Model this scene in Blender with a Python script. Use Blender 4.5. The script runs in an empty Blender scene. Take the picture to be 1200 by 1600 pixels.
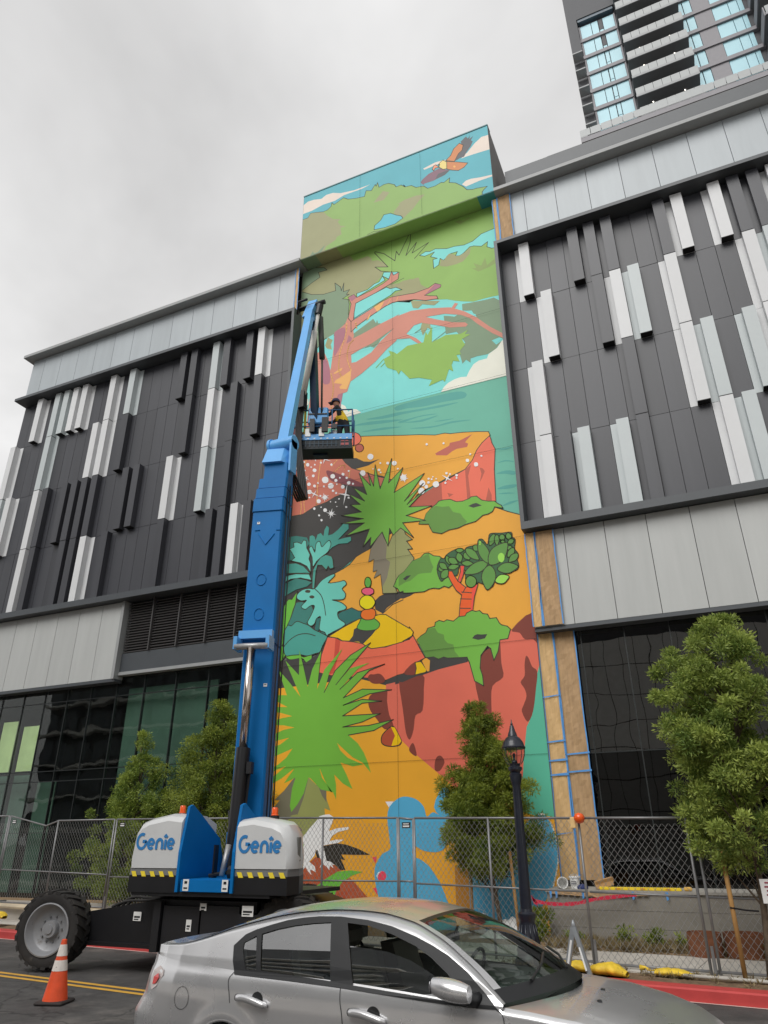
import bpy, bmesh, math, random
import numpy as np
from mathutils import Vector, Matrix
from mathutils.geometry import tessellate_polygon
SC = bpy.context.scene
COL = SC.collection
R = math.radians
random.seed(11); RNG = np.random.default_rng(5)

# ------------------------------------------------------------------ camera
cam = bpy.data.cameras.new('camera'); camo = bpy.data.objects.new('camera', cam); COL.objects.link(camo)
def cam_axes(pitch, roll, yaw):
    f = Vector((-math.sin(yaw)*math.cos(pitch), math.cos(yaw)*math.cos(pitch), math.sin(pitch)))
    r = Vector((math.cos(yaw), math.sin(yaw), 0)); u = r.cross(f)
    r2 = math.cos(roll)*r + math.sin(roll)*u; u2 = -math.sin(roll)*r + math.cos(roll)*u
    return r2, u2, f
r_, u_, f_ = cam_axes(R(25.215), R(-.32), R(24.0))
camo.matrix_world = Matrix(((r_.x, u_.x, -f_.x, 0), (r_.y, u_.y, -f_.y, 0), (r_.z, u_.z, -f_.z, 1.85), (0, 0, 0, 1)))
cam.sensor_fit = 'VERTICAL'; cam.sensor_height = 36; cam.sensor_width = 27; cam.lens = 1101.5/1600*36
cam.clip_start = .05; cam.clip_end = 2000
SC.camera = camo

# ------------------------------------------------------------------ sky, sun, exposure
SUN_EL, SUN_AZ = 44.0, 190.0      # azimuth of the sun, clockwise from +Y
w = bpy.data.worlds.new('World'); SC.world = w; w.use_nodes = True
nt = w.node_tree; nt.nodes.clear()
def N(t, **k):
    n = nt.nodes.new(t)
    for a, b in k.items(): setattr(n, a, b)
    return n
sky = N('ShaderNodeTexSky', sky_type='NISHITA'); sky.sun_disc = False
sky.sun_elevation = R(SUN_EL); sky.sun_rotation = R(SUN_AZ); sky.air_density = 1.0; sky.dust_density = 3.0
hsv = N('ShaderNodeHueSaturation'); hsv.inputs['Saturation'].default_value = .25
tc = N('ShaderNodeTexCoord'); mp = N('ShaderNodeMapping'); mp.inputs['Scale'].default_value = (1.0, 1.0, 1.9); mp.inputs['Location'].default_value = (-7.08, 3.65, 2.74)
no = N('ShaderNodeTexNoise'); no.inputs['Scale'].default_value = 1.15; no.inputs['Detail'].default_value = 6; no.inputs['Roughness'].default_value = .52; no.inputs['Distortion'].default_value = .35
cr = N('ShaderNodeValToRGB')
cr.color_ramp.elements[0].position = .36; cr.color_ramp.elements[0].color = (4.15, 4.12, 4.11, 1)
cr.color_ramp.elements[1].position = .62; cr.color_ramp.elements[1].color = (6.5, 6.47, 6.45, 1)
mx = N('ShaderNodeMixRGB'); mx.inputs[0].default_value = .95
bg = N('ShaderNodeBackground'); bg.inputs[1].default_value = .1
out = N('ShaderNodeOutputWorld')
L = nt.links.new
L(sky.outputs[0], hsv.inputs['Color']); L(tc.outputs['Generated'], mp.inputs[0]); L(mp.outputs[0], no.inputs['Vector']); L(no.outputs[0], cr.inputs[0])
L(hsv.outputs[0], mx.inputs[1]); L(cr.outputs[0], mx.inputs[2]); L(mx.outputs[0], bg.inputs[0]); L(bg.outputs[0], out.inputs[0])
sl = bpy.data.lights.new('sun', 'SUN'); so = bpy.data.objects.new('sun', sl); COL.objects.link(so)
sl.energy = 1.5; sl.angle = R(42); sl.color = (1, .985, .96)
az = R(SUN_AZ); el = R(SUN_EL)
so.rotation_euler = Vector((math.sin(az)*math.cos(el), math.cos(az)*math.cos(el), math.sin(el))).to_track_quat('Z', 'Y').to_euler()
vs = SC.view_settings; vs.view_transform = 'Standard'; vs.look = 'None'; vs.exposure = .58; vs.gamma = 1; vs.use_curve_mapping = False

# ------------------------------------------------------------------ helpers
def lin(c): return tuple((x/255/12.92 if x/255 < .04045 else ((x/255+.055)/1.055)**2.4) for x in c)
MATS = {}
def mat(name, col, rough=.6, metal=0, var=.12, scale=3.0, bump=0, bscale=40, coat=0, spec=.5, randv=0, detail=4, stretch=None, dirt=None):
    """procedural surface: base colour broken up by noise, optional bump, per-object tone"""
    if name in MATS: return MATS[name]
    m = bpy.data.materials.new(name); m.use_nodes = True; t = m.node_tree; b = t.nodes['Principled BSDF']
    if max(col) > 1: col = lin(col)
    tcn = t.nodes.new('ShaderNodeTexCoord'); g = t.nodes.new('ShaderNodeNewGeometry')
    n = t.nodes.new('ShaderNodeTexNoise'); n.inputs['Scale'].default_value = scale; n.inputs['Detail'].default_value = detail; n.inputs['Roughness'].default_value = .6
    vec = g.outputs['Position']
    if stretch:
        mpn = t.nodes.new('ShaderNodeMapping'); mpn.inputs['Scale'].default_value = stretch; t.links.new(vec, mpn.inputs[0]); vec = mpn.outputs[0]
    t.links.new(vec, n.inputs['Vector'])
    mr = t.nodes.new('ShaderNodeMapRange'); mr.inputs[1].default_value = .3; mr.inputs[2].default_value = .7
    mr.inputs[3].default_value = 1-var; mr.inputs[4].default_value = 1+var
    t.links.new(n.outputs[0], mr.inputs[0]); val = mr.outputs[0]
    if randv:
        oi = t.nodes.new('ShaderNodeObjectInfo'); m2 = t.nodes.new('ShaderNodeMapRange'); m2.inputs[3].default_value = 1-randv; m2.inputs[4].default_value = 1+randv
        t.links.new(oi.outputs['Random'], m2.inputs[0]); mu = t.nodes.new('ShaderNodeMath'); mu.operation = 'MULTIPLY'
        t.links.new(val, mu.inputs[0]); t.links.new(m2.outputs[0], mu.inputs[1]); val = mu.outputs[0]
    vm = t.nodes.new('ShaderNodeVectorMath'); vm.operation = 'SCALE'; vm.inputs[0].default_value = col[:3]; t.links.new(val, vm.inputs['Scale'])
    cout = vm.outputs[0]
    if dirt:
        dn = t.nodes.new('ShaderNodeTexNoise'); dn.inputs['Scale'].default_value = dirt[1]; dn.inputs['Detail'].default_value = 8; dn.inputs['Roughness'].default_value = .7
        t.links.new(g.outputs['Position'], dn.inputs['Vector'])
        dr = t.nodes.new('ShaderNodeMapRange'); dr.inputs[1].default_value = dirt[2]; dr.inputs[2].default_value = dirt[2]+.14
        t.links.new(dn.outputs[0], dr.inputs[0]); dm = t.nodes.new('ShaderNodeMixRGB'); dm.inputs[2].default_value = lin(dirt[0])+(1,)
        t.links.new(dr.outputs[0], dm.inputs[0]); t.links.new(cout, dm.inputs[1]); cout = dm.outputs[0]
    t.links.new(cout, b.inputs['Base Color'])
    b.inputs['Roughness'].default_value = rough; b.inputs['Metallic'].default_value = metal; b.inputs['Coat Weight'].default_value = coat
    b.inputs['Coat Roughness'].default_value = .06; b.inputs['Specular IOR Level'].default_value = spec
    if bump:
        bn = t.nodes.new('ShaderNodeTexNoise'); bn.inputs['Scale'].default_value = bscale; bn.inputs['Detail'].default_value = 5
        t.links.new(vec, bn.inputs['Vector']); bp = t.nodes.new('ShaderNodeBump'); bp.inputs['Strength'].default_value = bump; bp.inputs['Distance'].default_value = .02
        t.links.new(bn.outputs[0], bp.inputs['Height']); t.links.new(bp.outputs[0], b.inputs['Normal'])
    MATS[name] = m; return m
def glass(name, tint, rough=.01, wav=0, wscale=1.2, ior=1.5, boost=1.0, base=0):
    m = bpy.data.materials.new(name); m.use_nodes = True; t = m.node_tree; t.nodes.clear()
    tr = t.nodes.new('ShaderNodeBsdfTransparent'); tr.inputs[0].default_value = tint+(1,)
    gl = t.nodes.new('ShaderNodeBsdfGlossy'); gl.inputs['Roughness'].default_value = rough; gl.inputs['Color'].default_value = (boost, boost, boost, 1)
    fr = t.nodes.new('ShaderNodeFresnel'); fr.inputs['IOR'].default_value = ior
    bf = t.nodes.new('ShaderNodeNewGeometry'); io = t.nodes.new('ShaderNodeMapRange'); io.inputs[3].default_value = ior; io.inputs[4].default_value = 1/ior; t.links.new(bf.outputs['Backfacing'], io.inputs[0]); t.links.new(io.outputs[0], fr.inputs['IOR'])
    mx_ = t.nodes.new('ShaderNodeMixShader'); o = t.nodes.new('ShaderNodeOutputMaterial')
    if wav:
        g = t.nodes.new('ShaderNodeNewGeometry'); n = t.nodes.new('ShaderNodeTexNoise'); n.inputs['Scale'].default_value = wscale; n.inputs['Detail'].default_value = 1.5
        bp = t.nodes.new('ShaderNodeBump'); bp.inputs['Strength'].default_value = wav; bp.inputs['Distance'].default_value = .02
        t.links.new(g.outputs['Position'], n.inputs['Vector']); t.links.new(n.outputs[0], bp.inputs['Height']); t.links.new(bp.outputs[0], gl.inputs['Normal'])
    ad = t.nodes.new('ShaderNodeMath'); ad.operation = 'ADD'; ad.use_clamp = True; ad.inputs[1].default_value = base; t.links.new(fr.outputs[0], ad.inputs[0])
    t.links.new(ad.outputs[0], mx_.inputs[0]); t.links.new(tr.outputs[0], mx_.inputs[1]); t.links.new(gl.outputs[0], mx_.inputs[2]); t.links.new(mx_.outputs[0], o.inputs[0])
    MATS[name] = m; return m
def lamp_mat(name, col, e):
    m = bpy.data.materials.new(name); m.use_nodes = True; b = m.node_tree.nodes['Principled BSDF']
    b.inputs['Base Color'].default_value = col+(1,); b.inputs['Emission Color'].default_value = col+(1,); b.inputs['Emission Strength'].default_value = e
    MATS[name] = m; return m

class MB:
    def __init__(s): s.v = []; s.f = []; s.m = []; s.xf = None
    def add(s, vs, fs, mi=0):
        o = len(s.v)
        if s.xf is not None: vs = [tuple(s.xf @ Vector(p)) for p in vs]
        s.v.extend(tuple(p) for p in vs); s.f.extend(tuple(i+o for i in f) for f in fs); s.m.extend([mi]*len(fs)); return s
    def box(s, c, d, rot=None, mi=0, taper=1.0):
        hx, hy, hz = d[0]/2, d[1]/2, d[2]/2
        vs = [Vector((sx*hx*(taper if sz > 0 else 1), sy*hy*(taper if sz > 0 else 1), sz*hz)) for sz in (-1, 1) for sy in (-1, 1) for sx in (-1, 1)]
        if rot is not None: vs = [rot @ p for p in vs]
        vs = [p+Vector(c) for p in vs]
        return s.add(vs, [(0, 2, 3, 1), (4, 5, 7, 6), (0, 1, 5, 4), (2, 6, 7, 3), (0, 4, 6, 2), (1, 3, 7, 5)], mi)
    def b2(s, lo, hi, mi=0):
        return s.box([(a+b)/2 for a, b in zip(lo, hi)], [b-a for a, b in zip(lo, hi)], None, mi)
    def bbox(s, lo, hi, r=.02, mi=0):
        "box with chamfered vertical and horizontal edges"
        x0, y0, z0 = lo; x1, y1, z1 = hi
        def ring(i, z): return [(x0+i+r, y0+i, z), (x1-i-r, y0+i, z), (x1-i, y0+i+r, z), (x1-i, y1-i-r, z), (x1-i-r, y1-i, z), (x0+i+r, y1-i, z), (x0+i, y1-i-r, z), (x0+i, y0+i+r, z)]
        rs = [ring(r, z0), ring(0, z0+r), ring(0, z1-r), ring(r, z1)]
        vs = sum(rs, []); fs = [tuple(range(7, -1, -1)), tuple(range(24, 32))]
        for k in range(3): fs += [(k*8+i, k*8+(i+1) % 8, k*8+8+(i+1) % 8, k*8+8+i) for i in range(8)]
        return s.add(vs, fs, mi)
    def tube(s, pts, r, n=8, mi=0, cap=True):
        pts = [Vector(p) for p in pts]; rs = r if isinstance(r, (list, tuple)) else [r]*len(pts)
        vs = []; fs = []; a = None
        for i, p in enumerate(pts):
            d = (pts[min(i+1, len(pts)-1)]-pts[max(i-1, 0)]).normalized()
            if a is None: a = d.orthogonal().normalized()
            a = (a-d*a.dot(d)).normalized(); b = d.cross(a)
            vs += [p+(a*math.cos(2*math.pi*k/n)+b*math.sin(2*math.pi*k/n))*rs[i] for k in range(n)]
        for i in range(len(pts)-1): fs += [(i*n+k, i*n+(k+1) % n, (i+1)*n+(k+1) % n, (i+1)*n+k) for k in range(n)]
        if cap: fs += [tuple(range(n-1, -1, -1)), tuple(range((len(pts)-1)*n, len(pts)*n))]
        return s.add(vs, fs, mi)
    def lathe(s, prof, c=(0, 0, 0), axis='z', n=24, mi=0):
        vs = []; fs = []
        for r, h in prof:
            for k in range(n):
                a = 2*math.pi*k/n; x, y = r*math.cos(a), r*math.sin(a)
                p = {'z': (x, y, h), 'y': (x, h, y), 'x': (h, x, y)}[axis]; vs.append((p[0]+c[0], p[1]+c[1], p[2]+c[2]))
        for i in range(len(prof)-1): fs += [(i*n+k, i*n+(k+1) % n, (i+1)*n+(k+1) % n, (i+1)*n+k) for k in range(n)]
        return s.add(vs, fs, mi)
    def prism(s, poly, d, mi=0):
        "poly: list of 3-D points in a plane, extruded by vector d"
        n = len(poly); d = Vector(d); vs = [Vector(p) for p in poly]; vs += [p+d for p in vs]
        tri = tessellate_polygon([vs[:n]])
        fs = [tuple(t) for t in tri]+[tuple(i+n for i in reversed(t)) for t in tri]+[(i, (i+1) % n, (i+1) % n+n, i+n) for i in range(n)]
        return s.add(vs, fs, mi)
    def sheet(s, poly, mi=0):
        vs = [Vector(p) for p in poly]
        return s.add(vs, [tuple(t) for t in tessellate_polygon([vs])], mi)
    def grid(s, rows, mi=0, flip=False):
        n = len(rows[0]); vs = sum([list(r) for r in rows], []); fs = []
        for i in range(len(rows)-1):
            for k in range(n-1):
                q = (i*n+k, i*n+k+1, (i+1)*n+k+1, (i+1)*n+k); fs.append(q[::-1] if flip else q)
        return s.add(vs, fs, mi)
ROOT = {}
def tag(o, label=None, cat=None, group=None, kind=None):
    if label: o['label'] = label
    if cat: o['category'] = cat
    if group: o['group'] = group
    if kind: o['kind'] = kind
    return o
def thing(name, loc, label, cat, group=None):
    o = bpy.data.objects.new(name, None); COL.objects.link(o); o.location = loc; o.empty_display_size = .2
    ROOT[o.name] = Vector(loc); return tag(o, label, cat, group)
def build(mb, name, mats, parent=None, smooth=False, label=None, kind=None, at=None, recalc=True):
    "one mesh object from world-space geometry; origin at the parent's root, or at `at`"
    org = ROOT[parent.name] if parent is not None else Vector(at or (0, 0, 0))
    me = bpy.data.meshes.new(name); me.from_pydata([tuple(Vector(p)-org) for p in mb.v], [], mb.f)
    for m in (mats if isinstance(mats, (list, tuple)) else [mats]): me.materials.append(m)
    me.polygons.foreach_set('material_index', mb.m)
    if recalc:
        bm = bmesh.new(); bm.from_mesh(me); bmesh.ops.recalc_face_normals(bm, faces=bm.faces); bm.to_mesh(me); bm.free()
    if smooth:
        me.polygons.foreach_set('use_smooth', [True]*len(me.polygons))
        if smooth is not True: me.set_sharp_from_angle(angle=R(smooth))
    o = bpy.data.objects.new(name, me); COL.objects.link(o)
    if parent is not None: o.parent = parent; ROOT[o.name] = org
    else: o.location = org; ROOT[o.name] = org
    return tag(o, label, None, None, kind)
UNIT = {}
def piece(name, lo, hi, m, parent):
    "a box-shaped piece; all pieces of one material share one unit mesh"
    k = m.name
    if k not in UNIT:
        me = bpy.data.meshes.new('piece_'+k); b = MB().box((0, 0, 0), (1, 1, 1)); me.from_pydata(b.v, [], b.f); me.materials.append(m); UNIT[k] = me
    o = bpy.data.objects.new(name, UNIT[k]); COL.objects.link(o); o.parent = parent
    c = Vector([(a+b)/2 for a, b in zip(lo, hi)]); o.location = c-ROOT[parent.name]; o.scale = [b-a for a, b in zip(lo, hi)]; return o
def copy_tree(o, delta, parent=None):
    c = o.copy(); COL.objects.link(c)
    if parent is None: c.location = o.location+Vector(delta); ROOT[c.name] = c.location.copy()
    else: c.parent = parent; ROOT[c.name] = ROOT[parent.name]
    for ch in o.children: copy_tree(ch, delta, c)
    return c
def smooth_pts(P, k=3, closed=True):
    n = len(P); o = []
    for i in range(n if closed else n-1):
        g = (lambda j: P[j % n]) if closed else (lambda j: P[min(max(j, 0), n-1)])
        p0, p1, p2, p3 = g(i-1), g(i), g(i+1), g(i+2)
        for j in range(k):
            t = j/k
            o.append(tuple(.5*((2*b)+(-a+c)*t+(2*a-5*b+4*c-d)*t*t+(-a+3*b-3*c+d)*t**3) for a, b, c, d in zip(p0, p1, p2, p3)))
    if not closed: o.append(tuple(P[-1]))
    return o
def hermite(xs, ys, x): return float(np.interp(x, xs, ys))

# ------------------------------------------------------------------ materials
asphalt = mat('asphalt', (78, 76, 75), .85, var=.32, scale=2.2, bump=.7, bscale=140, dirt=((108, 104, 100), .9, .52), detail=9)
_t = asphalt.node_tree; _b = _t.nodes['Principled BSDF']; _src = _b.inputs['Base Color'].links[0].from_socket
_g = _t.nodes.new('ShaderNodeNewGeometry'); _nz = _t.nodes.new('ShaderNodeTexNoise'); _nz.inputs['Scale'].default_value = 1.7; _nz.inputs['Detail'].default_value = 5
_ad = _t.nodes.new('ShaderNodeMixRGB'); _ad.blend_type = 'ADD'; _ad.inputs[0].default_value = .55; _vo = _t.nodes.new('ShaderNodeTexVoronoi'); _vo.feature = 'DISTANCE_TO_EDGE'; _vo.inputs['Scale'].default_value = .42
_mr = _t.nodes.new('ShaderNodeMapRange'); _mr.inputs[1].default_value = .0; _mr.inputs[2].default_value = .009; _mr.inputs[3].default_value = .42; _mr.inputs[4].default_value = 1.0
_vm = _t.nodes.new('ShaderNodeVectorMath'); _vm.operation = 'SCALE'
_t.links.new(_g.outputs['Position'], _nz.inputs['Vector']); _t.links.new(_g.outputs['Position'], _ad.inputs[1]); _t.links.new(_nz.outputs['Color'], _ad.inputs[2]); _t.links.new(_ad.outputs[0], _vo.inputs['Vector']); _t.links.new(_vo.outputs['Distance'], _mr.inputs[0])
_t.links.new(_src, _vm.inputs[0]); _t.links.new(_mr.outputs[0], _vm.inputs['Scale']); _t.links.new(_vm.outputs[0], _b.inputs['Base Color'])
concrete = mat('concrete', (196, 190, 181), .85, var=.1, scale=1.5, bump=.15, bscale=60, dirt=((150, 143, 134), 1.6, .6))
kerb_red = mat('kerb_red_paint', (190, 66, 64), .6, var=.1, scale=4, dirt=((140, 70, 66), 2.2, .62))
gutter = mat('gutter_concrete', (200, 184, 176), .85, var=.1)
soil = mat('soil', (120, 98, 76), .95, var=.35, scale=9, bump=.8, bscale=50)
mulch = mat('dry_mulch', (150, 124, 92), .95, var=.4, scale=14, bump=.9, bscale=60)
yellow_line = mat('yellow_road_paint', (214, 164, 62), .7, var=.15, scale=5, dirt=((120, 104, 80), 6, .6))
dark_panel = mat('charcoal_panel', (62, 63, 68), .40, var=.07, scale=1.4, randv=.13, stretch=(2.5, 2.5, .14), spec=.45, bump=.04, bscale=1.6)
light_panel = mat('white_panel', (210, 211, 212), .5, var=.03, scale=1, randv=.05)
silver_panel = mat('silver_panel', (186, 193, 194), .45, var=.03, scale=1, randv=.04)
fascia_m = mat('fascia_panel', (170, 177, 181), .40, var=.05, scale=1.6, randv=.04, stretch=(2, 2, .2), bump=.05, bscale=1.5)
fascia_low = mat('warm_grey_panel', (178, 180, 178), .45, var=.05, scale=1.6, randv=.035, stretch=(2, 2, .2), bump=.05, bscale=1.5)
frame_dark = mat('frame_metal', (70, 74, 78), .45, var=.05)
cornice_m = mat('cornice_metal', (150, 152, 152), .5, var=.05)
black_gap = mat('shadow_gap', (22, 22, 23), .8, var=.1)
louvre_m = mat('louvre_metal', (72, 70, 70), .5, var=.06)
glass_low = glass('curtain_glass_low', (.06, .065, .07), .01, .3, .8, 1.5)  # darkened glass stands in for the dark lower floors reflected in these panes
mullion_m = mat('mullion', (36, 41, 41), .4, var=.06)
glass_green = glass('curtain_glass_green', (.90, .95, .92), .01, .4, .9, 1.45)
glass_dark = glass('curtain_glass_dark', (.10, .11, .115), .01, .3, .8, 1.6, base=.07)
room_dark = mat('dim_room', (44, 46, 46), .9, var=.3, scale=.8)
room_green = mat('pale_green_board', (216, 230, 168), .8, var=.08)
room_teal = mat('dusty_green_sheet', (70, 96, 84), .8, var=.12, scale=2)
block_m = mat('concrete_wall', (136, 131, 122), .9, var=.12, scale=2.2, bump=.2, bscale=30, dirt=((108, 104, 96), 1.3, .6))
paper_m = mat('kraft_paper', (176, 144, 106), .75, var=.16, scale=5, stretch=(3, 3, .45), bump=.22, bscale=3)
paper_l = mat('masking_paper', (208, 172, 120), .7, var=.12, scale=6, stretch=(3, 3, .4), bump=.25, bscale=3)
tape_m = mat('blue_tape', (84, 150, 214), .6, var=.1, scale=8)
genie_blue = mat('machine_blue', (0, 108, 176), .5, var=.05, scale=2, coat=.0, spec=.25)
sky_blue = mat('boom_light_blue', (92, 166, 228), .4, var=.05, scale=2, coat=.2)
mach_grey = mat('cowl_white', (205, 206, 206), .4, var=.04, scale=1.5, coat=.25, dirt=((170, 168, 160), 1.4, .68))
mach_lgrey = mat('cowl_grey_band', (120, 121, 121), .5, var=.05)
mach_black = mat('machine_black', (24, 24, 27), .45, var=.15, scale=3)
rubber = mat('tyre_rubber', (44, 42, 41), .85, var=.25, scale=6, dirt=((92, 86, 78), 5, .6))
rim_m = mat('rim_grey', (150, 151, 154), .45, var=.08, metal=.2, dirt=((110, 104, 98), 4, .6))
steel = mat('galvanised_steel', (172, 172, 172), .45, var=.1, scale=10, metal=.55)
chrome = mat('chrome_rod', (200, 190, 182), .18, var=.03, metal=1)
orange_l = mat('amber_lens', (240, 90, 20), .25, var=.04, coat=.5)
white_m = mat('white_plastic', (232, 232, 230), .5, var=.05)
yel_m = mat('yellow_bag', (232, 196, 58), .6, var=.2, scale=9, bump=1.0, bscale=12, dirt=((170, 140, 60), 6, .62))
haz_y = mat('hazard_yellow', (240, 214, 60), .5, var=.05)
logo_blue = mat('logo_blue', (46, 124, 186), .5, var=.02)
black_iron = mat('black_iron', (26, 30, 42), .35, var=.2, scale=12, coat=.2)
wood_post = mat('lodgepole', (164, 124, 72), .8, var=.2, scale=8, stretch=(4, 4, .5))
bark = mat('bark', (88, 76, 62), .9, var=.3, scale=12, bump=.7, bscale=40)
rust = mat('corten_steel', (122, 76, 50), .8, var=.3, scale=6, bump=.2, bscale=30)
card_m = mat('cardboard', (188, 148, 100), .8, var=.08)
seam_m = None
# ------------------------------------------------------------------ street
SDL = math.hypot(1, .11)
def st(s, d, z=0.0):
    "street coordinates: s along the kerb (to the right), d from the kerb face towards the buildings"
    return Vector((s/SDL + d*.11/SDL, 11.40 - .11*s/SDL + d/SDL, z))
def strip(s0, s1, d0, d1, z, mi=0, n=1):
    m = MB()
    for i in range(n):
        a = s0+(s1-s0)*i/n; b = s0+(s1-s0)*(i+1)/n
        m.add([st(a, d0, z), st(b, d0, z), st(b, d1, z), st(a, d1, z)], [(0, 1, 2, 3)], mi)
    return m
g = MB().add([(-600, -600, -.05), (600, -600, -.05), (600, 600, -.05), (-600, 600, -.05)], [(0, 1, 2, 3)])
tag(build(g, 'ground', mat('ground_grey', (104, 102, 100), .95, var=.2, scale=.3)), kind='structure')
tag(build(strip(-150, 150, -9.3, -.05, 0), 'road', asphalt), kind='structure')
tag(build(strip(-150, 150, -.05, 0.0, .004), 'gutter', gutter), kind='structure')
lines = [tag(build(strip(-120, 120, d, d+.1, .004), 'lane_line', yellow_line), kind='structure') for d in (-3.10, -2.90)]
def kerb(d0, d1, m, s0, s1, inner):
    b = MB(); f = d0 if inner else d1
    pr = [(d0, -.02), (d0, .13), (d0+.02, .15), (d1, .15), (d1, -.02)] if inner else [(d0, -.02), (d0, .15), (d1-.02, .15), (d1, .13), (d1, -.02)]
    n = 60; rows = [[st(s0+(s1-s0)*i/n, d, z) for d, z in pr] for i in range(n+1)]
    return b.grid(rows)
tag(build(kerb(0, .30, kerb_red, -150, 150, True), 'kerb', kerb_red), kind='structure')
tag(build(kerb(-9.6, -9.3, gutter, -150, 150, False), 'kerb', gutter), kind='structure')
tag(build(strip(-150, 150, -13.5, -9.6, .15), 'sidewalk', concrete), kind='structure')
# parkway soil, slightly uneven
pk = MB(); n = 240
rows = []
for i in range(n+1):
    s = -60+120*i/n
    rows.append([st(s, d, .135+(.03*math.sin(s*2.3+d*9)+random.uniform(-.012, .02) if 0 < k < 6 else 0)) for k, d in enumerate((.30, .42, .54, .66, .78, .88, .98))])
tag(build(pk.grid(rows), 'parkway_soil', soil, smooth=True), kind='structure')
# sidewalk slabs: each slab its own piece of the structure
sw = bpy.data.objects.new('sidewalk', None); COL.objects.link(sw); ROOT[sw.name] = Vector((0, 0, 0)); tag(sw, kind='structure')
for i in range(-22, 14):
    for j in range(2):
        s0 = i*1.0; d0 = .98+j*1.0
        m = MB(); q = [st(s0+.006, d0+.006, .0), st(s0+.994, d0+.006, .0), st(s0+.994, d0+.994, .0), st(s0+.006, d0+.994, .0)]
        h = .148+random.uniform(-.003, .003)
        m.prism([(p.x, p.y, .0) for p in q], (0, 0, h)); build(m, 'slab', concrete, sw)
tag(build(strip(-60, 60, .97, 2.99, .06), 'sidewalk_bed', black_gap), kind='structure')
bedrows = []
for i in range(201):
    s = -60+100*i/200
    p0 = st(s, 2.98); row = []
    for k in range(7):
        y = p0.y+(16.7-p0.y)*k/6
        row.append((p0.x, y, .15+(random.uniform(-.02, .05) if 0 < k < 6 else 0)))
    bedrows.append(row)
tag(build(MB().grid(bedrows), 'planting_bed', mulch, smooth=True), kind='structure')

# ------------------------------------------------------------------ the two clad wings
ZR = [9.22, 11.72, 14.15, 16.55, 18.62]; MW = .4905
def wing(name, x0, ncol, rows, fin_left, label, xa, xb):
    root = thing(name, (min(max((xa+xb)/2, -40), 40), 17.2, 0), label, 'building', 'wings either side of the mural')
    core = MB().b2((xa, 16.9, 6.6), (xb, 34, 21.2)); build(core, 'wall', black_gap, root)
    for r, row in enumerate(rows):
        z1 = ZR[4-r]; z0 = ZR[3-r]
        for c, k in enumerate(row):
            a = x0+MW*c; b = a+MW
            g_ = .006
            mt = {'D': dark_panel, 'F': dark_panel, 'L': light_panel, 'S': silver_panel}[k]
            dy = random.uniform(-.004, .004); piece('panel', (a+g_, 16.75+dy, z0+g_), (b-g_, 16.86, z1-g_), mt, root)
            if k != 'D':
                if fin_left: fa, fb = a+.01, a+MW*.60
                else: fa, fb = a+MW*.36, b-.01
                piece('fin', (fa, 16.53+dy, z0+g_+.014), (fb, 16.749+dy, z1-g_), mt, root); piece('fin_bottom_shade', (fa+.002, 16.533+dy, z0+g_-.002), (fb-.002, 16.748+dy, z0+g_+.013), black_gap, root)  # thin black plate paints in the shade under each fin
    return root
Lrows = ['DDLDSSLLDDLDSDDDDFFDSFDFLDD', 'LDDDSDDDDLLDFDDDDDFDLDFDFDD', 'LLDDLFDFFFFDDFFDDDDLDDSDFDDDD'[:27], 'DDDDLFDDFFLDFDDDDFDDDFFLFDD']
Lrows[2] = list('D'*27)
for i, k in {0: 'S', 1: 'L', 4: 'L', 5: 'F', 7: 'F', 8: 'F', 9: 'F', 10: 'F', 13: 'F', 14: 'F', 17: 'L', 20: 'S', 22: 'F', 25: 'D'}.items(): Lrows[2][i] = k
lw = wing('clad_wing', -24.02, 27, Lrows, True, 'charcoal clad wing with scattered white fins left of the mural, louvres and glass below', -24.02, -10.72)
Rrows = ['DLDDFFFDDFLDLFFLDSLFDD', 'DDLDDFLSDLDDDLSDLDDFLD', 'DSDDDDFDDLSDLSDDFLSDLD', 'DLFSDSFDDDLSDDLDLFDDSD']
Rrows[2] = 'DLDDDDFDDLSDSLDDFLSDLD'
rw = wing('clad_wing', -3.44, 22, Rrows, False, 'charcoal clad wing with white fins right of the mural, below the distant glazed tower', -3.44, 7.35)
def frame(root, xa, xb, endL, endR):
    m = MB().b2((xa, 16.25, 9.0), (xb, 16.89, 9.2)); build(m, 'frame_sill', frame_dark, root)
    m = MB().b2((xa, 16.25, 18.66), (xb, 16.89, 18.78)); build(m, 'frame_head', frame_dark, root)
    if endL: build(MB().b2((xa, 16.25, 9.202), (xa+.1, 16.89, 18.658)), 'frame_jamb', frame_dark, root)
    if endR: build(MB().b2((xb-.1, 16.25, 9.202), (xb, 16.89, 18.658)), 'frame_jamb', frame_dark, root)
frame(lw, -24.12, -10.6, False, True); frame(rw, -3.46, 7.35, True, False)
# upper fascia panels and cornice
def fascia(root, xa, xb, first, lo, hi, y, m, name='fascia_panel'):
    xs = [xa]; x = first
    while x < xb-.05:
        if x > xa+.05: xs.append(x)
        x += .975
    xs.append(xb)
    for a, b in zip(xs, xs[1:]): piece(name, (a+.007, y, lo), (b-.007, y+.12, hi), m, root)
fascia(lw, -23.85, -10.72, -23.15, 18.79, 20.78, 16.5, fascia_m); fascia(rw, -3.30, 7.35, -2.42, 18.79, 20.78, 16.5, fascia_m)
for r_w, a, b in ((lw, -24.1, -10.47), (rw, -3.28, 7.35)):
    build(MB().b2((a, 16.15, 20.80), (b, 16.9, 20.93)).b2((a, 16.35, 20.931), (b, 16.9, 21.06)), 'cornice', cornice_m, r_w)
build(MB().b2((-3.0, 16.9, 21.0), (7.35, 17.3, 22.35)), 'roof_parapet', frame_dark, rw)
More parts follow.
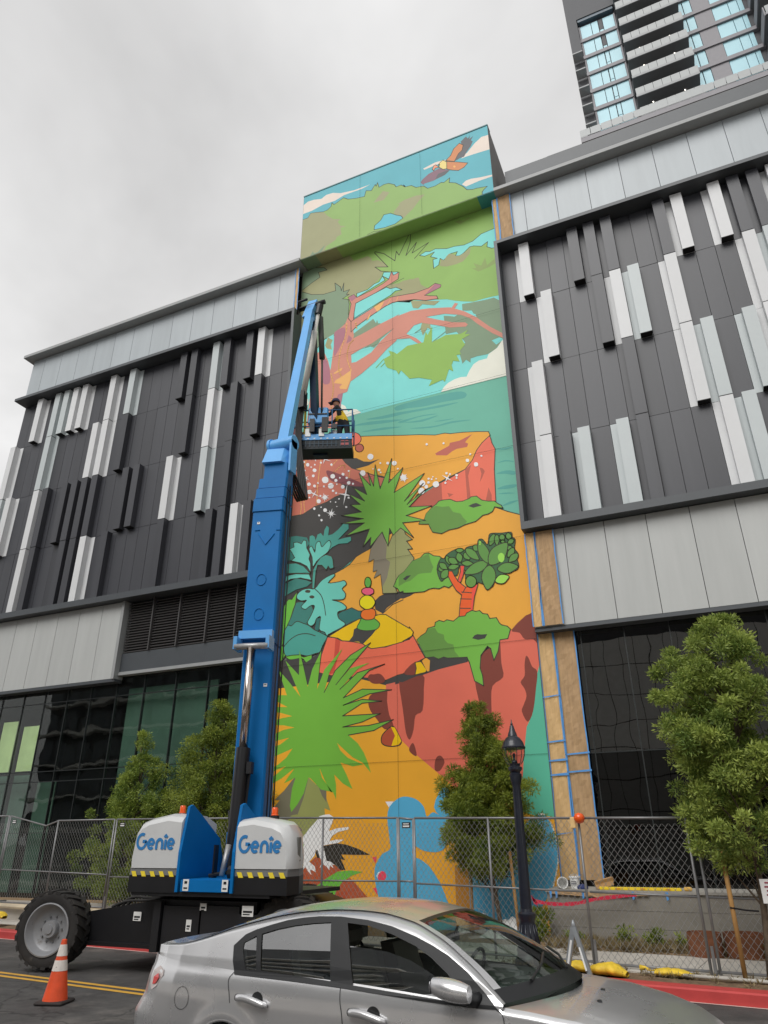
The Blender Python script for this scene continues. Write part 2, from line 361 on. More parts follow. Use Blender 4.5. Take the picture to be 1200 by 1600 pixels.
build(MB().b2((-1.66, 18.0, 21.2), (7.35, 30, 23.7)), 'plant_room', mat('roof_grey', (118, 118, 118), .7, var=.05), rw)
# lower fascia
fascia(lw, -24.0, -16.62, -23.32, 6.52, 8.98, 16.56, fascia_low, 'lower_panel'); fascia(rw, -3.42, 7.35, -2.47, 6.52, 8.98, 16.56, fascia_low, 'lower_panel')
build(MB().b2((-16.61, 16.5, 6.5), (-16.5, 16.89, 8.99)), 'panel_trim', cornice_m, lw)
for r_w, a, b in ((lw, -24.0, -16.5), (rw, -3.42, 7.35)): build(MB().b2((a, 16.55, 6.42), (b, 16.89, 6.51)), 'panel_drip', frame_dark, r_w)
# louvre bank
lx = [-16.48, -15.42, -14.36, -13.3, -12.24, -11.3, -10.74]
for a, b in zip(lx, lx[1:]):
    for k in range(19):
        z = 7.36+k*.087
        m = MB().box(((a+b)/2, 16.74, z), (b-a-.05, .12, .022), Matrix.Rotation(R(38), 3, 'X')); build(m, 'louvre_slat', louvre_m, lw)
    piece('louvre_post', (b-.02, 16.62, 7.3), (b+.02, 16.82, 9.0), louvre_m, lw)
build(MB().b2((-16.49, 16.7, 6.72), (-10.72, 16.89, 7.30)), 'louvre_base', frame_dark, lw)
build(MB().b2((-16.49, 16.66, 6.62), (-10.72, 16.89, 6.715)), 'louvre_trim', cornice_m, lw)
# ground floor glazing
def glazing(root, xs, zs, gm, y=16.92):
    for a, b in zip(xs, xs[1:]):
        for c, d in zip(zs, zs[1:]):
            piece('glass_pane', (a+.012, y, c+.012), (b-.012, y+.012, d-.012), glass_low if gm is glass_dark and c < 2 else gm, root)
    for x in xs: piece('mullion', (x-.011, y-.02, zs[0]), (x+.011, y+.08, zs[-1]), mullion_m, root)
    for z in zs[1:]: piece('transom', (xs[0], y-.016, z-.010), (xs[-1], y+.07, z+.010), mullion_m, root)
glazing(lw, [-24.0, -22.7, -21.66, -20.66, -19.7, -18.71, -17.72, -16.68, -15.6, -14.4, -13.2, -12.0, -10.8], [.15, 2.2, 3.64, 3.94, 6.05, 6.62], glass_green)
glazing(rw, [-3.40, -2.43, -1.44, -.45, .54, 1.53, 2.52, 3.5, 4.5, 5.5, 6.4, 7.3], [.95, 3.66, 6.44], glass_dark)
def room(root, xa, xb, z1):
    m = MB().add([(xa, 17.15, .1), (xb, 17.15, .1), (xb, 22, .1), (xa, 22, .1), (xa, 17.15, z1), (xb, 17.15, z1), (xb, 22, z1), (xa, 22, z1)], [(0, 1, 2, 3), (7, 6, 5, 4), (3, 2, 6, 7), (0, 3, 7, 4), (1, 5, 6, 2)])
    build(m, 'room', room_dark, root, recalc=False)
room(lw, -24.0, -10.75, 6.6); room(rw, -3.40, 7.35, 6.5)
for a, b, c, d, mm in ((-22.3, -21.62, 4.02, 5.62, room_green), (-21.3, -20.58, 4.02, 5.42, room_green), (-22.3, -21.62, 1.0, 3.9, room_teal), (-21.3, -20.5, .6, 3.9, room_teal), (-20.2, -19.42, .6, 3.66, room_teal), (-17.0, -13.6, 3.0, 6.3, room_teal), (-13.2, -11.2, 2.0, 6.2, room_teal)):
    build(MB().b2((a+.55, 17.2, c), (b+.55, 17.24, d)), 'interior_board', mm, lw)
build(MB().b2((7.3, 16.9, 0), (7.4, 34, 6.6)).b2((-3.44, 16.93, 0), (-3.41, 34, 6.6)), 'side_wall', black_gap, rw)
build(MB().b2((-24.05, 16.9, 0), (-24.0, 34, 6.6)).b2((-10.76, 16.94, 0), (-10.73, 34, 6.6)), 'side_wall', black_gap, lw)
build(MB().b2((-24.0, 22.1, 0), (-10.76, 34, 6.6)), 'rear_wall', black_gap, lw); build(MB().b2((-3.4, 22.1, 0), (7.3, 34, 6.6)), 'rear_wall', black_gap, rw)

# ------------------------------------------------------------------ mural tower
mt_ = thing('mural_tower', (-7.0, 17.5, 0), 'tall stair tower painted with a colourful cliff, tree and palm mural, between the clad wings', 'building')
wall_m = mat('tower_render', (124, 122, 120), .8, var=.05, bump=.1)
build(MB().b2((-10.68, 16.76, 0), (-3.43, 30, 20.86)), 'wall', wall_m, mt_)
build(MB().b2((-10.46, 16.21, 20.87), (-3.28, 30, 24.0)), 'upper_wall', wall_m, mt_)
build(MB().b2((-10.46, 16.19, 24.002), (-3.27, 16.5, 24.05)), 'coping', mat('teal_coping', (44, 110, 116), .5, var=.05), mt_)
build(MB().lathe([(.0, 0), (.06, 0), (.06, .1), (0, .1)], c=(-3.22, 17.6, 21.9), axis='x', n=10).b2((-3.28, 17.55, 21.5), (-3.2, 17.65, 21.75)), 'wall_light', white_m, mt_)
pm = bpy.data.materials.new('mural_paint'); pm.use_nodes = True
_t = pm.node_tree; _b = _t.nodes['Principled BSDF']; _a = _t.nodes.new('ShaderNodeVertexColor'); _a.layer_name = 'paint'
_g = _t.nodes.new('ShaderNodeNewGeometry'); _n = _t.nodes.new('ShaderNodeTexNoise'); _n.inputs['Scale'].default_value = 1.1; _n.inputs['Detail'].default_value = 7
_r = _t.nodes.new('ShaderNodeMapRange'); _r.inputs[1].default_value = .3; _r.inputs[2].default_value = .7; _r.inputs[3].default_value = .955; _r.inputs[4].default_value = 1.035
_v = _t.nodes.new('ShaderNodeVectorMath'); _v.operation = 'SCALE'
_t.links.new(_g.outputs['Position'], _n.inputs['Vector']); _t.links.new(_n.outputs[0], _r.inputs[0]); _t.links.new(_a.outputs[0], _v.inputs[0]); _t.links.new(_r.outputs[0], _v.inputs['Scale']); _t.links.new(_v.outputs[0], _b.inputs['Base Color'])
_b.inputs['Roughness'].default_value = .55; _b.inputs['Specular IOR Level'].default_value = .3
_n2 = _t.nodes.new('ShaderNodeTexNoise'); _n2.inputs['Scale'].default_value = 30; _bp = _t.nodes.new('ShaderNodeBump'); _bp.inputs['Strength'].default_value = .15; _bp.inputs['Distance'].default_value = .01
_t.links.new(_g.outputs['Position'], _n2.inputs['Vector']); _t.links.new(_n2.outputs[0], _bp.inputs['Height']); _t.links.new(_bp.outputs[0], _b.inputs['Normal'])
MURAL = """blk:48,44,38;blue:82,166,204;brn:170,84,52;brown:124,60,48;bush:112,174,66;bushd:98,142,64;canopy:138,176,90;cliff:212,104,84;cream:240,228,212;dark:64,62,60;dkg:122,144,116;dld:58,98,62;dlf:92,142,66;dtr:252,92,36;dtr2:236,78,62;eb:226,150,120;eg:94,94,98;egg:168,76,48;elw:130,100,112;eo:202,132,86;ey:232,206,130;grn2:138,178,82;gtr:112,108,88;lgl:150,210,84;lime:104,180,62;mark:60,62,56;mesa:244,110,86;mesad:178,90,72;mshad:184,98,82;ol:66,64,50;oldk:136,158,90;olive:152,152,110;orad:176,122,46;oran:226,162,44;orng:247,172,100;otr:142,146,86;pal2:110,172,58;palm:114,174,68;pink:240,90,122;ptr:148,150,98;ptrg:130,122,104;purp:166,108,122;red:234,68,90;rock:244,106,78;rockd:194,74,56;root:196,112,92;rpurp:128,66,72;sea:104,176,154;seadark:82,158,148;seag:86,174,146;sgrn:94,168,66;sky:122,210,204;sorg:255,112,32;tan:226,162,58;teal:104,194,178;teald:58,122,112;tealm:70,152,138;tealx:46,108,102;trunk:200,132,114;ucloud:222,208,196;ugrn:138,172,98;uhole:92,184,198;uol:154,154,116;usky:90,170,182;white:240,240,236;yel:255,184,0;yel2:255,212,0
L|51|R|-1188,2556 -280,2116 -360,1167 -1105,1301
L|47||-881,1403 -701,1407 -354,1408 -340,1411 -320,857 -1079,905 -1112,1399
L|48|s|-701,1399 -596,1400 -508,1396 -480,1382 -484,1368 -510,1368 -556,1372 -614,1373 -666,1381 -701,1382
L|48|s|-701,1374 -631,1368 -547,1362 -504,1357 -557,1355 -632,1361 -701,1366
L|48|s|-695,1341 -615,1343 -571,1335 -632,1340 -681,1334
L|48|s|-582,1312 -520,1306 -556,1306
L|48|s|-806,1379 -751,1376 -687,1374 -680,1364 -751,1366
L|48|s|-846,1366 -787,1366 -681,1345 -751,1349
L|48|s|-824,1337 -751,1334 -685,1320 -751,1326
L|48|s|-681,1334 -629,1328 -568,1330 -619,1321
L|48|s|-661,1308 -580,1296 -530,1298 -469,1287 -530,1292 -596,1293
L|48|s|-405,1174 -381,1172 -357,1171 -378,1166
L|48|s|-405,1130 -381,1134 -355,1122 -381,1130
L|48|s|-410,1098 -383,1102 -357,1093 -361,1084 -384,1092
L|48|s|-411,1052 -387,1057 -358,1054 -364,1046 -391,1047
L|48|s|-409,1036 -389,1036 -363,1029 -389,1032
L|48|s|-400,999 -379,1007 -356,1006 -380,1000
L|6||-1086,2093 -691,2096 -327,2123 -343,1705 -375,1710 -405,1712 -436,1712 -467,1724 -498,1739 -523,1754 -549,1762 -562,1767 -634,1790 -695,1808 -753,1819 -853,1814 -883,1824 -1055,1886
L|51|o|-610,1976 -588,1984 -572,1978 -553,1982 -513,1966 -487,1965 -454,1957 -424,1961 -394,1980 -348,1985 -339,1904 -350,1902 -365,1905 -379,1917 -376,1938 -397,1927 -422,1939 -435,1941 -459,1922 -473,1917 -485,1922 -478,1938 -501,1939 -527,1920 -538,1933 -544,1907 -562,1899 -563,1938 -548,1938 -571,1954 -557,1969 -592,1965
L|31||-1068,1979 -1075,2119 -881,2099 -857,2053 -834,2053 -804,2054 -789,2039 -786,2024 -764,2019 -731,1988 -731,1971 -746,1955 -753,1936 -782,1913 -811,1903 -847,1896 -877,1898 -976,1945 -1024,1962
L|31||-694,1882 -673,1889 -615,1881 -609,1849 -596,1834 -583,1823 -633,1818 -695,1829 -711,1824 -711,1840 -697,1847 -673,1850 -697,1864 -728,1880 -728,1893 -682,1883
L|31||-541,1901 -535,1928 -525,1919 -515,1934 -506,1941 -488,1930 -485,1922 -473,1917 -449,1926 -432,1939 -437,1912 -461,1889 -484,1886 -517,1889
L|30||-434,1848 -419,1843 -427,1867 -403,1847 -388,1875 -384,1841 -353,1861 -354,1839 -378,1831 -413,1826
L|30||-481,2073 -464,2074 -451,2064 -434,2071 -424,2067 -448,2058 -462,2053
L|6||-720,1947 -753,1964 -775,1991 -726,1972 -776,2056 -775,2062 -741,2039 -700,1989 -694,2030 -684,2008 -651,2074 -644,2062 -635,1984 -631,1880 -686,1910
L|29|l17|-720,1947 -753,1964 -775,1991 -726,1972 -776,2056 -775,2062 -741,2039 -700,1989 -694,2030 -684,2008 -639,2101 -642,2051 -659,1996 -619,2039 -636,1998 -576,2020 -628,1970
L|29|l12|-717,1889 -668,1899
L|29|l12|-746,1895 -728,1891
L|10|o|-1073,2109 -1049,2081 -1017,2087 -977,2070 -965,2054 -1000,2057 -993,2031 -1026,2017 -1069,1995
L|10|o|-1069,1993 -1024,1962 -976,1945 -927,1943 -931,1980 -908,1953 -904,1934 -895,1966 -896,1927 -872,1927 -884,1910 -873,1906 -899,1896 -877,1885 -872,1863 -875,1822 -867,1786 -889,1781 -885,1755 -918,1746 -962,1744 -1051,1652
L|31||-1093,1929 -1041,1910 -1062,1789 -1083,1755
L|10||-474,1716 -443,1711 -399,1705 -372,1704 -352,1683 -352,1537 -367,1550 -390,1546 -378,1526 -360,1534 -380,1511 -406,1500 -439,1503 -459,1501 -460,1486 -473,1501 -485,1490 -489,1514 -492,1527 -498,1541 -472,1565 -497,1615 -532,1618 -536,1691 -522,1686 -501,1675 -480,1684 -433,1650 -445,1680 -474,1690
L|51||-446,1669 -433,1661 -431,1649 -441,1657
L|51||-390,1544 -367,1548 -359,1539 -378,1532
L|10||-859,1708 -852,1730 -781,1766 -771,1744 -767,1757 -764,1742 -747,1734 -823,1712
L|10||-816,1655 -706,1702 -754,1673 -761,1660 -778,1646 -792,1656
L|31||-646,1793 -547,1756 -555,1750 -566,1745 -606,1764 -621,1752 -639,1761
L|31||-616,1668 -608,1693 -583,1684 -580,1651 -591,1663 -608,1638
L|51||-954,1745 -929,1752 -926,1671 -937,1604 -956,1672
L|31||-961,1714 -951,1747 -943,1737 -932,1729 -939,1711 -934,1689 -953,1699
L|51|o|-853,1793 -852,1855 -732,1884 -718,1872 -697,1870 -676,1852 -700,1855 -718,1843 -764,1827
L|51|o|-843,1881 -844,1899 -803,1900 -778,1916 -760,1918 -749,1935 -742,1954 -689,1935 -696,1922 -724,1917 -746,1938 -737,1917 -789,1899
L|58||-1020,1402 -1011,1518 -1017,1636 -1004,1688 -968,1700 -947,1646 -937,1604 -930,1672 -922,1758 -886,1782 -875,1808 -860,1790 -852,1718 -859,1696 -862,1662 -859,1603 -861,1539 -873,1501 -890,1499 -896,1449 -897,1370
L|41|s|-966,1652 -951,1647 -938,1596 -939,1554 -966,1566
L|58|o|-877,1894 -855,1899 -843,1881 -789,1891 -746,1904 -723,1916 -713,1947 -706,1927 -685,1931 -689,1903 -717,1893 -771,1875 -847,1857 -853,1814 -856,1770 -875,1801 -865,1860
L|58|o|-864,1784 -789,1811 -753,1827 -718,1835 -652,1824 -633,1820 -583,1823 -559,1834 -540,1820 -542,1811 -567,1805 -597,1798 -577,1788 -556,1780 -552,1767 -594,1775 -634,1794 -695,1808 -650,1789 -687,1807 -711,1809 -736,1804 -789,1782 -842,1756 -863,1739
L|58||-866,1707 -824,1716 -754,1736 -685,1752 -696,1746 -647,1751 -584,1739 -513,1717 -493,1703 -466,1683 -433,1650 -393,1599 -353,1558 -354,1542 -385,1570 -428,1620 -450,1650 -480,1675 -532,1698 -596,1708 -558,1684 -509,1656 -468,1641 -460,1631 -466,1624 -517,1638 -569,1667 -612,1690 -637,1688 -664,1663 -631,1635 -609,1606 -614,1600 -653,1642 -697,1653 -700,1647 -734,1624 -771,1590 -822,1557 -860,1538 -871,1568 -861,1611 -843,1609 -788,1630 -754,1665 -706,1702 -788,1665 -823,1657 -861,1644 -869,1664
L|58||-510,1712 -497,1729 -487,1723 -500,1706
L|41|s|-926,1663 -927,1743 -922,1762 -889,1767 -884,1729 -898,1702 -916,1667
L|41||-880,1696 -872,1729 -859,1712 -862,1702
L|41||-912,1483 -906,1499 -888,1502 -896,1449 -906,1452
L|41||-597,1798 -559,1832 -540,1820 -542,1811
L|41||-877,1890 -855,1899 -845,1880 -862,1871
L|34||-926,1589 -900,1600 -892,1601 -896,1591 -920,1585
L|34||-922,1549 -916,1559 -892,1567 -860,1582 -862,1542 -875,1511 -898,1519 -902,1528 -891,1536
L|34||-778,1815 -740,1828 -757,1795 -767,1791
L|34||-808,1765 -790,1797 -796,1773
L|34|l22s|-880,1781 -884,1729 -900,1678 -906,1633 -905,1594 -895,1566
L|34|l22s|-852,1702 -866,1691 -874,1666 -875,1631 -860,1580
L|34|l22s|-935,1591 -925,1546 -925,1509 -931,1473 -927,1446
L|34|l22s|-846,1773 -842,1747
L|34|l12|-718,1826 -729,1806
L|34|l12|-690,1828 -697,1810
L|21||-698,1594 -661,1615 -607,1610 -598,1649 -592,1634 -576,1663 -579,1601 -532,1614 -484,1602 -460,1610 -471,1597 -454,1590 -482,1581 -473,1557 -491,1539 -488,1526 -502,1527 -493,1500 -513,1510 -519,1496 -515,1471 -528,1483 -543,1441 -550,1451 -595,1441 -584,1461 -625,1481 -657,1487 -685,1527 -694,1514 -693,1514 -701,1531 -731,1551 -737,1561 -744,1589 -720,1597 -727,1618 -707,1604
L|10|l15|-579,1601 -531,1628
L|10|l15|-634,1657 -612,1667
L|21|l15|-771,1564 -744,1589
L|21|l15|-754,1562 -741,1573
L|8||-557,1408 -547,1423 -533,1434 -513,1441 -493,1443 -475,1439 -465,1458 -451,1477 -434,1485 -409,1485 -403,1499 -376,1513 -360,1534 -351,1537 -352,1407
L|8||-895,1427 -893,1459 -879,1448 -868,1423 -855,1430 -838,1424 -822,1407 -880,1404
L|8||-1042,1467 -1033,1509 -1018,1515 -1014,1496 -1027,1470
L|53|o|-911,1286 -860,1323 -818,1320 -751,1305 -682,1289 -631,1278 -581,1264 -551,1263 -535,1257 -497,1252 -453,1243 -422,1235 -418,1222 -443,1204 -460,1184 -474,1156 -491,1133 -555,1114 -643,1082 -666,1053 -703,1027 -787,1112 -858,1225
L|26|o|-420,1221 -417,1212 -415,1197 -407,1175 -414,1112 -417,1015 -437,1019 -485,1029 -515,1026 -567,1039 -586,1037 -593,1033 -666,1049 -636,1074 -574,1104 -542,1114 -497,1131 -474,1156 -460,1184 -443,1204
L|27||-568,1103 -568,1050 -593,1033 -666,1049 -636,1074 -594,1095
L|27||-497,1131 -479,1141 -489,1109 -486,1036 -496,1038
L|27||-455,1127 -447,1123 -441,1113 -450,1094 -457,1082 -451,1107
L|27||-444,1024 -434,1061 -427,1036 -428,1018
L|27||-552,1069 -535,1061 -548,1055
L|28||-583,1203 -540,1218 -537,1227 -508,1227 -469,1239 -485,1225 -492,1218 -483,1211 -487,1201 -518,1202 -531,1198 -548,1188 -580,1196
L|26|so|-821,1311 -824,1302 -832,1296 -844,1294 -857,1297 -870,1305 -878,1315 -881,1327 -879,1336 -870,1343 -858,1344 -845,1341 -832,1333 -824,1322
L|27|so|-812,1277 -814,1271 -818,1267 -823,1266 -830,1267 -836,1272 -840,1278 -841,1284 -840,1290 -836,1294 -830,1295 -824,1294 -818,1290 -814,1284
L|9||-1077,1173 -902,1288 -881,1256 -837,1248 -812,1230 -790,1224 -759,1226 -794,1213 -801,1212 -844,1210 -822,1194 -801,1186 -752,1168 -725,1151 -718,1132 -686,1023 -753,937 -786,933 -833,925 -873,899 -904,884 -941,870 -948,697 -1066,710 -1086,906 -1077,1114
L|45|o|-1082,1189 -1055,1327 -902,1286 -890,1264 -873,1239 -851,1216 -804,1190 -766,1169 -723,1149 -732,1128 -787,1140 -811,1152 -894,1178 -875,1159 -868,1139 -878,1135 -907,1130 -936,1118 -976,1112 -1016,1094 -1065,1095 -1076,1095
L|46||-1067,1261 -1050,1300 -1035,1316 -1030,1287 -1050,1242 -1066,1215
L|46|s|-938,1228 -909,1214 -858,1184 -811,1152 -811,1145 -850,1155 -894,1174 -920,1187 -935,1209
L|34|l16s|-1007,1309 -1020,1251 -1032,1178 -1023,1125 -1025,1096
L|34|l16s|-957,1297 -963,1245 -968,1186 -969,1128 -970,1114
L|34|l16s|-877,1218 -875,1229 -888,1233 -909,1218 -915,1212
L|34|l16s|-861,1185 -858,1210
L|34|l16s|-1012,1166 -1014,1130 -1009,1100
L|34|l16s|-921,1239 -896,1263
L|34|l16s|-1061,1132 -1057,1154 -1045,1177
L|53||-927,849 -904,884 -873,895 -853,905 -833,925 -809,935 -789,942 -753,966 -720,977 -686,1023 -666,1046 -628,1043 -593,1031 -528,1025 -419,998 -387,979 -356,964 -352,940 -347,903 -345,702 -362,683 -402,660 -427,647 -596,630 -654,654 -698,708 -766,746 -808,755 -851,770 -864,774 -905,795
L|29|l17|-419,998 -387,979 -356,964
L|29|l17|-904,884 -873,895 -853,905 -833,925 -809,935 -789,942
L|29|l17|-345,702 -362,683 -381,669 -403,660
L|9||-776,785 -760,797 -734,805 -719,800 -706,803 -690,799 -673,797 -653,793 -670,785 -691,780 -697,782 -722,770 -738,761 -751,747 -773,761
L|29|l17|-691,777 -722,768 -751,747
L|64||-1030,1300 -1030,1298 -1033,1297 -1035,1298 -1037,1301 -1037,1303 -1035,1305 -1033,1304 -1031,1303
L|64||-1030,1279 -1031,1276 -1034,1275 -1037,1277 -1039,1280 -1039,1283 -1038,1285 -1034,1285 -1031,1282
L|64||-1017,1276 -1018,1274 -1020,1273 -1022,1274 -1023,1276 -1023,1278 -1022,1280 -1020,1280 -1018,1278
L|64|s|-1029,1257 -1030,1253 -1032,1250 -1036,1249 -1041,1250 -1045,1253 -1048,1257 -1049,1262 -1048,1266 -1046,1269 -1042,1270 -1037,1269 -1033,1266 -1030,1262
L|64||-1001,1262 -1002,1258 -1006,1257 -1010,1259 -1013,1263 -1013,1267 -1011,1270 -1006,1270 -1002,1267
L|64||-974,1236 -976,1232 -980,1231 -984,1233 -988,1237 -988,1242 -985,1245 -980,1244 -976,1241
L|64||-1030,1237 -1032,1233 -1035,1232 -1039,1234 -1042,1238 -1043,1242 -1040,1244 -1036,1244 -1032,1241
L|64||-980,1218 -981,1215 -984,1214 -987,1215 -990,1218 -990,1222 -988,1224 -984,1224 -981,1222
L|64||-1034,1223 -1035,1221 -1037,1221 -1039,1222 -1041,1224 -1041,1226 -1040,1228 -1037,1227 -1035,1226
L|64||-918,1243 -919,1241 -921,1240 -924,1241 -926,1244 -926,1247 -924,1249 -921,1249 -919,1246
L|64||-956,1259 -956,1257 -959,1256 -961,1257 -963,1260 -963,1262 -961,1264 -959,1264 -957,1262
L|64||-978,1257 -979,1255 -981,1255 -983,1256 -984,1258 -984,1260 -983,1261 -981,1261 -979,1259
L|64||-991,1252 -992,1250 -993,1249 -995,1250 -996,1252 -997,1254 -995,1255 -994,1255 -992,1253
L|64||-1013,1244 -1014,1243 -1015,1242 -1017,1243 -1018,1245 -1018,1247 -1017,1248 -1015,1248 -1014,1246
L|64||-992,1192 -994,1188 -997,1187 -1002,1188 -1005,1192 -1005,1197 -1002,1199 -998,1199 -994,1196
L|64||-974,1181 -975,1178 -978,1177 -981,1179 -984,1182 -984,1185 -982,1188 -978,1187 -975,1185
L|64||-1032,1197 -1034,1193 -1038,1191 -1042,1193 -1046,1197 -1046,1202 -1043,1205 -1038,1205 -1034,1201
L|64||-1021,1181 -1022,1177 -1026,1176 -1031,1178 -1034,1182 -1035,1186 -1032,1189 -1027,1189 -1023,1186
L|64||-1044,1179 -1045,1177 -1047,1176 -1049,1177 -1051,1180 -1051,1182 -1050,1184 -1047,1184 -1045,1182
L|64||-988,1164 -989,1159 -994,1158 -1000,1160 -1004,1165 -1004,1170 -1001,1174 -995,1174 -990,1170
L|64|s|-931,1193 -931,1188 -935,1185 -939,1184 -944,1185 -949,1188 -952,1193 -954,1198 -953,1203 -950,1206 -945,1207 -940,1206 -935,1203 -932,1198
L|64||-908,1200 -910,1195 -915,1194 -920,1196 -924,1201 -924,1207 -921,1210 -915,1210 -910,1206
L|64||-899,1184 -901,1181 -904,1180 -908,1181 -910,1185 -910,1189 -908,1191 -904,1191 -901,1188
L|64||-899,1171 -899,1170 -901,1169 -903,1170 -904,1172 -904,1174 -903,1175 -901,1175 -899,1173
L|64|s|-912,1169 -913,1165 -915,1162 -919,1161 -924,1162 -928,1164 -931,1169 -932,1173 -931,1177 -928,1180 -924,1181 -920,1180 -916,1177 -913,1173
L|64||-876,1200 -877,1197 -880,1196 -883,1198 -886,1201 -886,1204 -884,1207 -880,1206 -877,1204
L|64||-864,1186 -865,1183 -867,1182 -870,1183 -872,1186 -872,1189 -870,1190 -867,1190 -865,1188
L|64||-888,1191 -889,1189 -891,1189 -893,1189 -894,1191 -894,1193 -893,1195 -891,1194 -889,1193
L|64||-855,1166 -856,1163 -860,1161 -864,1163 -867,1167 -867,1171 -864,1174 -860,1174 -856,1171
L|64||-843,1160 -844,1158 -846,1157 -848,1158 -850,1161 -850,1163 -849,1165 -846,1165 -844,1163
L|64||-874,1157 -876,1153 -879,1152 -884,1153 -887,1158 -887,1162 -884,1165 -880,1165 -876,1162
L|64||-909,1151 -910,1149 -913,1148 -916,1149 -918,1152 -918,1155 -916,1156 -913,1156 -911,1154
L|64||-899,1141 -900,1139 -902,1138 -905,1139 -906,1142 -906,1144 -905,1146 -902,1146 -900,1144
L|64||-942,1173 -943,1171 -945,1170 -947,1171 -949,1173 -949,1175 -948,1177 -945,1177 -943,1175
L|64||-964,1189 -964,1187 -966,1187 -968,1188 -970,1189 -970,1192 -968,1193 -966,1193 -965,1191
L|64||-953,1143 -954,1141 -956,1140 -958,1141 -960,1143 -960,1146 -959,1147 -956,1147 -954,1145
L|64||-954,1125 -956,1121 -960,1119 -965,1121 -969,1126 -969,1131 -966,1134 -961,1134 -956,1130
L|64||-992,1146 -992,1144 -994,1143 -996,1144 -998,1146 -998,1148 -996,1149 -994,1149 -993,1148
L|64||-972,1104 -973,1101 -975,1100 -978,1101 -980,1104 -981,1107 -979,1109 -976,1109 -973,1107
L|64||-932,1091 -933,1087 -937,1086 -942,1087 -945,1091 -945,1096 -942,1099 -938,1098 -934,1096
L|64||-955,1078 -956,1076 -958,1075 -960,1076 -962,1078 -962,1081 -961,1082 -958,1082 -956,1080
L|64||-946,1061 -947,1058 -949,1057 -952,1058 -953,1061 -954,1064 -952,1065 -949,1065 -947,1063
L|64||-890,1120 -890,1118 -892,1118 -894,1118 -895,1120 -895,1122 -894,1123 -892,1123 -890,1122
L|64||-901,1111 -902,1110 -903,1109 -905,1110 -906,1112 -906,1113 -905,1114 -903,1114 -902,1113
L|64||-857,1117 -857,1114 -859,1114 -862,1115 -864,1117 -864,1119 -862,1121 -860,1121 -857,1119
L|64||-864,1087 -865,1085 -867,1085 -869,1085 -871,1088 -871,1090 -870,1092 -867,1091 -865,1090
L|64||-919,1116 -919,1115 -921,1114 -922,1115 -923,1116 -923,1118 -922,1119 -921,1119 -920,1118
L|64||-951,1104 -951,1103 -952,1102 -954,1103 -955,1104 -955,1106 -954,1107 -952,1107 -951,1106
L|64||-897,1096 -898,1095 -899,1094 -900,1095 -901,1096 -901,1097 -900,1098 -899,1098 -898,1097
L|64||-859,1207 -859,1205 -861,1205 -863,1206 -865,1208 -865,1210 -864,1211 -861,1211 -859,1210
L|64|s|-779,1238 -780,1234 -783,1231 -786,1230 -791,1231 -795,1234 -798,1238 -799,1243 -798,1247 -795,1250 -791,1251 -787,1250 -783,1247 -780,1243
L|64||-753,1210 -754,1208 -755,1208 -758,1208 -759,1210 -759,1213 -758,1214 -755,1214 -754,1212
L|64||-728,1204 -729,1201 -732,1200 -735,1202 -737,1205 -737,1208 -735,1210 -732,1210 -729,1208
L|64||-703,1199 -705,1194 -710,1192 -715,1194 -719,1199 -719,1205 -715,1208 -710,1208 -705,1204
L|64||-756,1188 -757,1185 -760,1184 -763,1186 -765,1188 -765,1191 -763,1193 -760,1193 -757,1191
L|64||-753,1179 -753,1177 -755,1176 -757,1177 -758,1179 -758,1181 -757,1182 -755,1182 -753,1181
L|64|s|-805,1188 -806,1184 -808,1181 -812,1180 -816,1181 -820,1183 -823,1187 -824,1192 -823,1196 -820,1199 -817,1200 -812,1199 -808,1196 -806,1192
L|64||-697,1179 -698,1177 -700,1176 -702,1177 -703,1179 -703,1181 -702,1182 -700,1182 -698,1181
L|64||-778,1196 -779,1195 -780,1194 -782,1195 -782,1196 -782,1198 -782,1199 -780,1199 -779,1198
L|64||-1056,1263 -1057,1260 -1060,1259 -1064,1261 -1066,1264 -1067,1268 -1064,1270 -1061,1270 -1057,1267
L|64||-1054,1235 -1055,1233 -1057,1233 -1059,1234 -1061,1236 -1061,1238 -1060,1240 -1057,1240 -1055,1238
L|64||-1045,1287 -1046,1285 -1047,1285 -1049,1286 -1050,1287 -1050,1289 -1049,1290 -1048,1290 -1046,1289
L|64||-1041,1310 -1043,1305 -1047,1304 -1052,1306 -1055,1310 -1055,1315 -1052,1318 -1047,1318 -1043,1315
L|64||-920,1283 -920,1282 -922,1281 -924,1282 -925,1284 -925,1286 -924,1287 -922,1287 -920,1286
L|64||-927,1291 -928,1289 -930,1288 -932,1289 -933,1291 -933,1293 -932,1294 -930,1294 -928,1293
L|64||-1011,1179 -1012,1177 -1014,1177 -1016,1178 -1017,1179 -1017,1181 -1016,1183 -1014,1183 -1012,1181
L|64||-604,1238 -605,1236 -607,1235 -610,1236 -611,1238 -611,1241 -609,1243 -607,1243 -605,1241
L|64||-553,1229 -554,1226 -556,1226 -558,1227 -559,1229 -559,1231 -557,1233 -555,1233 -553,1231
L|64||-476,1174 -477,1172 -479,1171 -481,1172 -482,1174 -482,1177 -480,1178 -478,1178 -476,1176
L|64||-483,1156 -484,1152 -487,1151 -491,1153 -493,1156 -493,1160 -490,1163 -487,1162 -484,1160
L|64||-458,1137 -459,1133 -463,1132 -468,1133 -470,1138 -470,1143 -467,1146 -462,1145 -459,1142
L|64||-444,1161 -445,1159 -447,1159 -449,1160 -450,1162 -450,1164 -449,1165 -447,1165 -445,1164
L|64|s|-575,1100 -576,1096 -579,1094 -583,1093 -587,1093 -590,1096 -593,1100 -594,1104 -593,1108 -590,1111 -586,1112 -582,1112 -578,1109 -576,1105
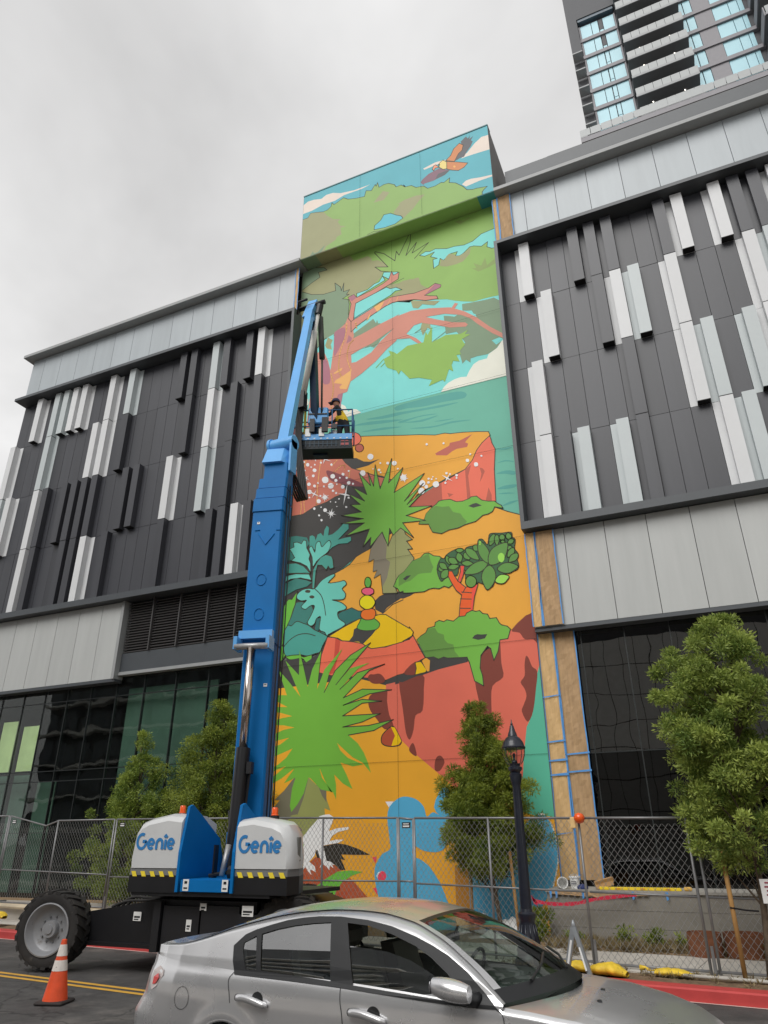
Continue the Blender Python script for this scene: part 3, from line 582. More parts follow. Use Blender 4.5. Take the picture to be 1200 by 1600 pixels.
L|64|s|-616,1113 -617,1109 -620,1106 -624,1105 -628,1106 -631,1109 -634,1112 -634,1117 -633,1121 -631,1123 -627,1125 -623,1124 -619,1121 -617,1117
L|64||-602,1124 -603,1122 -605,1121 -607,1122 -609,1124 -609,1127 -607,1128 -605,1128 -603,1127
L|64||-594,1120 -594,1119 -596,1118 -598,1119 -599,1121 -599,1123 -598,1124 -596,1124 -594,1123
L|64||-590,1128 -591,1126 -592,1126 -594,1126 -595,1128 -595,1129 -594,1130 -592,1130 -591,1129
L|64||-581,1119 -581,1118 -583,1117 -584,1118 -585,1120 -585,1121 -584,1122 -583,1122 -581,1121
L|64||-602,1112 -603,1110 -606,1109 -609,1110 -611,1112 -610,1115 -609,1117 -606,1117 -603,1115
L|64||-608,1100 -609,1096 -613,1095 -617,1096 -619,1100 -619,1104 -616,1107 -612,1107 -609,1104
L|64|s|-619,1089 -620,1084 -623,1081 -627,1080 -631,1081 -635,1084 -638,1088 -638,1093 -637,1097 -635,1100 -631,1101 -626,1100 -622,1097 -620,1093
L|64||-548,1130 -549,1127 -551,1126 -553,1127 -555,1130 -555,1133 -553,1134 -550,1134 -548,1132
L|64||-539,1125 -539,1123 -541,1122 -543,1123 -544,1125 -544,1127 -543,1128 -541,1128 -539,1127
L|64||-553,1100 -554,1098 -555,1097 -558,1098 -559,1100 -559,1102 -557,1104 -555,1103 -553,1102
L|64||-518,1117 -519,1114 -522,1113 -524,1114 -526,1117 -526,1120 -524,1121 -521,1121 -519,1119
L|64||-520,1108 -521,1106 -522,1106 -524,1107 -525,1108 -525,1110 -524,1112 -522,1112 -520,1110
L|64||-648,1086 -650,1083 -652,1082 -655,1084 -657,1086 -657,1090 -655,1092 -652,1092 -649,1090
L|64||-658,1105 -660,1101 -664,1100 -668,1102 -671,1106 -671,1111 -668,1113 -664,1113 -660,1110
L|64||-962,1280 -975,1283 -972,1276 -978,1279 -977,1267 -984,1279 -988,1275 -990,1281 -1000,1277 -995,1286 -1001,1289 -997,1292 -1008,1300 -996,1298 -998,1305 -992,1302 -994,1314 -986,1302 -983,1306 -981,1300 -971,1304 -976,1294 -970,1292 -974,1288
L|64||-998,1209 -1010,1212 -1007,1205 -1013,1210 -1015,1200 -1017,1211 -1023,1209 -1020,1214 -1032,1217 -1021,1219 -1026,1225 -1019,1222 -1021,1233 -1015,1222 -1011,1226 -1011,1220 -1001,1221 -1009,1216
L|64||-925,1129 -936,1131 -933,1125 -939,1129 -941,1120 -943,1130 -948,1128 -946,1133 -956,1136 -947,1137 -950,1143 -945,1140 -946,1151 -941,1141 -937,1144 -937,1139 -927,1139 -935,1135
L|64||-899,1069 -913,1073 -910,1064 -916,1071 -921,1059 -920,1073 -928,1071 -922,1076 -936,1084 -922,1080 -925,1089 -919,1081 -914,1094 -915,1080 -906,1081 -912,1076
L|64||-667,1139 -675,1140 -674,1135 -678,1137 -678,1128 -682,1137 -685,1134 -686,1139 -693,1135 -689,1142 -694,1144 -691,1147 -698,1152 -690,1151 -691,1155 -687,1153 -687,1162 -683,1154 -680,1157 -679,1152 -672,1156 -676,1148 -672,1147 -675,1144
L|64||-534,1101 -549,1111 -557,1103 -553,1114 -566,1128 -550,1117 -543,1125 -547,1114
L|64||-921,1255 -945,1266 -951,1252 -949,1268 -972,1283 -948,1272 -941,1286 -944,1270
L|64||-958,1140 -978,1152 -986,1142 -981,1154 -999,1169 -979,1157 -971,1167 -976,1155
L|64||-877,1096 -874,1128 -897,1139 -873,1133 -865,1164 -868,1131 -846,1120 -869,1126
L|39|o|-786,941 -753,986 -733,940 -717,976 -687,994 -680,967 -660,947 -677,945 -660,919 -674,920 -656,891 -669,857 -690,826 -706,817 -715,821 -706,798 -750,803 -756,861 -776,852 -766,874 -779,871 -776,909 -793,902
L|40||-786,941 -753,986 -737,941 -740,903 -727,891 -737,846 -750,823 -756,861 -776,852 -766,874 -779,871 -776,909 -793,902
L|4|o|-690,801 -700,799 -706,810 -718,818 -710,836 -702,847 -686,856 -661,883 -637,889 -626,899 -613,899 -599,888 -583,884 -573,875 -546,831 -550,799 -560,792 -573,798 -587,793 -603,797 -616,796 -630,791 -650,792 -677,794 -690,796
L|5||-703,816 -702,847 -686,856 -661,883 -637,889 -613,898 -608,874 -601,856 -608,841 -631,843 -645,843 -669,827 -683,825
L|25||-690,836 -679,843 -666,843 -676,834 -683,830
L|4|o|-639,990 -635,997 -622,1001 -617,1016 -599,1033 -586,1040 -578,1048 -567,1049 -545,1047 -527,1036 -509,1034 -490,1038 -484,1042 -469,1041 -455,1026 -437,1019 -420,1016 -411,1006 -403,1000 -399,991 -421,999 -428,987 -440,982 -455,981 -476,967 -507,963 -525,957 -552,956 -574,949 -599,958 -606,972 -610,984
L|5||-638,990 -635,997 -622,1000 -617,1016 -599,1032 -586,1035 -568,1028 -549,1027 -538,1007 -517,998 -511,986 -500,971 -506,964 -525,958 -552,957 -574,950 -599,959 -605,973 -610,985
L|25||-494,1016 -482,1020 -471,1021 -456,1010 -480,1008
L|37|o|-719,1218 -730,1138 -684,1179 -713,1103 -618,1145 -681,1069 -622,1114 -673,1057 -616,1093 -668,1048 -599,1038 -677,1023 -619,997 -688,1003 -656,952 -694,988 -717,970 -728,993 -733,939 -751,986 -789,947 -786,976 -811,952 -791,1003 -867,995 -807,1025 -883,1037 -810,1039 -882,1063 -817,1062 -853,1092 -821,1087 -862,1131 -807,1095 -846,1149 -800,1115 -826,1192 -788,1142 -797,1189 -778,1138 -773,1209 -757,1125
L|55||-1082,952 -1068,1026 -1035,1025 -997,1013 -987,991 -1030,947
L|56||-987,981 -988,1015 -979,1017 -970,1010 -967,998 -961,1016 -950,1019 -941,1007 -938,1027 -931,1039 -923,1031 -925,1007 -911,1008 -893,1019 -876,1035 -859,1030 -858,1016 -875,1002 -893,987 -872,989 -851,989 -849,977 -861,971 -889,974 -910,967 -934,948
L|54|o|-979,899 -993,921 -1015,935 -1048,947 -1036,955 -1046,972 -1056,986 -1040,990 -1043,1004 -1030,1004 -1015,996 -1008,1007 -999,1003 -996,979 -984,956 -987,943 -981,929
L|56|o|-972,849 -973,882 -971,908 -958,929 -947,942 -930,947 -912,939 -907,927 -904,902 -915,900 -922,910 -928,899 -943,916 -957,919 -962,900 -965,848
L|54|so|-973,916 -976,945 -988,974 -979,982 -968,961 -965,987 -953,993 -945,974 -931,985 -921,990 -915,978 -923,956 -944,943 -961,931
L|56|o|-1081,942 -1030,937 -1004,923 -979,896 -1028,905 -1079,911
L|54|o|-1079,901 -1028,903 -984,895 -975,875 -1013,888 -1045,889 -1077,878
L|55||-1077,874 -1027,889 -994,878 -974,868 -990,858 -1025,854 -1074,835
L|24|o|-1075,693 -1072,796 -1055,822 -1049,828 -1038,826 -1021,848 -1026,809 -1032,794 -1044,754 -1056,715 -1064,679
L|55|o|-1023,815 -1005,815 -973,801 -958,771 -985,750 -974,733 -1001,736 -1037,744 -1048,751 -1038,772
L|57|o|-887,762 -877,768 -857,772 -844,775 -824,763 -815,762 -814,741 -843,735 -863,727 -883,746
L|57||-959,722 -954,758 -937,759 -940,738 -949,718 -926,718 -918,699 -935,707
L|54|so|-963,848 -941,870 -907,883 -900,877 -920,859 -886,857 -869,858 -862,846 -875,835 -864,818 -871,803 -905,806 -878,795 -861,780 -867,772 -887,768 -883,749 -863,729 -915,708 -918,699 -926,715 -944,726 -941,761 -954,758 -960,744 -972,739 -983,750 -972,770 -962,794 -970,799 -980,796 -992,790 -1006,800 -989,816 -1005,817 -1020,825 -1021,838 -1004,850 -982,851
L|29|l15s|-963,847 -943,826 -932,799 -925,764
L|29|s|-977,842 -978,840 -980,838 -984,838 -988,839 -992,840 -994,842 -995,844 -995,846 -992,847 -989,848 -984,847 -981,846 -978,844
L|29||-963,823 -965,820 -970,819 -976,821 -980,824 -980,827 -976,829 -971,829 -965,826
L|24|so|-1049,666 -1009,663 -990,653 -966,657 -966,642 -982,637 -996,650 -1035,650
L|24|so|-1080,691 -1065,694 -1054,685 -1049,667 -1062,649 -1080,644
L|56|so|-1057,688 -1059,726 -1047,750 -1035,747 -1018,758 -995,749 -979,742 -960,727 -941,717 -922,706 -918,701 -932,678 -939,662 -953,659 -979,655 -998,660 -1028,662 -1049,663
L|29|l15s|-1057,688 -1038,706 -1012,718 -982,718 -956,709
L|9||-1089,548 -1077,644 -1048,651 -1035,650 -1005,650 -982,637 -942,659 -940,605 -904,595 -817,582 -742,568 -676,592 -677,562 -742,554 -782,541 -823,536 -864,530 -1021,530
L|43|o|-917,701 -896,697 -874,686 -849,681 -814,674 -790,657 -742,654 -675,667 -664,676 -647,642 -632,614 -658,604 -680,586 -694,579 -709,577 -742,567 -793,577 -817,581 -904,594 -940,605 -935,652
L|44||-892,695 -877,686 -881,653 -894,600 -908,597 -895,645
L|65|o|-914,702 -868,723 -822,740 -783,742 -755,745 -741,742 -724,730 -674,696 -674,700 -663,685 -667,675 -693,664 -691,663 -715,659 -742,655 -783,654 -797,661 -811,671 -849,682 -871,685 -885,694
L|9||-851,682 -839,695 -836,713 -825,718 -769,705 -783,690 -809,669 -821,677
L|50|so|-827,716 -820,730 -811,742 -783,739 -765,727 -759,716 -769,705 -793,704 -814,708
L|52|so|-816,753 -810,763 -792,765 -776,762 -771,749 -778,735 -801,735 -814,744
L|66|so|-773,781 -776,773 -782,767 -791,764 -802,765 -811,771 -818,778 -820,787 -818,796 -811,802 -802,805 -791,803 -782,798 -776,790
L|38|so|-777,813 -778,808 -784,805 -791,804 -800,805 -807,809 -812,813 -814,818 -813,823 -807,826 -800,827 -791,826 -784,823 -778,818
L|50|so|-785,840 -786,833 -789,828 -793,826 -797,827 -801,830 -804,836 -805,843 -804,850 -801,855 -797,857 -793,856 -789,853 -786,847
L|11|so|-580,876 -570,875 -563,884 -546,893 -522,897 -513,889 -505,896 -490,898 -474,895 -471,912 -460,911 -448,894 -442,920 -432,924 -408,920 -383,918 -381,904 -374,895 -378,872 -370,856 -374,843 -371,823 -380,812 -408,811 -421,793 -436,801 -444,777 -480,795 -487,783 -512,800 -513,832 -529,845 -536,823 -566,821 -581,813 -591,848
L|13|o|-537,702 -532,742 -526,767 -540,781 -553,806 -563,830 -560,838 -549,836 -543,822 -534,806 -514,786 -509,787 -481,790 -492,759 -497,734 -501,716
L|14|o|-535,807 -526,831 -526,848 -514,846 -519,820 -528,800
L|29|l15|-526,775 -491,767
L|29|l15|-530,757 -494,751
L|29|l15|-533,732 -498,727
L|29|l15|-514,786 -523,772
L|14||-497,785 -482,789 -494,756 -500,719 -505,720 -500,753
L|12|so|-588,847 -582,840 -573,837 -565,841 -561,847 -566,853 -575,857 -583,855
L|12|so|-579,820 -569,819 -561,824 -559,834 -560,843 -569,843 -578,839 -581,830
L|12|so|-584,864 -583,855 -578,847 -569,844 -561,843 -563,851 -567,860 -575,864
L|12|so|-560,846 -552,841 -543,839 -534,843 -528,848 -535,852 -545,855 -554,853
L|12|so|-563,882 -566,875 -565,867 -560,860 -554,855 -552,862 -552,870 -556,878
L|12|so|-558,873 -556,863 -549,856 -539,854 -531,855 -534,863 -540,872 -550,875
L|12|so|-530,885 -535,879 -536,870 -531,862 -525,857 -520,863 -518,872 -522,880
L|12|so|-536,893 -532,887 -525,884 -518,886 -513,889 -517,894 -524,897 -531,897
L|12|so|-522,854 -515,847 -506,843 -496,845 -490,848 -496,854 -505,859 -515,858
L|12|so|-513,882 -516,874 -513,866 -506,862 -499,860 -497,867 -499,875 -505,881
L|12|so|-508,893 -507,880 -498,867 -484,858 -473,856 -476,867 -483,882 -495,891
L|12|so|-487,898 -488,889 -485,883 -478,881 -471,882 -471,889 -473,896 -479,899
L|12|so|-512,800 -504,791 -495,790 -489,797 -486,805 -493,812 -502,815 -509,810
L|12|so|-427,921 -436,918 -442,910 -444,899 -442,890 -435,893 -427,901 -425,911
L|12|so|-421,918 -427,913 -429,903 -427,894 -423,887 -419,892 -415,901 -416,911
L|12|so|-408,917 -414,913 -416,907 -412,901 -407,897 -402,901 -400,907 -402,913
L|12|so|-391,918 -397,913 -398,907 -395,901 -390,897 -385,901 -382,907 -385,913
L|12|so|-377,895 -383,899 -389,899 -393,894 -395,888 -390,886 -384,885 -379,889
L|12|so|-407,900 -411,899 -413,896 -411,893 -407,891 -404,892 -401,894 -403,898
L|12|so|-393,881 -396,876 -395,870 -390,866 -385,864 -383,869 -383,875 -386,880
L|12|so|-379,873 -388,873 -395,867 -398,858 -398,850 -391,851 -382,855 -378,863
L|12|so|-370,856 -379,858 -389,854 -394,845 -396,836 -388,836 -378,838 -371,846
L|23|so|-435,790 -425,783 -413,782 -403,790 -398,798 -407,804 -420,806 -430,800
L|5|so|-484,797 -486,791 -490,786 -497,783 -503,784 -509,788 -513,795 -514,802 -512,808 -508,813 -501,816 -495,814 -489,810 -485,804
L|12|so|-450,845 -467,852 -488,848 -506,836 -515,823 -499,819 -477,820 -459,830
L|12|so|-449,842 -443,858 -447,880 -459,900 -471,912 -475,895 -473,873 -463,853
L|12|so|-446,836 -462,827 -470,808 -466,787 -457,771 -443,781 -433,799 -434,820
L|12|so|-427,822 -415,811 -398,807 -382,813 -372,821 -383,830 -400,836 -416,833
L|12|so|-447,838 -426,837 -407,848 -397,870 -395,890 -414,890 -436,881 -448,861
L|23|s|-406,850 -407,845 -410,841 -413,839 -417,840 -420,843 -422,847 -423,853 -422,859 -419,863 -415,865 -411,864 -408,861 -406,856
L|23||-465,901 -466,898 -468,896 -470,897 -471,900 -470,904 -469,907 -467,908 -465,905
L|33||-1130,572 -822,579 -678,534 -276,361 -323,-27 -1077,-63
L|49||-345,575 -332,574 -325,363 -331,233 -357,238 -388,240 -415,249 -420,257 -399,367 -387,428 -365,478
L|7||-742,556 -677,565 -695,558 -597,581 -522,593 -489,596 -437,639 -403,659 -342,698 -342,572 -350,549 -365,478 -372,453 -387,428 -399,367 -394,404 -404,332 -414,274 -449,258 -545,284 -587,318 -614,341 -681,395 -681,397 -702,417 -743,451
L|9||-630,616 -521,604 -520,592 -597,581 -642,571 -695,557 -716,554 -716,567 -694,576 -628,579
L|3|s|-741,544 -782,535 -792,518 -786,494 -766,469 -746,445 -722,451 -733,479 -739,514
L|3|s|-705,556 -695,558 -640,571 -638,537 -643,484 -662,473 -668,440 -677,418 -684,421 -690,441 -696,491
L|3|s|-681,392 -677,403 -670,408 -664,394 -662,377 -674,383
L|3|s|-504,543 -494,562 -487,596 -474,614 -459,622 -438,639 -434,638 -435,581 -433,547 -461,528 -467,486 -470,433 -488,434 -496,488
L|3|s|-379,570 -374,591 -368,587 -361,565 -350,552 -357,513 -368,464 -383,439 -395,463 -390,477 -381,497 -384,515 -392,531 -381,545
L|3|s|-403,660 -347,696 -341,621 -352,630 -373,633 -384,650
L|3|s|-616,344 -614,366 -606,375 -597,373 -591,359 -604,341
L|3|s|-793,575 -788,586 -776,585 -762,586 -751,579 -744,566 -756,560 -779,562
L|3|s|-691,579 -673,599 -655,607 -641,605 -628,581 -659,573
L|17|so|-755,415 -754,429 -743,441 -729,450 -719,448 -708,429 -701,414 -707,405 -728,403 -747,407
L|65||-729,450 -719,448 -708,429 -701,414 -709,406 -728,404 -724,416 -718,428
L|65|o|-660,605 -644,606 -629,584 -631,577 -661,573 -657,590
L|53||-641,607 -630,614 -619,606 -622,579 -628,579
L|4|o|-653,663 -642,672 -628,679 -622,690 -603,693 -601,703 -590,707 -578,702 -569,706 -552,700 -537,710 -520,710 -515,717 -501,722 -491,718 -481,719 -473,710 -461,707 -456,695 -439,695 -432,680 -427,675 -413,670 -406,662 -408,655 -414,639 -434,638 -441,610 -453,589 -459,619 -467,626 -485,605 -489,574 -484,555 -483,530 -505,544 -515,589 -521,604 -555,606 -572,608 -582,612 -596,607 -609,615 -630,614 -636,634
L|5||-653,663 -642,671 -628,678 -621,688 -603,689 -595,675 -579,668 -578,655 -570,645 -555,640 -552,622 -541,607 -555,607 -572,608 -582,612 -596,608 -609,615 -630,615
L|25||-505,650 -498,657 -491,659 -481,657 -465,656 -472,646 -489,644
L|22||-1004,345 -1031,310 -1059,288 -1042,288 -1065,264 -1048,264 -1052,246 -1005,234 -943,279 -909,295 -909,312
L|35||-960,340 -969,308 -989,274 -988,254 -1006,251 -1019,235 -981,195 -971,195 -924,244 -909,250 -911,266 -894,260 -909,295 -930,316
L|22||-960,338 -972,291 -988,251 -991,274
L|22||-929,315 -907,306 -906,280 -919,295
L|36||-1082,557 -1037,553 -1070,627 -1031,587 -994,545 -1048,649 -1002,604 -1004,673 -989,625 -973,570 -961,616 -935,665 -944,561 -923,612 -869,664 -908,602 -922,551 -890,606 -845,643 -786,670 -838,620 -887,568 -845,608 -789,617 -824,603 -875,555 -824,594 -745,609 -789,597 -864,532 -809,550 -726,541 -789,536 -864,513 -809,524 -754,515 -809,514 -865,486 -809,485 -758,484 -809,467 -864,458 -792,457 -722,467 -776,444 -848,437 -842,433 -821,416 -804,393 -792,368 -784,344 -807,369 -835,383 -856,400 -880,420 -870,401 -848,382 -805,364 -834,361 -869,372 -851,342 -834,308 -861,322 -886,344 -880,320 -879,285 -888,303 -895,303 -913,332 -929,362 -921,338 -890,303 -923,310 -953,337 -960,340 -972,302 -989,277 -1006,259 -1011,274 -1007,315 -998,341 -1032,328 -1018,345 -1003,362 -1033,343 -1077,325 -1087,466
L|29|l15|-922,551 -890,606 -845,643 -786,670 -838,620 -887,568
L|29|l15|-875,555 -824,594 -745,609 -789,597 -864,532 -809,550 -726,541 -789,536 -864,513 -809,524 -754,515 -809,514 -865,486 -809,485 -758,484 -809,467 -864,458 -792,457 -722,467 -776,444 -848,437
L|33||-1085,541 -1067,538 -1033,521 -1083,525
L|33||-1082,510 -1056,508 -1017,496 -1048,493 -1081,488
L|33||-1084,477 -1043,474 -1008,466 -1042,462 -1082,449
L|33||-1080,427 -1055,436 -1023,441 -1050,425 -1079,418
L|33||-1084,429 -1058,436 -1024,440 -1057,425 -1083,417
L|33||-1085,390 -1048,401 -1011,413 -1029,391 -1054,374 -1083,363
L|33||-1082,351 -1057,362 -1029,370 -1056,351 -1081,340
L|33||-1080,323 -1040,340 -1004,363 -1032,328 -1014,333 -1003,340 -1031,310 -1063,287 -1044,288 -1068,261 -1050,262 -1052,246 -1085,241
L|2||-1004,123 -976,125 -949,145 -932,157 -909,155 -879,140 -862,129 -883,120 -907,85 -942,47 -998,26
L|2||-893,48 -884,69 -859,105 -837,113 -816,96 -788,71 -769,46
L|17|s|-883,68 -868,80 -846,86 -813,89 -834,84 -853,69
L|24||-967,56 -944,83 -907,108 -871,126 -835,129 -805,126 -835,117 -859,103 -873,86 -889,52
L|0||-911,181 -873,187 -848,184 -817,175 -785,162 -826,162 -862,163 -850,150 -863,153 -855,141 -850,130 -862,129 -879,141 -901,145
L|0||-933,168 -927,173 -918,155 -927,155
L|64||-987,189 -974,197 -950,222 -928,242 -925,248 -912,251 -897,252 -884,245 -889,231 -897,214 -876,220 -842,223 -844,217 -871,212 -888,203 -895,192 -876,195 -855,195 -870,188 -893,185 -911,182 -908,171 -901,149 -889,147 -879,140 -886,141 -882,133 -891,139 -893,129 -901,137 -909,141 -920,133 -914,145 -927,173 -932,171 -934,161 -949,147 -933,137 -929,124 -941,129 -946,129 -941,118 -950,125 -958,135 -971,125 -983,123
L|24||-974,187 -965,185 -968,175 -973,174
L|42||-780,157 -768,158 -771,144
L|42||-778,93 -767,94 -766,78
L|64||-745,277 -723,277 -736,264
L|1|s|-740,238 -736,262 -719,279 -697,287 -667,281 -647,264 -640,242 -625,251 -609,245 -589,234 -594,183 -612,169 -633,168 -654,172 -674,181 -677,160 -657,152 -634,135 -610,101 -590,54 -570,12 -746,-15 -762,68 -771,101 -773,134 -756,162 -734,174 -735,197
L|42|s|-744,117 -745,113 -748,109 -753,107 -757,107 -762,109 -765,112 -766,117 -765,122 -762,126 -757,128 -753,128 -748,126 -745,122
L|64||-769,118 -764,126 -755,128 -763,123 -766,114
L|1||-544,135 -455,177 -398,232 -378,244 -362,239 -353,223 -346,201 -343,171 -347,142 -360,105 -373,84 -390,61 -394,37 -410,-31 -558,-38
L|8|l16s|-353,226 -346,201 -343,171 -347,142 -360,103
L|8||-381,242 -369,245 -362,241 -372,240
L|1|s|-621,262 -598,304 -578,294 -555,284 -562,220 -595,235
L|32||-576,141 -543,141 -545,81 -544,-38 -578,-39
U|63|R|-1116,2908 -284,2426 -335,1757 -1068,2052
U|59||-1060,2362 -1047,2358 -1027,2369 -1002,2367 -969,2356 -949,2367 -921,2364 -889,2347 -834,2335 -768,2333 -803,2327 -873,2330 -912,2319 -960,2322 -1008,2313 -1047,2313 -1058,2316
U|59||-427,2288 -416,2302 -406,2305 -377,2337 -352,2355 -325,2352 -327,2281 -373,2286 -410,2289
U|59||-431,2166 -417,2177 -400,2177 -368,2168 -326,2160 -326,2153 -372,2154 -418,2150
U|59||-565,2310 -520,2318 -482,2312 -482,2303 -521,2304 -561,2302
U|60|o|-1056,2285 -1048,2284 -1023,2283 -1012,2302 -987,2295 -959,2285 -941,2286 -927,2297 -924,2315 -915,2301 -900,2306 -888,2312 -876,2317 -857,2301 -825,2290 -791,2283 -785,2309 -764,2299 -749,2323 -745,2312 -740,2328 -734,2301 -715,2306 -697,2303 -675,2286 -668,2271 -649,2271 -635,2255 -640,2267 -633,2254 -611,2250 -594,2232 -566,2225 -552,2207 -524,2205 -503,2211 -493,2206 -472,2218 -475,2197 -453,2184 -428,2155 -416,2134 -397,2126 -384,2125 -348,2116 -359,2108 -366,2100 -368,2073 -489,1983 -1064,1991
U|62||-1056,2285 -1048,2283 -1023,2282 -1012,2301 -987,2294 -955,2281 -944,2261 -917,2229 -886,2215 -897,2206 -885,2182 -862,2169 -885,2172 -880,2138 -899,2134 -903,2122 -941,2106 -948,2086 -970,2063 -1052,2061
U|62||-755,2235 -738,2255 -719,2275 -693,2257 -716,2230
U|62||-680,2153 -654,2183 -666,2184 -637,2193 -595,2193 -563,2183 -585,2163 -607,2137 -643,2109 -653,2123 -667,2129
U|61|o|-753,2104 -751,2122 -727,2138 -716,2158 -691,2154 -669,2135 -652,2124 -645,2110 -674,2096 -713,2096
U|10||-975,2093 -952,2111 -945,2114 -956,2092 -978,2076 -1010,2080 -995,2106 -989,2094
U|29|l12|-778,2092 -756,2096 -717,2085
U|16||-452,2287 -436,2317 -421,2352 -425,2371 -416,2378 -405,2387 -399,2373 -391,2384 -394,2368 -380,2375 -389,2359 -383,2350 -391,2331 -409,2307 -417,2292 -431,2293
U|19|o|-482,2307 -464,2322 -452,2349 -430,2366 -417,2350 -422,2328 -436,2317 -452,2287
U|19|o|-482,2303 -445,2281 -406,2256 -420,2242 -440,2237 -464,2251 -480,2264
U|18||-507,2282 -470,2253 -488,2240 -530,2233 -562,2235 -567,2231 -577,2247 -570,2258 -546,2274
U|20|o|-506,2306 -492,2315 -479,2299 -480,2266 -494,2270 -507,2287
U|15|o|-532,2290 -526,2304 -519,2305 -507,2287 -521,2290 -527,2279
U|16||-481,2257 -470,2253 -488,2240 -523,2237 -512,2257
U|29||-503,2297 -504,2295 -506,2294 -509,2296 -510,2299 -510,2302 -508,2304 -506,2303 -504,2301
U|34||-449,2260 -450,2257 -452,2256 -455,2258 -457,2262 -457,2266 -455,2268 -452,2267 -450,2264"""
def clip(P, lo, hi):
    for ax, v, sg in ((0, lo[0], 1), (0, hi[0], -1), (1, lo[1], 1), (1, hi[1], -1)):
        o = []
        for i, p in enumerate(P):
            q = P[i-1]; a = (p[ax]-v)*sg >= 0; b = (q[ax]-v)*sg >= 0
            if a != b:
                t = (v-q[ax])/(p[ax]-q[ax]); o.append((q[0]+(p[0]-q[0])*t, q[1]+(p[1]-q[1])*t))
            if a: o.append(p)
        P = o
        if not P: break
    return P
def mural():
    ls = MURAL.split('\n'); cols = [c.split(':')[1] for c in ls[0].split(';')]; nm = [c.split(':')[0] for c in ls[0].split(';')]
    cols = [tuple(min(x*PG, .86) for x in lin(tuple(map(int, c.split(','))))) for c in cols]
    ol = cols[nm.index('ol')]
    V = []; F = []; CC = []
    def put(P, pl, y, c):
        rect = ((-10.66, .1), (-3.44, 20.85)) if pl == 'L' else ((-10.45, 20.88), (-3.285, 23.99))
        P = clip(P, *rect)
        Q = [p for i, p in enumerate(P) if math.dist(p, P[i-1]) > 1e-4]
        if len(Q) < 3: return
        vs = [Vector((p[0], p[1], 0)) for p in Q]; o = len(V)
        V.extend((p[0], y, p[1]) for p in Q)
        for tr in tessellate_polygon([vs]):
            a, b, d = (vs[i] for i in tr)
            cr_ = (b.x-a.x)*(d.y-a.y)-(b.y-a.y)*(d.x-a.x)
            if abs(cr_) < 1e-7: continue
            F.append(tuple(i+o for i in (tr if cr_ > 0 else tr[::-1]))); CC.append(c)
    def stroke(P, wd, closed, pl, y, c):
        n = len(P)
        for i in range(n if closed else n-1):
            a = Vector(P[i]); b = Vector(P[(i+1) % n]); d = (b-a)
            if d.length < 1e-4: continue
            d.normalize(); nn = Vector((-d.y, d.x))*wd/2; e = d*wd*.35
            put([tuple(a-nn-e), tuple(b-nn+e), tuple(b+nn+e), tuple(a+nn-e)], pl, y, c)
    yo = {'L': 16.757, 'U': 16.207}; k = {'L': 0, 'U': 0}
    for row in ls[1:]:
        pl, ci, fl, pts = row.split('|'); c = cols[int(ci)]
        P = [tuple(float(v)/100 for v in p.split(',')) for p in pts.split()]
        k[pl] += 1; y = yo[pl]-k[pl]*.00012
        if fl.startswith('l'):
            wd = float(fl[1:].rstrip('s'))/10*.0165
            if fl.endswith('s'): P = smooth_pts(P, 4, False)
            stroke(P, wd, False, pl, y, c); continue
        if 's' in fl: P = smooth_pts(P, 3)
        put(P, pl, y, c)
        if 'o' in fl: stroke(P, .024, True, pl, y-.00006, ol)
    me = bpy.data.meshes.new('mural'); me.from_pydata([tuple(Vector(p)-ROOT[mt_.name]) for p in V], [], F); me.materials.append(pm)
    at_ = me.color_attributes.new('paint', 'FLOAT_COLOR', 'CORNER')
    arr = np.ones((len(F)*3, 4), np.float32); arr[:, :3] = np.repeat(np.array(CC, np.float32), 3, axis=0); at_.data.foreach_set('color', arr.ravel())
    o = bpy.data.objects.new('mural', me); COL.objects.link(o); o.parent = mt_
    return o
PG = 1.13
mural()
def painted(c):
    return mat('paint_%d_%d_%d' % c, tuple(min(x*PG, .86) for x in lin(c)), .55, var=.04)
for a, b, c in ((-10.45, -9.85, (122, 144, 116)), (-9.848, -9.0, (154, 154, 116)), (-8.998, -3.85, (148, 180, 106)), (-3.848, -3.285, (70, 150, 162))):
    build(MB().b2((a, 16.215, 20.855), (b, 16.756, 20.868)), 'painted_soffit', painted(c), mt_)
# panel joints in the wall
jm = bpy.data.materials.new('joint'); jm.use_nodes = True; _t = jm.node_tree; _b = _t.nodes['Principled BSDF']; _b.inputs['Base Color'].default_value = (.02, .02, .02, 1); _b.inputs['Alpha'].default_value = .2; _b.inputs['Roughness'].default_value = .9
for z in (3.66, 6.3, 9.0, 11.7, 14.1, 16.5): build(MB().b2((-10.66, 16.70, z), (-3.44, 16.704, z+.018)), 'wall_joint', jm, mt_)
build(MB().b2((-7.105, 16.70, .2), (-7.092, 16.704, 20.8)), 'wall_joint', jm, mt_)
for x in (-8.08, -5.75): build(MB().b2((x, 16.155, 20.9), (x+.013, 16.159, 23.95)), 'wall_joint', jm, mt_)
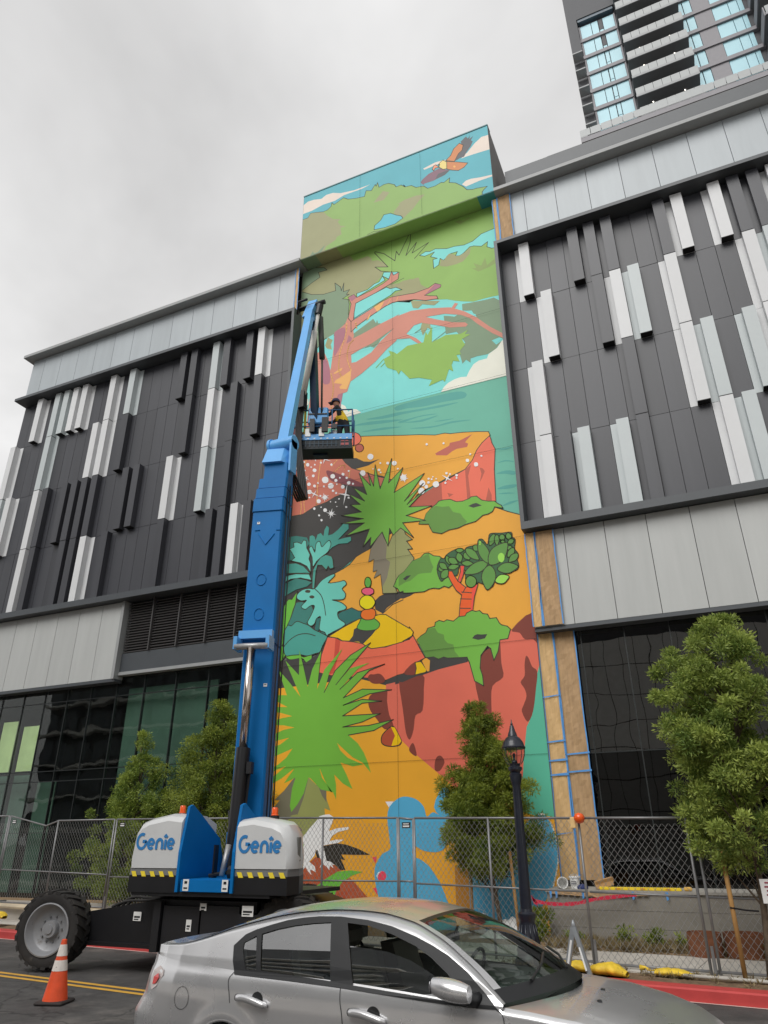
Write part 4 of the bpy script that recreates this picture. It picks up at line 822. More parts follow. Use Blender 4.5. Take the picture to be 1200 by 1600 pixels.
# ------------------------------------------------------------------ masking paper
def paper(x0, x1, z0, z1, y, m, label, slant=0, tapes=()):
    root = thing('masking_paper', ((x0+x1)/2, y, z0), label, 'masking paper', 'masking paper taped along the mural edge')
    n = max(6, int((z1-z0)/.12)); rows = []
    for i in range(n+1):
        z = z0+(z1-z0)*i/n; rows.append([(x0+(x1-x0)*k/5+(random.uniform(-.006, .006) if k in (0, 5) else 0), y-(.012+random.uniform(0, .012)+.01*math.sin(i*.9+k*1.7) if 0 < k < 5 else .004), z) for k in range(6)])
    build(MB().grid(rows), 'paper', m, root)
    for x in (x0, x1):
        P = [(x+random.uniform(-.008, .008), z0+(z1-z0)*i/12) for i in range(13)]
        mm = MB()
        for (a, z), (b, zz) in zip(P, P[1:]): mm.add([(a-.014, y-.03, z), (a+.014, y-.03, z), (b+.014, y-.03, zz), (b-.014, y-.03, zz)], [(0, 1, 2, 3)])
        build(mm, 'tape', tape_m, root)
    for z in tapes:
        mm = MB().add([(x0-.02, y-.05, z), (x1+.03, y-.05, z+.03+random.uniform(-.03, .03)), (x1+.03, y-.05, z+.06), (x0-.02, y-.05, z+.03)], [(0, 1, 2, 3)]); build(mm, 'tape', tape_m, root)
    return root
paper(-3.43, -3.06, 1.15, 6.5, 16.80, paper_l, 'pale yellow strip of masking paper on the mural edge, lowest length beside the dark glass', tapes=(2.0, 3.2, 3.5, 3.9, 4.9))
paper(-3.04, -2.56, 1.15, 6.5, 16.82, paper_m, 'brown kraft strip beside the dark glass, bound with blue tape, right of the pale strip', tapes=(3.25, 3.62))
paper(-3.43, -3.2, 6.53, 8.96, 16.5, paper_l, 'narrow pale strip of masking paper at mid height under the charcoal frame corner')
paper(-3.18, -2.72, 6.53, 8.96, 16.5, paper_m, 'brown kraft strip over the grey lower panel under the charcoal frame corner')
paper(-3.42, -3.28, 18.8, 20.75, 16.46, paper_l, 'pale narrow strip at roof level beside the mural top')
paper(-3.25, -2.84, 18.8, 20.75, 16.44, paper_m, 'brown kraft strip at roof level over the upper fascia')
paper(-10.75, -10.62, 18.8, 20.75, 16.46, paper_l, 'pale strip at roof level on the left edge of the mural')
paper(-10.74, -10.64, .3, 18.6, 16.70, paper_l, 'long thin pale strip down the left mural edge behind the blue boom')

# ------------------------------------------------------------------ distant residential tower
tw = thing('residential_tower', (14, 62, 0), 'distant high rise with blue glass columns and rows of grey balconies above the right wing', 'building')
t_dark = mat('tower_dark', (90, 91, 94), .7, var=.05); t_frame = mat('tower_frame', (142, 140, 144), .6, var=.04); t_slab = mat('tower_slab', (160, 162, 163), .6, var=.04)
t_rail = glass('balcony_glass', (.75, .8, .8), .05, 0, 1, 1.5); t_sof = mat('tower_soffit', (118, 118, 119), .8, var=.04)
t_glass = mat('tower_glass', (166, 210, 221), .35, var=.05, scale=.3, spec=.4)
t_post = mat('tower_rail', (156, 160, 160), .4, var=.04)
lampm = lamp_mat('downlight', (1, .93, .82), 2.5)
build(MB().b2((-.7, 58.6, 0), (40, 80, 104)), 'wall', t_dark, tw)
F0 = 74.2; FH = 3.1
build(MB().b2((-.7, 57.9, 93.4), (40, 58.6, 104)).b2((-.7, 57.9, 87.2), (.45, 58.6, 93.399)), 'crown', t_dark, tw)
build(MB().b2((.55, 58.0, 92.9), (4.7, 58.6, 93.4)), 'crown_soffit', mat('tower_blue_soffit', (84, 100, 112), .5), tw)
for k in range(-2, 10):
    z = F0+FH*k
    if z > 96: break
    if z < 92:
        piece('floor_band', (.45, 58.25, z-.32), (4.75, 58.6, z+.22), t_frame, tw)
        if z+2.7 < 93.2 or True:
            for a, b in ((.72, 1.95), (2.02, 2.75), (3.35, 4.6)): piece('window', (a, 58.42, z+.26), (b, 58.6, z+2.74), t_glass, tw)
            piece('window', (2.86, 58.42, z+.26), (3.26, 58.6, z+.8), t_glass, tw); piece('window', (2.86, 58.42, z+.9), (3.26, 58.6, z+2.74), t_glass if k not in (4, 5) else t_dark, tw)
            piece('window_frame', (.5, 58.36, z+.22), (.7, 58.6, z+2.78), t_frame, tw); piece('window_frame', (4.62, 58.36, z+.22), (4.78, 58.6, z+2.78), t_frame, tw)
    # balconies
    b = MB().b2((4.85, 56.2, z-.30), (11.1, 58.6, z-.06)); build(b, 'balcony_slab', t_sof, tw)
    piece('balcony_edge', (4.83, 56.1, z-.32), (11.12, 56.19, z), t_slab, tw)
    for i in range(7):
        piece('balcony_panel', (4.87+i*.894, 56.14, z+.02), (4.87+i*.894+.86, 56.17, z+1.05), t_slab if False else t_post, tw)
    for i in range(2):
        m = MB().lathe([(.0, z-.33), (.065, z-.33), (.065, z-.30)], c=(6.4+3.2*i, 57.4, 0), n=8); build(m, 'downlight', lampm, tw) if (k % 3 != 1) else None
    # right-hand columns
    piece('floor_band', (11.12, 58.2, z-.34), (18.0, 58.6, z+.2), t_frame, tw)
    piece('window', (11.2, 58.42, z+.26), (11.75, 58.6, z+2.72), t_glass, tw); piece('window', (11.85, 58.42, z+.26), (12.6, 58.6, z+2.72), t_glass, tw)
    piece('wall_panel', (12.65, 58.36, z+.2), (14.4, 58.6, z+2.76), t_frame, tw)
    for a, c in ((14.45, 16.0), (16.06, 16.9), (16.96, 17.4)): piece('window', (a, 58.42, z+.26), (c, 58.6, z+2.72), t_glass, tw)
    build(MB().b2((17.9, 54.9, z-.3), (26, 58.6, z-.06)), 'balcony_slab', t_sof, tw)
    piece('balcony_edge', (17.88, 54.8, z-.32), (26, 54.89, z), t_slab, tw); piece('balcony_fin', (17.75, 54.9, z-.3), (17.87, 58.6, z+1.0), t_frame, tw)
    for i in range(7): piece('balcony_panel', (17.95+i*1.1, 54.84, z+.02), (18.98+i*1.1, 54.87, z+1.05), t_post, tw)
    # small balconies on the left flank
    if z < 87: piece('flank_balcony', (-.7, 57.2, z-.3), (.44, 58.4, z-.12), t_slab, tw)
piece('terrace_slab', (-1.4, 55.2, 69.0), (26, 58.5, 69.7), t_frame, tw)
for i in range(24): piece('terrace_panel', (-1.4+i*1.1, 55.14, 69.72), (-.36+i*1.1, 55.17, 70.75), t_post, tw)

# ------------------------------------------------------------------ buildings across the street (seen only as reflections)
opp_m = mat('opposite_stone', (214, 212, 206), .8, var=.06); opp_w = mat('opposite_glass', (70, 78, 84), .15, var=.1)
def opposite(x0, x1, y, h, label, bay, storey, fm, bal=False):
    root = thing('street_building', ((x0+x1)/2, y-6, 0), label, 'building', 'buildings across the street')
    build(MB().b2((x0, y-14, 0), (x1, y, h)), 'wall', fm, root)
    nb = int((x1-x0)/bay); nz = int(h/storey)
    w = MB(); s = MB()
    for j in range(nz):
        for i in range(nb):
            w.b2((x0+i*bay+(.25 if bal else .02), y+.005, j*storey+(.7 if bal else .03)), (x0+(i+1)*bay-(.25 if bal else .02), y+.06, (j+1)*storey-(.5 if bal else .03)))
        if bal: s.b2((x0-.3, y+.07, j*storey), (x1+.3, y+1.4, j*storey+.25))
    build(w, 'windows' if bal else 'cladding', opp_w if bal else opp_m, root, kind='stuff')
    if bal: build(s, 'balconies', opp_m, root)
opposite(-9, 30, -19, 16.9, 'low stone office block across the street, right', 1.0, 1.9, mat('opposite_joint', (70, 70, 70), .8))
opposite(-21.0, -12, -23, 27, 'slab banded block across the street, middle', 2.0, 3.1, mat('opposite_mid', (150, 150, 150), .7), True)
opposite(-64, -25.5, -22, 32, 'balconied block across the street, left', 2.2, 3.0, mat('opposite_dark', (84, 86, 88), .7), True)
# ------------------------------------------------------------------ boom lift
bl = thing('boom_lift', (-7.7, 11.6, 0), 'blue and white boom lift on the road, its long arm raised against the mural', 'boom lift')
WX = ((-10.62, 10.2), (-10.0, 13.0), (-6.2, 10.5), (-7.4, 13.0))
for (wx, wy) in WX:
    sgn = -1 if wy < 11.6 else 1; rad = .60; wd = .44; cy = wy; zc = rad
    f0 = cy+sgn*wd/2       # outer face
    wh = MB().lathe([(.30, -.02), (.40, -.02), (.43, .03), (.43, .06)], n=8)
    # tyre carcass (lathe about the y axis) with lugs
    ST = Matrix.Translation((wx, cy, 0)) @ Matrix.Rotation(R(14 if wx < -10.3 else 0), 4, 'Z') @ Matrix.Translation((-wx, -cy, 0))
    t = MB(); t.xf = ST; pr = [(.36, -.20), (.42, -.225), (.50, -.235), (.54, -.22), (.555, -.17), (.555, .17), (.54, .22), (.50, .235), (.42, .225), (.36, .20)]
    t.lathe([(r, h) for r, h in pr], c=(wx, cy, zc), axis='y', n=48)
    for k in range(22):
        for sd in (-1, 1):
            a = 2*math.pi*(k+(.5 if sd > 0 else 0))/22
            m3 = Matrix.Rotation(a, 3, 'Y') @ Matrix.Rotation(sd*R(28), 3, 'Z') if False else Matrix.Rotation(a, 3, 'Y')
            q = []
            for (yy, dx) in ((.0, .07), (sd*.12, .015), (sd*.235, -.05)):
                q.append((dx, yy))
            for (dx0, y0), (dx1, y1) in zip(q, q[1:]):
                h = .035; wl = .042
                vs = []
                for rr in (.54, .54+h+.006):
                    for dx, yy in ((dx0-wl, y0), (dx0+wl, y0), (dx1+wl, y1), (dx1-wl, y1)):
                        rr2 = rr-(.02 if abs(yy) > .2 else 0)
                        p = m3 @ Vector((dx, 0, rr2)); vs.append((wx+p.x, cy+yy, zc+p.z))
                t.add(vs, [(0, 1, 2, 3), (7, 6, 5, 4), (0, 4, 5, 1), (1, 5, 6, 2), (2, 6, 7, 3), (3, 7, 4, 0)])
    whl = build(t, 'wheel', rubber, bl, smooth=35)
    rm = MB(); rm.xf = ST; rm.lathe([(.385, .20), (.392, .235), (.372, .24), (.36, .22), (.345, .17), (.335, .16), (.325, .12), (.30, .10), (.14, .075), (.13, .075), (.125, .16), (.12, .17), (.07, .17), (.066, .19), (.0, .19)] if sgn > 0 else [(r, -h) for r, h in [(.385, .20), (.392, .235), (.372, .24), (.36, .22), (.345, .17), (.335, .16), (.325, .12), (.30, .10), (.14, .075), (.13, .075), (.125, .16), (.12, .17), (.07, .17), (.066, .19), (.0, .19)]], c=(wx, cy, zc), axis='y', n=40)
    build(rm, 'rim', rim_m, whl, smooth=40)
    bo = MB(); bo.xf = ST
    for k in range(10):
        a = 2*math.pi*k/10; bo.lathe([(0, sgn*.11), (.016, sgn*.11), (.016, sgn*.075)], c=(wx+.185*math.cos(a), cy, zc+.185*math.sin(a)), axis='y', n=6)
    build(bo, 'wheel_bolt', mach_lgrey, whl, kind='stuff')
    build(MB().tube([(wx, cy-sgn*.1, zc), (wx, cy-sgn*.75, zc)], .14, 10), 'axle', mach_black, bl)
# chassis
ch = MB()
def arm(x0, x1, y0, y1, za0, zb0, za1, zb1):
    ch.add([(x0, y0, za0), (x0, y1, za0), (x0, y1, zb0), (x0, y0, zb0), (x1, y0, za1), (x1, y1, za1), (x1, y1, zb1), (x1, y0, zb1)], [(0, 1, 2, 3), (7, 6, 5, 4), (0, 4, 5, 1), (1, 5, 6, 2), (2, 6, 7, 3), (3, 7, 4, 0)])
arm(-10.2, -8.6, 10.45, 12.7, .42, .84, .34, 1.06); arm(-8.6, -6.75, 10.35, 12.8, .34, 1.06, .34, 1.06); arm(-6.75, -6.0, 10.45, 12.7, .34, 1.06, .42, .84)
chs = build(ch, 'chassis', mach_black, bl)
d = MB()
d.b2((-8.45, 10.28, .36), (-7.75, 10.349, .98)).b2((-7.7, 10.26, .34), (-7.0, 10.349, 1.0)).b2((-8.62, 10.24, .34), (-8.48, 10.349, 1.04)).b2((-6.98, 10.2, .4), (-6.4, 10.449, .9))
build(d, 'chassis_door', mat('hatch_black', (30, 30, 33), .5, var=.1), bl)
build(MB().b2((-10.1, 10.4, .36), (-6.0, 10.46, .42)), 'chassis_rail', mach_black, bl)
for x, y, z, s1, s2, l in ((-9.18, 10.43, .80, .16, .13, 0), (-7.72, 10.24, .98, .12, .1, 0), (-7.98, 10.27, .72, .10, .16, 0), (-7.74, 10.24, .50, .16, .16, 0), (-6.9, 10.18, .95, .2, .14, 0)):
    dc = build(MB().b2((x, y, z-s2/2), (x+s1, y+.004, z+s2/2)), 'decal', white_m, bl)
    build(MB().b2((x+.02, y-.003, z-.02), (x+s1-.02, y-.001, z+.005)).b2((x+.02, y-.003, z-.05), (x+s1*.7, y-.001, z-.035)), 'decal_print', mach_black, dc)
hs = MB()
for k in range(4): hs.tube(smooth_pts([(-9.9, 10.7+.12*k, .9), (-9.5, 10.6+.12*k, 1.0+.05*k), (-9.1, 10.6+.1*k, 1.02+.03*k), (-8.7, 10.7+.1*k, 1.05)], 4, False), .022, 6)
build(hs, 'hydraulic_hose', rubber, bl, smooth=True)
build(MB().lathe([(0, 1.02), (.75, 1.02), (.75, 1.14), (0, 1.14)], c=(-7.6, 11.7, 0), n=32), 'slew_ring', mach_black, bl)
# turntable deck
build(MB().b2((-8.95, 10.05, 1.13), (-6.35, 12.3, 1.19)), 'turntable_deck', mach_black, bl)
def cowl(xa, xb, outer):
    "white hood: rounded shell, front face towards the street"
    ztop = 2.29 if outer < 0 else 2.21
    def ring(y, ins, top, si):
        o = outer; w = xb-xa
        P = [(0, 1.52), (0, top), (.28, top+.03), (w-.30, top-.03), (w-.12-si, top-.09), (w-.03-si, top-.22), (w-si, top-.45), (w+.01-si, 1.66), (w-si, 1.52)]
        return [((xa+x if o > 0 else xb-x), y, z) for x, z in P]
    rows = [ring(10.10, 0, ztop-.05, .05), ring(10.03, 0, ztop-.10, .02), ring(10.02, 0, ztop-.16, 0), ring(10.02, 0, ztop-.16, 0)]
    rows = [ring(10.02, 0, ztop-.11, .03), ring(10.07, 0, ztop-.04, .0), ring(10.16, 0, ztop, -.03), ring(10.35, 0, ztop+.01, -.02), ring(10.65, 0, ztop, .10), ring(10.95, 0, ztop-.12, .28)]
    m = MB().grid(rows); n = len(rows[0])
    m.f.append(tuple(range(n))); m.m.append(0); m.f.append(tuple(range((len(rows)-1)*n, len(rows)*n))); m.m.append(0)
    c = build(m, 'cowl', mach_grey, bl, smooth=28)
    xo = (xb if outer > 0 else xa)
    a, b = (xa, xb) if outer > 0 else (xa, xb)
    def band(z0, z1, ins, nm, mm):
        q = [(xa+ins, 10.03+ins), (xb-ins, 10.03+ins), (xb-ins+(.0 if outer > 0 else 0), 10.38), (xb-ins-(.26 if outer > 0 else 0), 10.95), (xa+ins+(.26 if outer < 0 else 0), 10.95), (xa+ins-(.0 if outer < 0 else 0), 10.38)]
        build(MB().prism([(x, y, z0) for x, y in q], (0, 0, z1-z0)), nm, mm, c)
    band(1.42, 1.519, .004, 'cowl_band', mach_lgrey); band(1.175, 1.419, .0, 'cowl_skirt', mach_black)
    hz = MB(); x = xa+.04
    while x < xb-.13:
        hz.add([(x, 10.022, 1.475), (x+.085, 10.022, 1.475), (x+.125, 10.022, 1.40), (x+.04, 10.022, 1.40)], [(3, 2, 1, 0)]); x += .185
    build(hz, 'hazard_stripe', haz_y, c)
    return c
cl = cowl(-9.02, -8.06, -1); crr = cowl(-6.98, -6.05, 1)
build(MB().b2((-6.06, 10.25, 1.62), (-6.02, 10.34, 1.95)), 'cowl_latch', mat('cowl_vent', (120, 120, 116), .4), crr)
def arc(cx, cz, r, a0, a1, n=14): return [(cx+r*math.cos(R(a0+(a1-a0)*i/n)), cz+r*math.sin(R(a0+(a1-a0)*i/n))) for i in range(n+1)]
def logo(x, z, h, y, parent, kx=.72):
    "rounded word mark drawn as strokes: G e n i e"
    m = MB(); u = h/1.5; wd = .26*u; kk = [0]
    def stroke(P):
        P = [Vector((x+p[0]*u*kx, z+p[1]*u)) for p in P]; kk[0] += 1; yy = y-.0006*kk[0]
        L_ = []; R_ = []
        for i, p in enumerate(P):
            dd = (P[min(i+1, len(P)-1)]-P[max(i-1, 0)]).normalized(); nn = Vector((-dd.y, dd.x))*wd/2
            L_.append((p.x+nn.x, yy, p.y+nn.y)); R_.append((p.x-nn.x, yy, p.y-nn.y))
        m.grid([L_, R_])
    stroke(arc(.70, .70, .60, 62, 360, 26)+[(1.30, .70), (.80, .70)])
    for ex in (1.98, 4.62):
        stroke(arc(ex, .48, .38, 4, 316, 26)); stroke([(ex-.38, .48), (ex+.40, .48)])
    stroke([(2.74, .02), (2.74, .48)]+arc(3.12, .48, .38, 180, 0, 18)+[(3.50, .02)])
    stroke([(3.90, .02), (3.90, .84)]); stroke([(3.70, 1.02), (3.90, 1.20), (4.10, 1.02)])
    build(m, 'lettering', logo_blue, parent, recalc=False)
logo(-8.94, 1.785, .265, 10.014, cl, .86); logo(-6.93, 1.735, .265, 10.014, crr, .84)
for x, c in ((-8.46, cl), (-6.62, crr)):
    z = 2.35 if x < -8 else 2.28
    be = build(MB().lathe([(0, z-.06), (.06, z-.06), (.06, z), (.05, z+.01), (.05, z+.09), (.04, z+.11), (0, z+.11)], c=(x, 10.5, 0), n=14), 'beacon', orange_l, bl, smooth=40)
    build(MB().lathe([(0, z-.1), (.075, z-.1), (.075, z-.01), (0, z-.01)], c=(x, 10.5, 0), n=12), 'beacon_base', mach_black, be)
# blue centre frame
cf = MB()
for xa in (-8.055, -7.03):
    P = [(xa, 10.0, 1.19), (xa, 10.0, 1.75), (xa, 10.12, 2.42), (xa, 10.2, 2.45), (xa, 10.45, 2.30), (xa, 11.0, 1.95 if xa < -7.5 else 2.1), (xa, 11.3, 1.19)]
    cf.prism(P, (.05, 0, 0))
cf.b2((-7.95, 11.1, 1.2), (-7.06, 11.16, 2.05)).b2((-7.95, 10.0, 1.2), (-7.06, 10.05, 1.36)).b2((-7.95, 10.05, 1.32), (-7.06, 11.1, 1.37))
build(cf, 'turntable_frame', genie_blue, bl)
build(MB().b2((-7.75, 10.5, 1.37), (-7.72, 10.6, 1.85)).tube([(-7.35, 10.45, 1.45), (-7.05, 10.45, 1.45)], .11, 10).tube([(-7.8, 10.5, 1.4), (-7.5, 10.6, 1.45), (-7.4, 10.8, 1.7)], .03, 6), 'slew_motor', mach_black, bl)
build(MB().tube([(-7.55, 10.5, 1.4), (-7.55, 10.62, 1.85)], .045, 10), 'small_cylinder', steel, bl, smooth=True)
for x in (-7.9, -7.17):
    dc = build(MB().b2((x, 9.994, 1.21), (x+.11, 9.998, 1.37)), 'decal', white_m, bl); build(MB().b2((x+.03, 9.990, 1.31), (x+.08, 9.993, 1.345)).b2((x+.02, 9.990, 1.24), (x+.09, 9.993, 1.26)), 'decal_print', mach_black, dc)
# main boom: leaning box sections
_bc = Matrix.Translation((-7.88, 11.65, 0)); BX = _bc @ Matrix.Rotation(R(15), 4, 'Z') @ Matrix.Diagonal((.90, 1.25, 1, 1)) @ _bc.inverted()
def bm_(): m = MB(); m.xf = BX; return m
def section(xl0, xr0, z0, xl1, xr1, z1, y0, y1, m, name, ch_=.035):
    rows = []
    for xl, xr, z in ((xl0, xr0, z0), (xl1, xr1, z1)):
        c = ch_; rows.append([(xl, y0+c, z), (xl+c, y0, z), (xr-c, y0, z), (xr, y0+c, z), (xr, y1-c, z), (xr-c, y1, z), (xl+c, y1, z), (xl, y1-c, z)])
    vs = rows[0]+rows[1]; fs = [(i, (i+1) % 8, 8+(i+1) % 8, 8+i) for i in range(8)]+[tuple(range(7, -1, -1)), tuple(range(8, 16))]
    return build(bm_().add(vs, fs), name, m, bl)
section(-8.26, -7.58, 1.5, -8.25, -7.55, 5.5, 11.55, 11.95, genie_blue, 'boom_base')
b2_ = section(-8.27, -7.52, 5.45, -8.24, -7.50, 8.30, 11.46, 11.92, genie_blue, 'boom_section')
section(-8.25, -7.48, 8.30, -8.24, -7.475, 8.60, 11.44, 11.93, genie_blue, 'boom_collar'); section(-8.22, -7.47, 8.63, -8.21, -7.46, 8.86, 11.47, 11.91, genie_blue, 'boom_collar')
section(-8.18, -7.46, 8.89, -8.17, -7.45, 9.12, 11.5, 11.89, genie_blue, 'boom_collar'); section(-8.08, -7.45, 9.12, -8.07, -7.45, 9.5, 11.52, 11.86, genie_blue, 'boom_nose')
cp = bm_().add([(-8.1, 11.45, 9.5), (-7.62, 11.45, 9.5), (-7.45, 11.6, 9.5), (-7.45, 11.9, 9.5), (-8.1, 11.9, 9.5), (-8.06, 11.6, 9.93), (-7.62, 11.6, 9.93), (-7.45, 11.7, 9.93), (-7.45, 11.88, 9.93), (-8.06, 11.88, 9.93)], [(0, 1, 6, 5), (1, 2, 7, 6), (2, 3, 8, 7), (3, 4, 9, 8), (4, 0, 5, 9), (5, 6, 7, 8, 9), (4, 3, 2, 1, 0)])
build(cp, 'boom_head', sky_blue, bl)
build(bm_().b2((-8.28, 11.36, 5.5), (-7.52, 11.459, 5.66)).b2((-8.3, 11.2, 5.25), (-8.22, 11.459, 5.5)).b2((-7.58, 11.2, 5.25), (-7.5, 11.459, 5.5)), 'boom_bracket', sky_blue, bl)
build(bm_().tube([(-8.27, 11.24, 5.3), (-7.53, 11.24, 5.3)], .06, 10), 'bracket_pin', steel, bl, smooth=True)
# embossed marks on the box section
em = bm_(); em.tube([(-8.05, 11.455, 7.78), (-7.86, 11.455, 7.52), (-7.66, 11.455, 7.76)], .012, 6)
em.tube([(-8.14, 11.455, 7.86), (-8.02, 11.455, 7.86)], .01, 6).tube([(-7.62, 11.455, 7.84), (-7.5, 11.455, 7.84)], .01, 6)
for zc in (6.75, 6.02): em.tube([(-7.9+.11*math.cos(a), 11.457, zc+.12*math.sin(a)) for a in np.linspace(0, 2*math.pi, 25)], .010, 6)
build(em, 'embossed_rib', genie_blue, bl, smooth=True, kind='stuff')
build(bm_().tube([(-7.91, 11.26, 5.28), (-7.97, 11.36, 3.4)], .085, 16), 'cylinder_rod', chrome, bl, smooth=True)
build(bm_().tube([(-7.965, 11.36, 3.45), (-8.0, 11.30, 1.5)], .135, 16).tube([(-7.8, 11.36, 3.1), (-7.84, 11.36, 2.5), (-7.86, 11.3, 1.6)], .03, 6).b2((-7.84, 11.28, 3.0), (-7.74, 11.4, 3.2)), 'cylinder_barrel', mach_black, bl, smooth=40)
build(bm_().tube([(-8.3, 11.9, 1.9), (-8.3, 11.6, 2.4), (-8.2, 11.53, 2.0)], .014, 6), 'cable', mach_black, bl)
# small fittings on the boom
for x, z, a, b in ((-8.12, 4.2, .10, .14), (-7.72, 4.6, .08, .06), (-8.1, 8.0, .07, .05)):
    dc = build(bm_().b2((x, 11.452 if z > 5.5 else 11.542, z), (x+a, 11.456 if z > 5.5 else 11.546, z+b)), 'decal', white_m, bl); build(bm_().b2((x+.015, 11.449 if z > 5.5 else 11.539, z+b*.55), (x+a-.015, 11.4515 if z > 5.5 else 11.5415, z+b*.75)), 'decal_print', mach_black, dc)
hb_ = bm_()
for k in range(3): hb_.tube([(-7.50+.03*k, 11.6+.08*k, 1.6), (-7.50+.03*k, 11.6+.08*k, 3.4), (-7.47+.03*k, 11.58+.08*k, 5.2), (-7.46+.03*k, 11.6+.08*k, 9.0)], .014, 6)
build(hb_, 'boom_hose', mach_black, bl, smooth=True)
# knuckle and jib
K = Vector((-7.70, 11.75, 10.08)); J = Vector((-8.40, 13.75, 15.95)); PL = Vector((-8.5, 14.5, 11.9))
build(MB().tube([(-8.0, 11.75, 10.08), (-7.42, 11.75, 10.08)], .17, 16).tube([(-8.06, 11.75, 10.08), (-8.0, 11.75, 10.08)], .20, 16).b2((-7.47, 11.6, 9.3), (-7.42, 11.85, 10.1)), 'knuckle', sky_blue, bl, smooth=40)
def beam(a, b, wx, wy, m, name, parent=bl, taper=1.0):
    d_ = (b-a).normalized(); sx = Vector((1, 0, 0)); sx = (sx-d_*sx.dot(d_)).normalized(); sy = d_.cross(sx); vs = []
    for p, k in ((a, 1), (b, taper)):
        for u, v in ((-1, -1), (1, -1), (1, 1), (-1, 1)): vs.append(p+sx*u*wx*k/2+sy*v*wy*k/2)
    return build(MB().add(vs, [(0, 1, 2, 3), (7, 6, 5, 4), (0, 4, 5, 1), (1, 5, 6, 2), (2, 6, 7, 3), (3, 7, 4, 0)]), name, m, parent)
beam(K+Vector((-.02, 0, 0)), J, .27, .18, sky_blue, 'jib_boom', taper=.78)
beam(J+Vector((-.02, -.1, -.5)), J+Vector((.05, .1, .2)), .28, .24, sky_blue, 'jib_head')
build(MB().tube([(J.x-.42, J.y, J.z+.05), (J.x+.45, J.y, J.z+.05)], .07, 10).tube([(J.x-.45, J.y, J.z-.1), (J.x-.3, J.y-.2, J.z+.15), (J.x, J.y-.25, J.z+.1)], .04, 6), 'jib_pin', mach_black, bl, smooth=True)
A1 = Vector((-8.10, 13.7, 15.73)); A2 = Vector((-8.79, 14.2, 13.3))
build(MB().tube([A1, A1.lerp(A2, .25), A1.lerp(A2, .26), A2], [.05, .05, .085, .085], 12), 'tension_rod', mat('jib_cylinder_white', (224, 220, 212), .4), bl, smooth=True)
build(MB().tube([A1+Vector((.02, .02, .16)), A1.lerp(A2, .06)], .10, 10), 'rod_clevis', mach_black, bl)
build(MB().b2(tuple(A2-Vector((.12, .1, .45))), tuple(A2+Vector((.08, .1, .1)))), 'rod_clevis', mach_black, bl)
beam(Vector((-8.42, 13.85, 15.75)), Vector((-8.62, 14.72, 12.0)), .20, .16, mat('jib_navy', (14, 44, 72), .45), 'jib_arm')
build(MB().tube([Vector((-8.25, 14.05, 15.75)), Vector((-8.17, 14.1, 14.3))], .085, 10).tube([Vector((-8.17, 14.1, 14.3)), Vector((-8.40, 14.6, 12.7))], .03, 8), 'levelling_cylinder', mat('hose_grey', (70, 72, 66), .6), bl, smooth=True)
hz = MB()
for k in range(5): hz.tube(smooth_pts([(-7.8+.05*k, 12.05, 9.5), (-7.75+.06*k, 12.5, 9.0), (-8.3+.05*k, 13.4, 10.0), (-8.95+.04*k, 14.2, 11.8), (-8.98+.05*k, 14.25, 13.0)], 5, False), .025, 6)
build(hz, 'hose_bundle', mat('hose_black', (30, 28, 27), .7), bl, smooth=True)
# platform (local axes: u along its front edge, v towards the wall)
pz = 11.66; PW = 1.70; PD = .60
PX = Matrix(((.93, -.367, 0, -9.17), (.367, .93, 0, 14.28), (0, 0, 1, 0), (0, 0, 0, 1)))
def pm_(): m = MB(); m.xf = PX; return m
def pw(u, v, z): return PX @ Vector((u, v, z))
pf = pm_().b2((0, 0, pz), (PW, PD, pz+.05)).b2((0, 0, pz+.05), (PW, .03, pz+.28)).b2((0, PD-.03, pz+.05), (PW, PD, pz+.2)).b2((0, .031, pz+.05), (.03, PD-.031, pz+.2)).b2((PW-.03, .031, pz+.05), (PW, PD-.031, pz+.2))
platf = build(pf, 'platform', mat('platform_navy', (12, 24, 32), .6), bl)
build(pm_().b2((0, -.02, pz+.28), (PW, .06, pz+.46)), 'platform_sill', sky_blue, bl)
rl = pm_()
for z in (pz+.72, pz+1.25):
    rl.tube([(0, 0, z), (PW, 0, z), (PW, PD, z), (0, PD, z), (0, 0, z)], .02, 6)
for x in (0, PW, PW/3, PW*2/3):
    for y in (0, PD): rl.tube([(x, y, pz+.4), (x, y, pz+1.25)], .02, 6)
rl.tube([(PW, PD*.5, pz+.72), (PW, PD*.5, pz+1.25)], .02, 6)
build(rl, 'guard_rail', mat('rail_blue', (44, 96, 140), .45), bl, smooth=True)
build(pm_().bbox((.46, -.04, pz+.80), (1.02, .18, pz+1.34), .03), 'control_box', sky_blue, bl)
build(pm_().b2((.46, -.06, pz+1.08), (1.0, -.041, pz+1.12)).b2((.52, -.1, pz+.5), (.66, -.02, pz+.92)).b2((.86, -.1, pz+.5), (1.03, -.02, pz+.96)).b2((1.14, -.06, pz+.62), (1.28, .0, pz+.76)), 'control_panel', mach_black, bl)
sd__ = pm_()
for k in range(9): sd__.b2((.10+.18*k, -.028, pz+.30), (.15+.18*k, -.021, pz+.33))
build(sd__, 'sill_bolt', white_m, bl, kind='stuff')
gr_ = pm_()
for k in range(14): gr_.b2((.05+.12*k, -.012, pz+.06), (.075+.12*k, -.004, pz+.25))
gr_.b2((.03, -.014, pz+.14), (PW-.4, -.005, pz+.16))
build(gr_, 'panel_rib', mat('rib_navy', (34, 58, 74), .5), bl, kind='stuff')
for x in (.40, .78): build(pm_().b2((x, -.045, pz+.38), (x+.15, -.026, pz+.62)), 'decal', white_m, bl)
build(pm_().b2((PW-.32, -.008, pz+.10), (PW-.08, -.002, pz+.17)).b2((PW-.30, -.008, pz+.22), (PW-.1, -.002, pz+.25)), 'decal', mat('decal_red', (176, 88, 88), .6), bl)
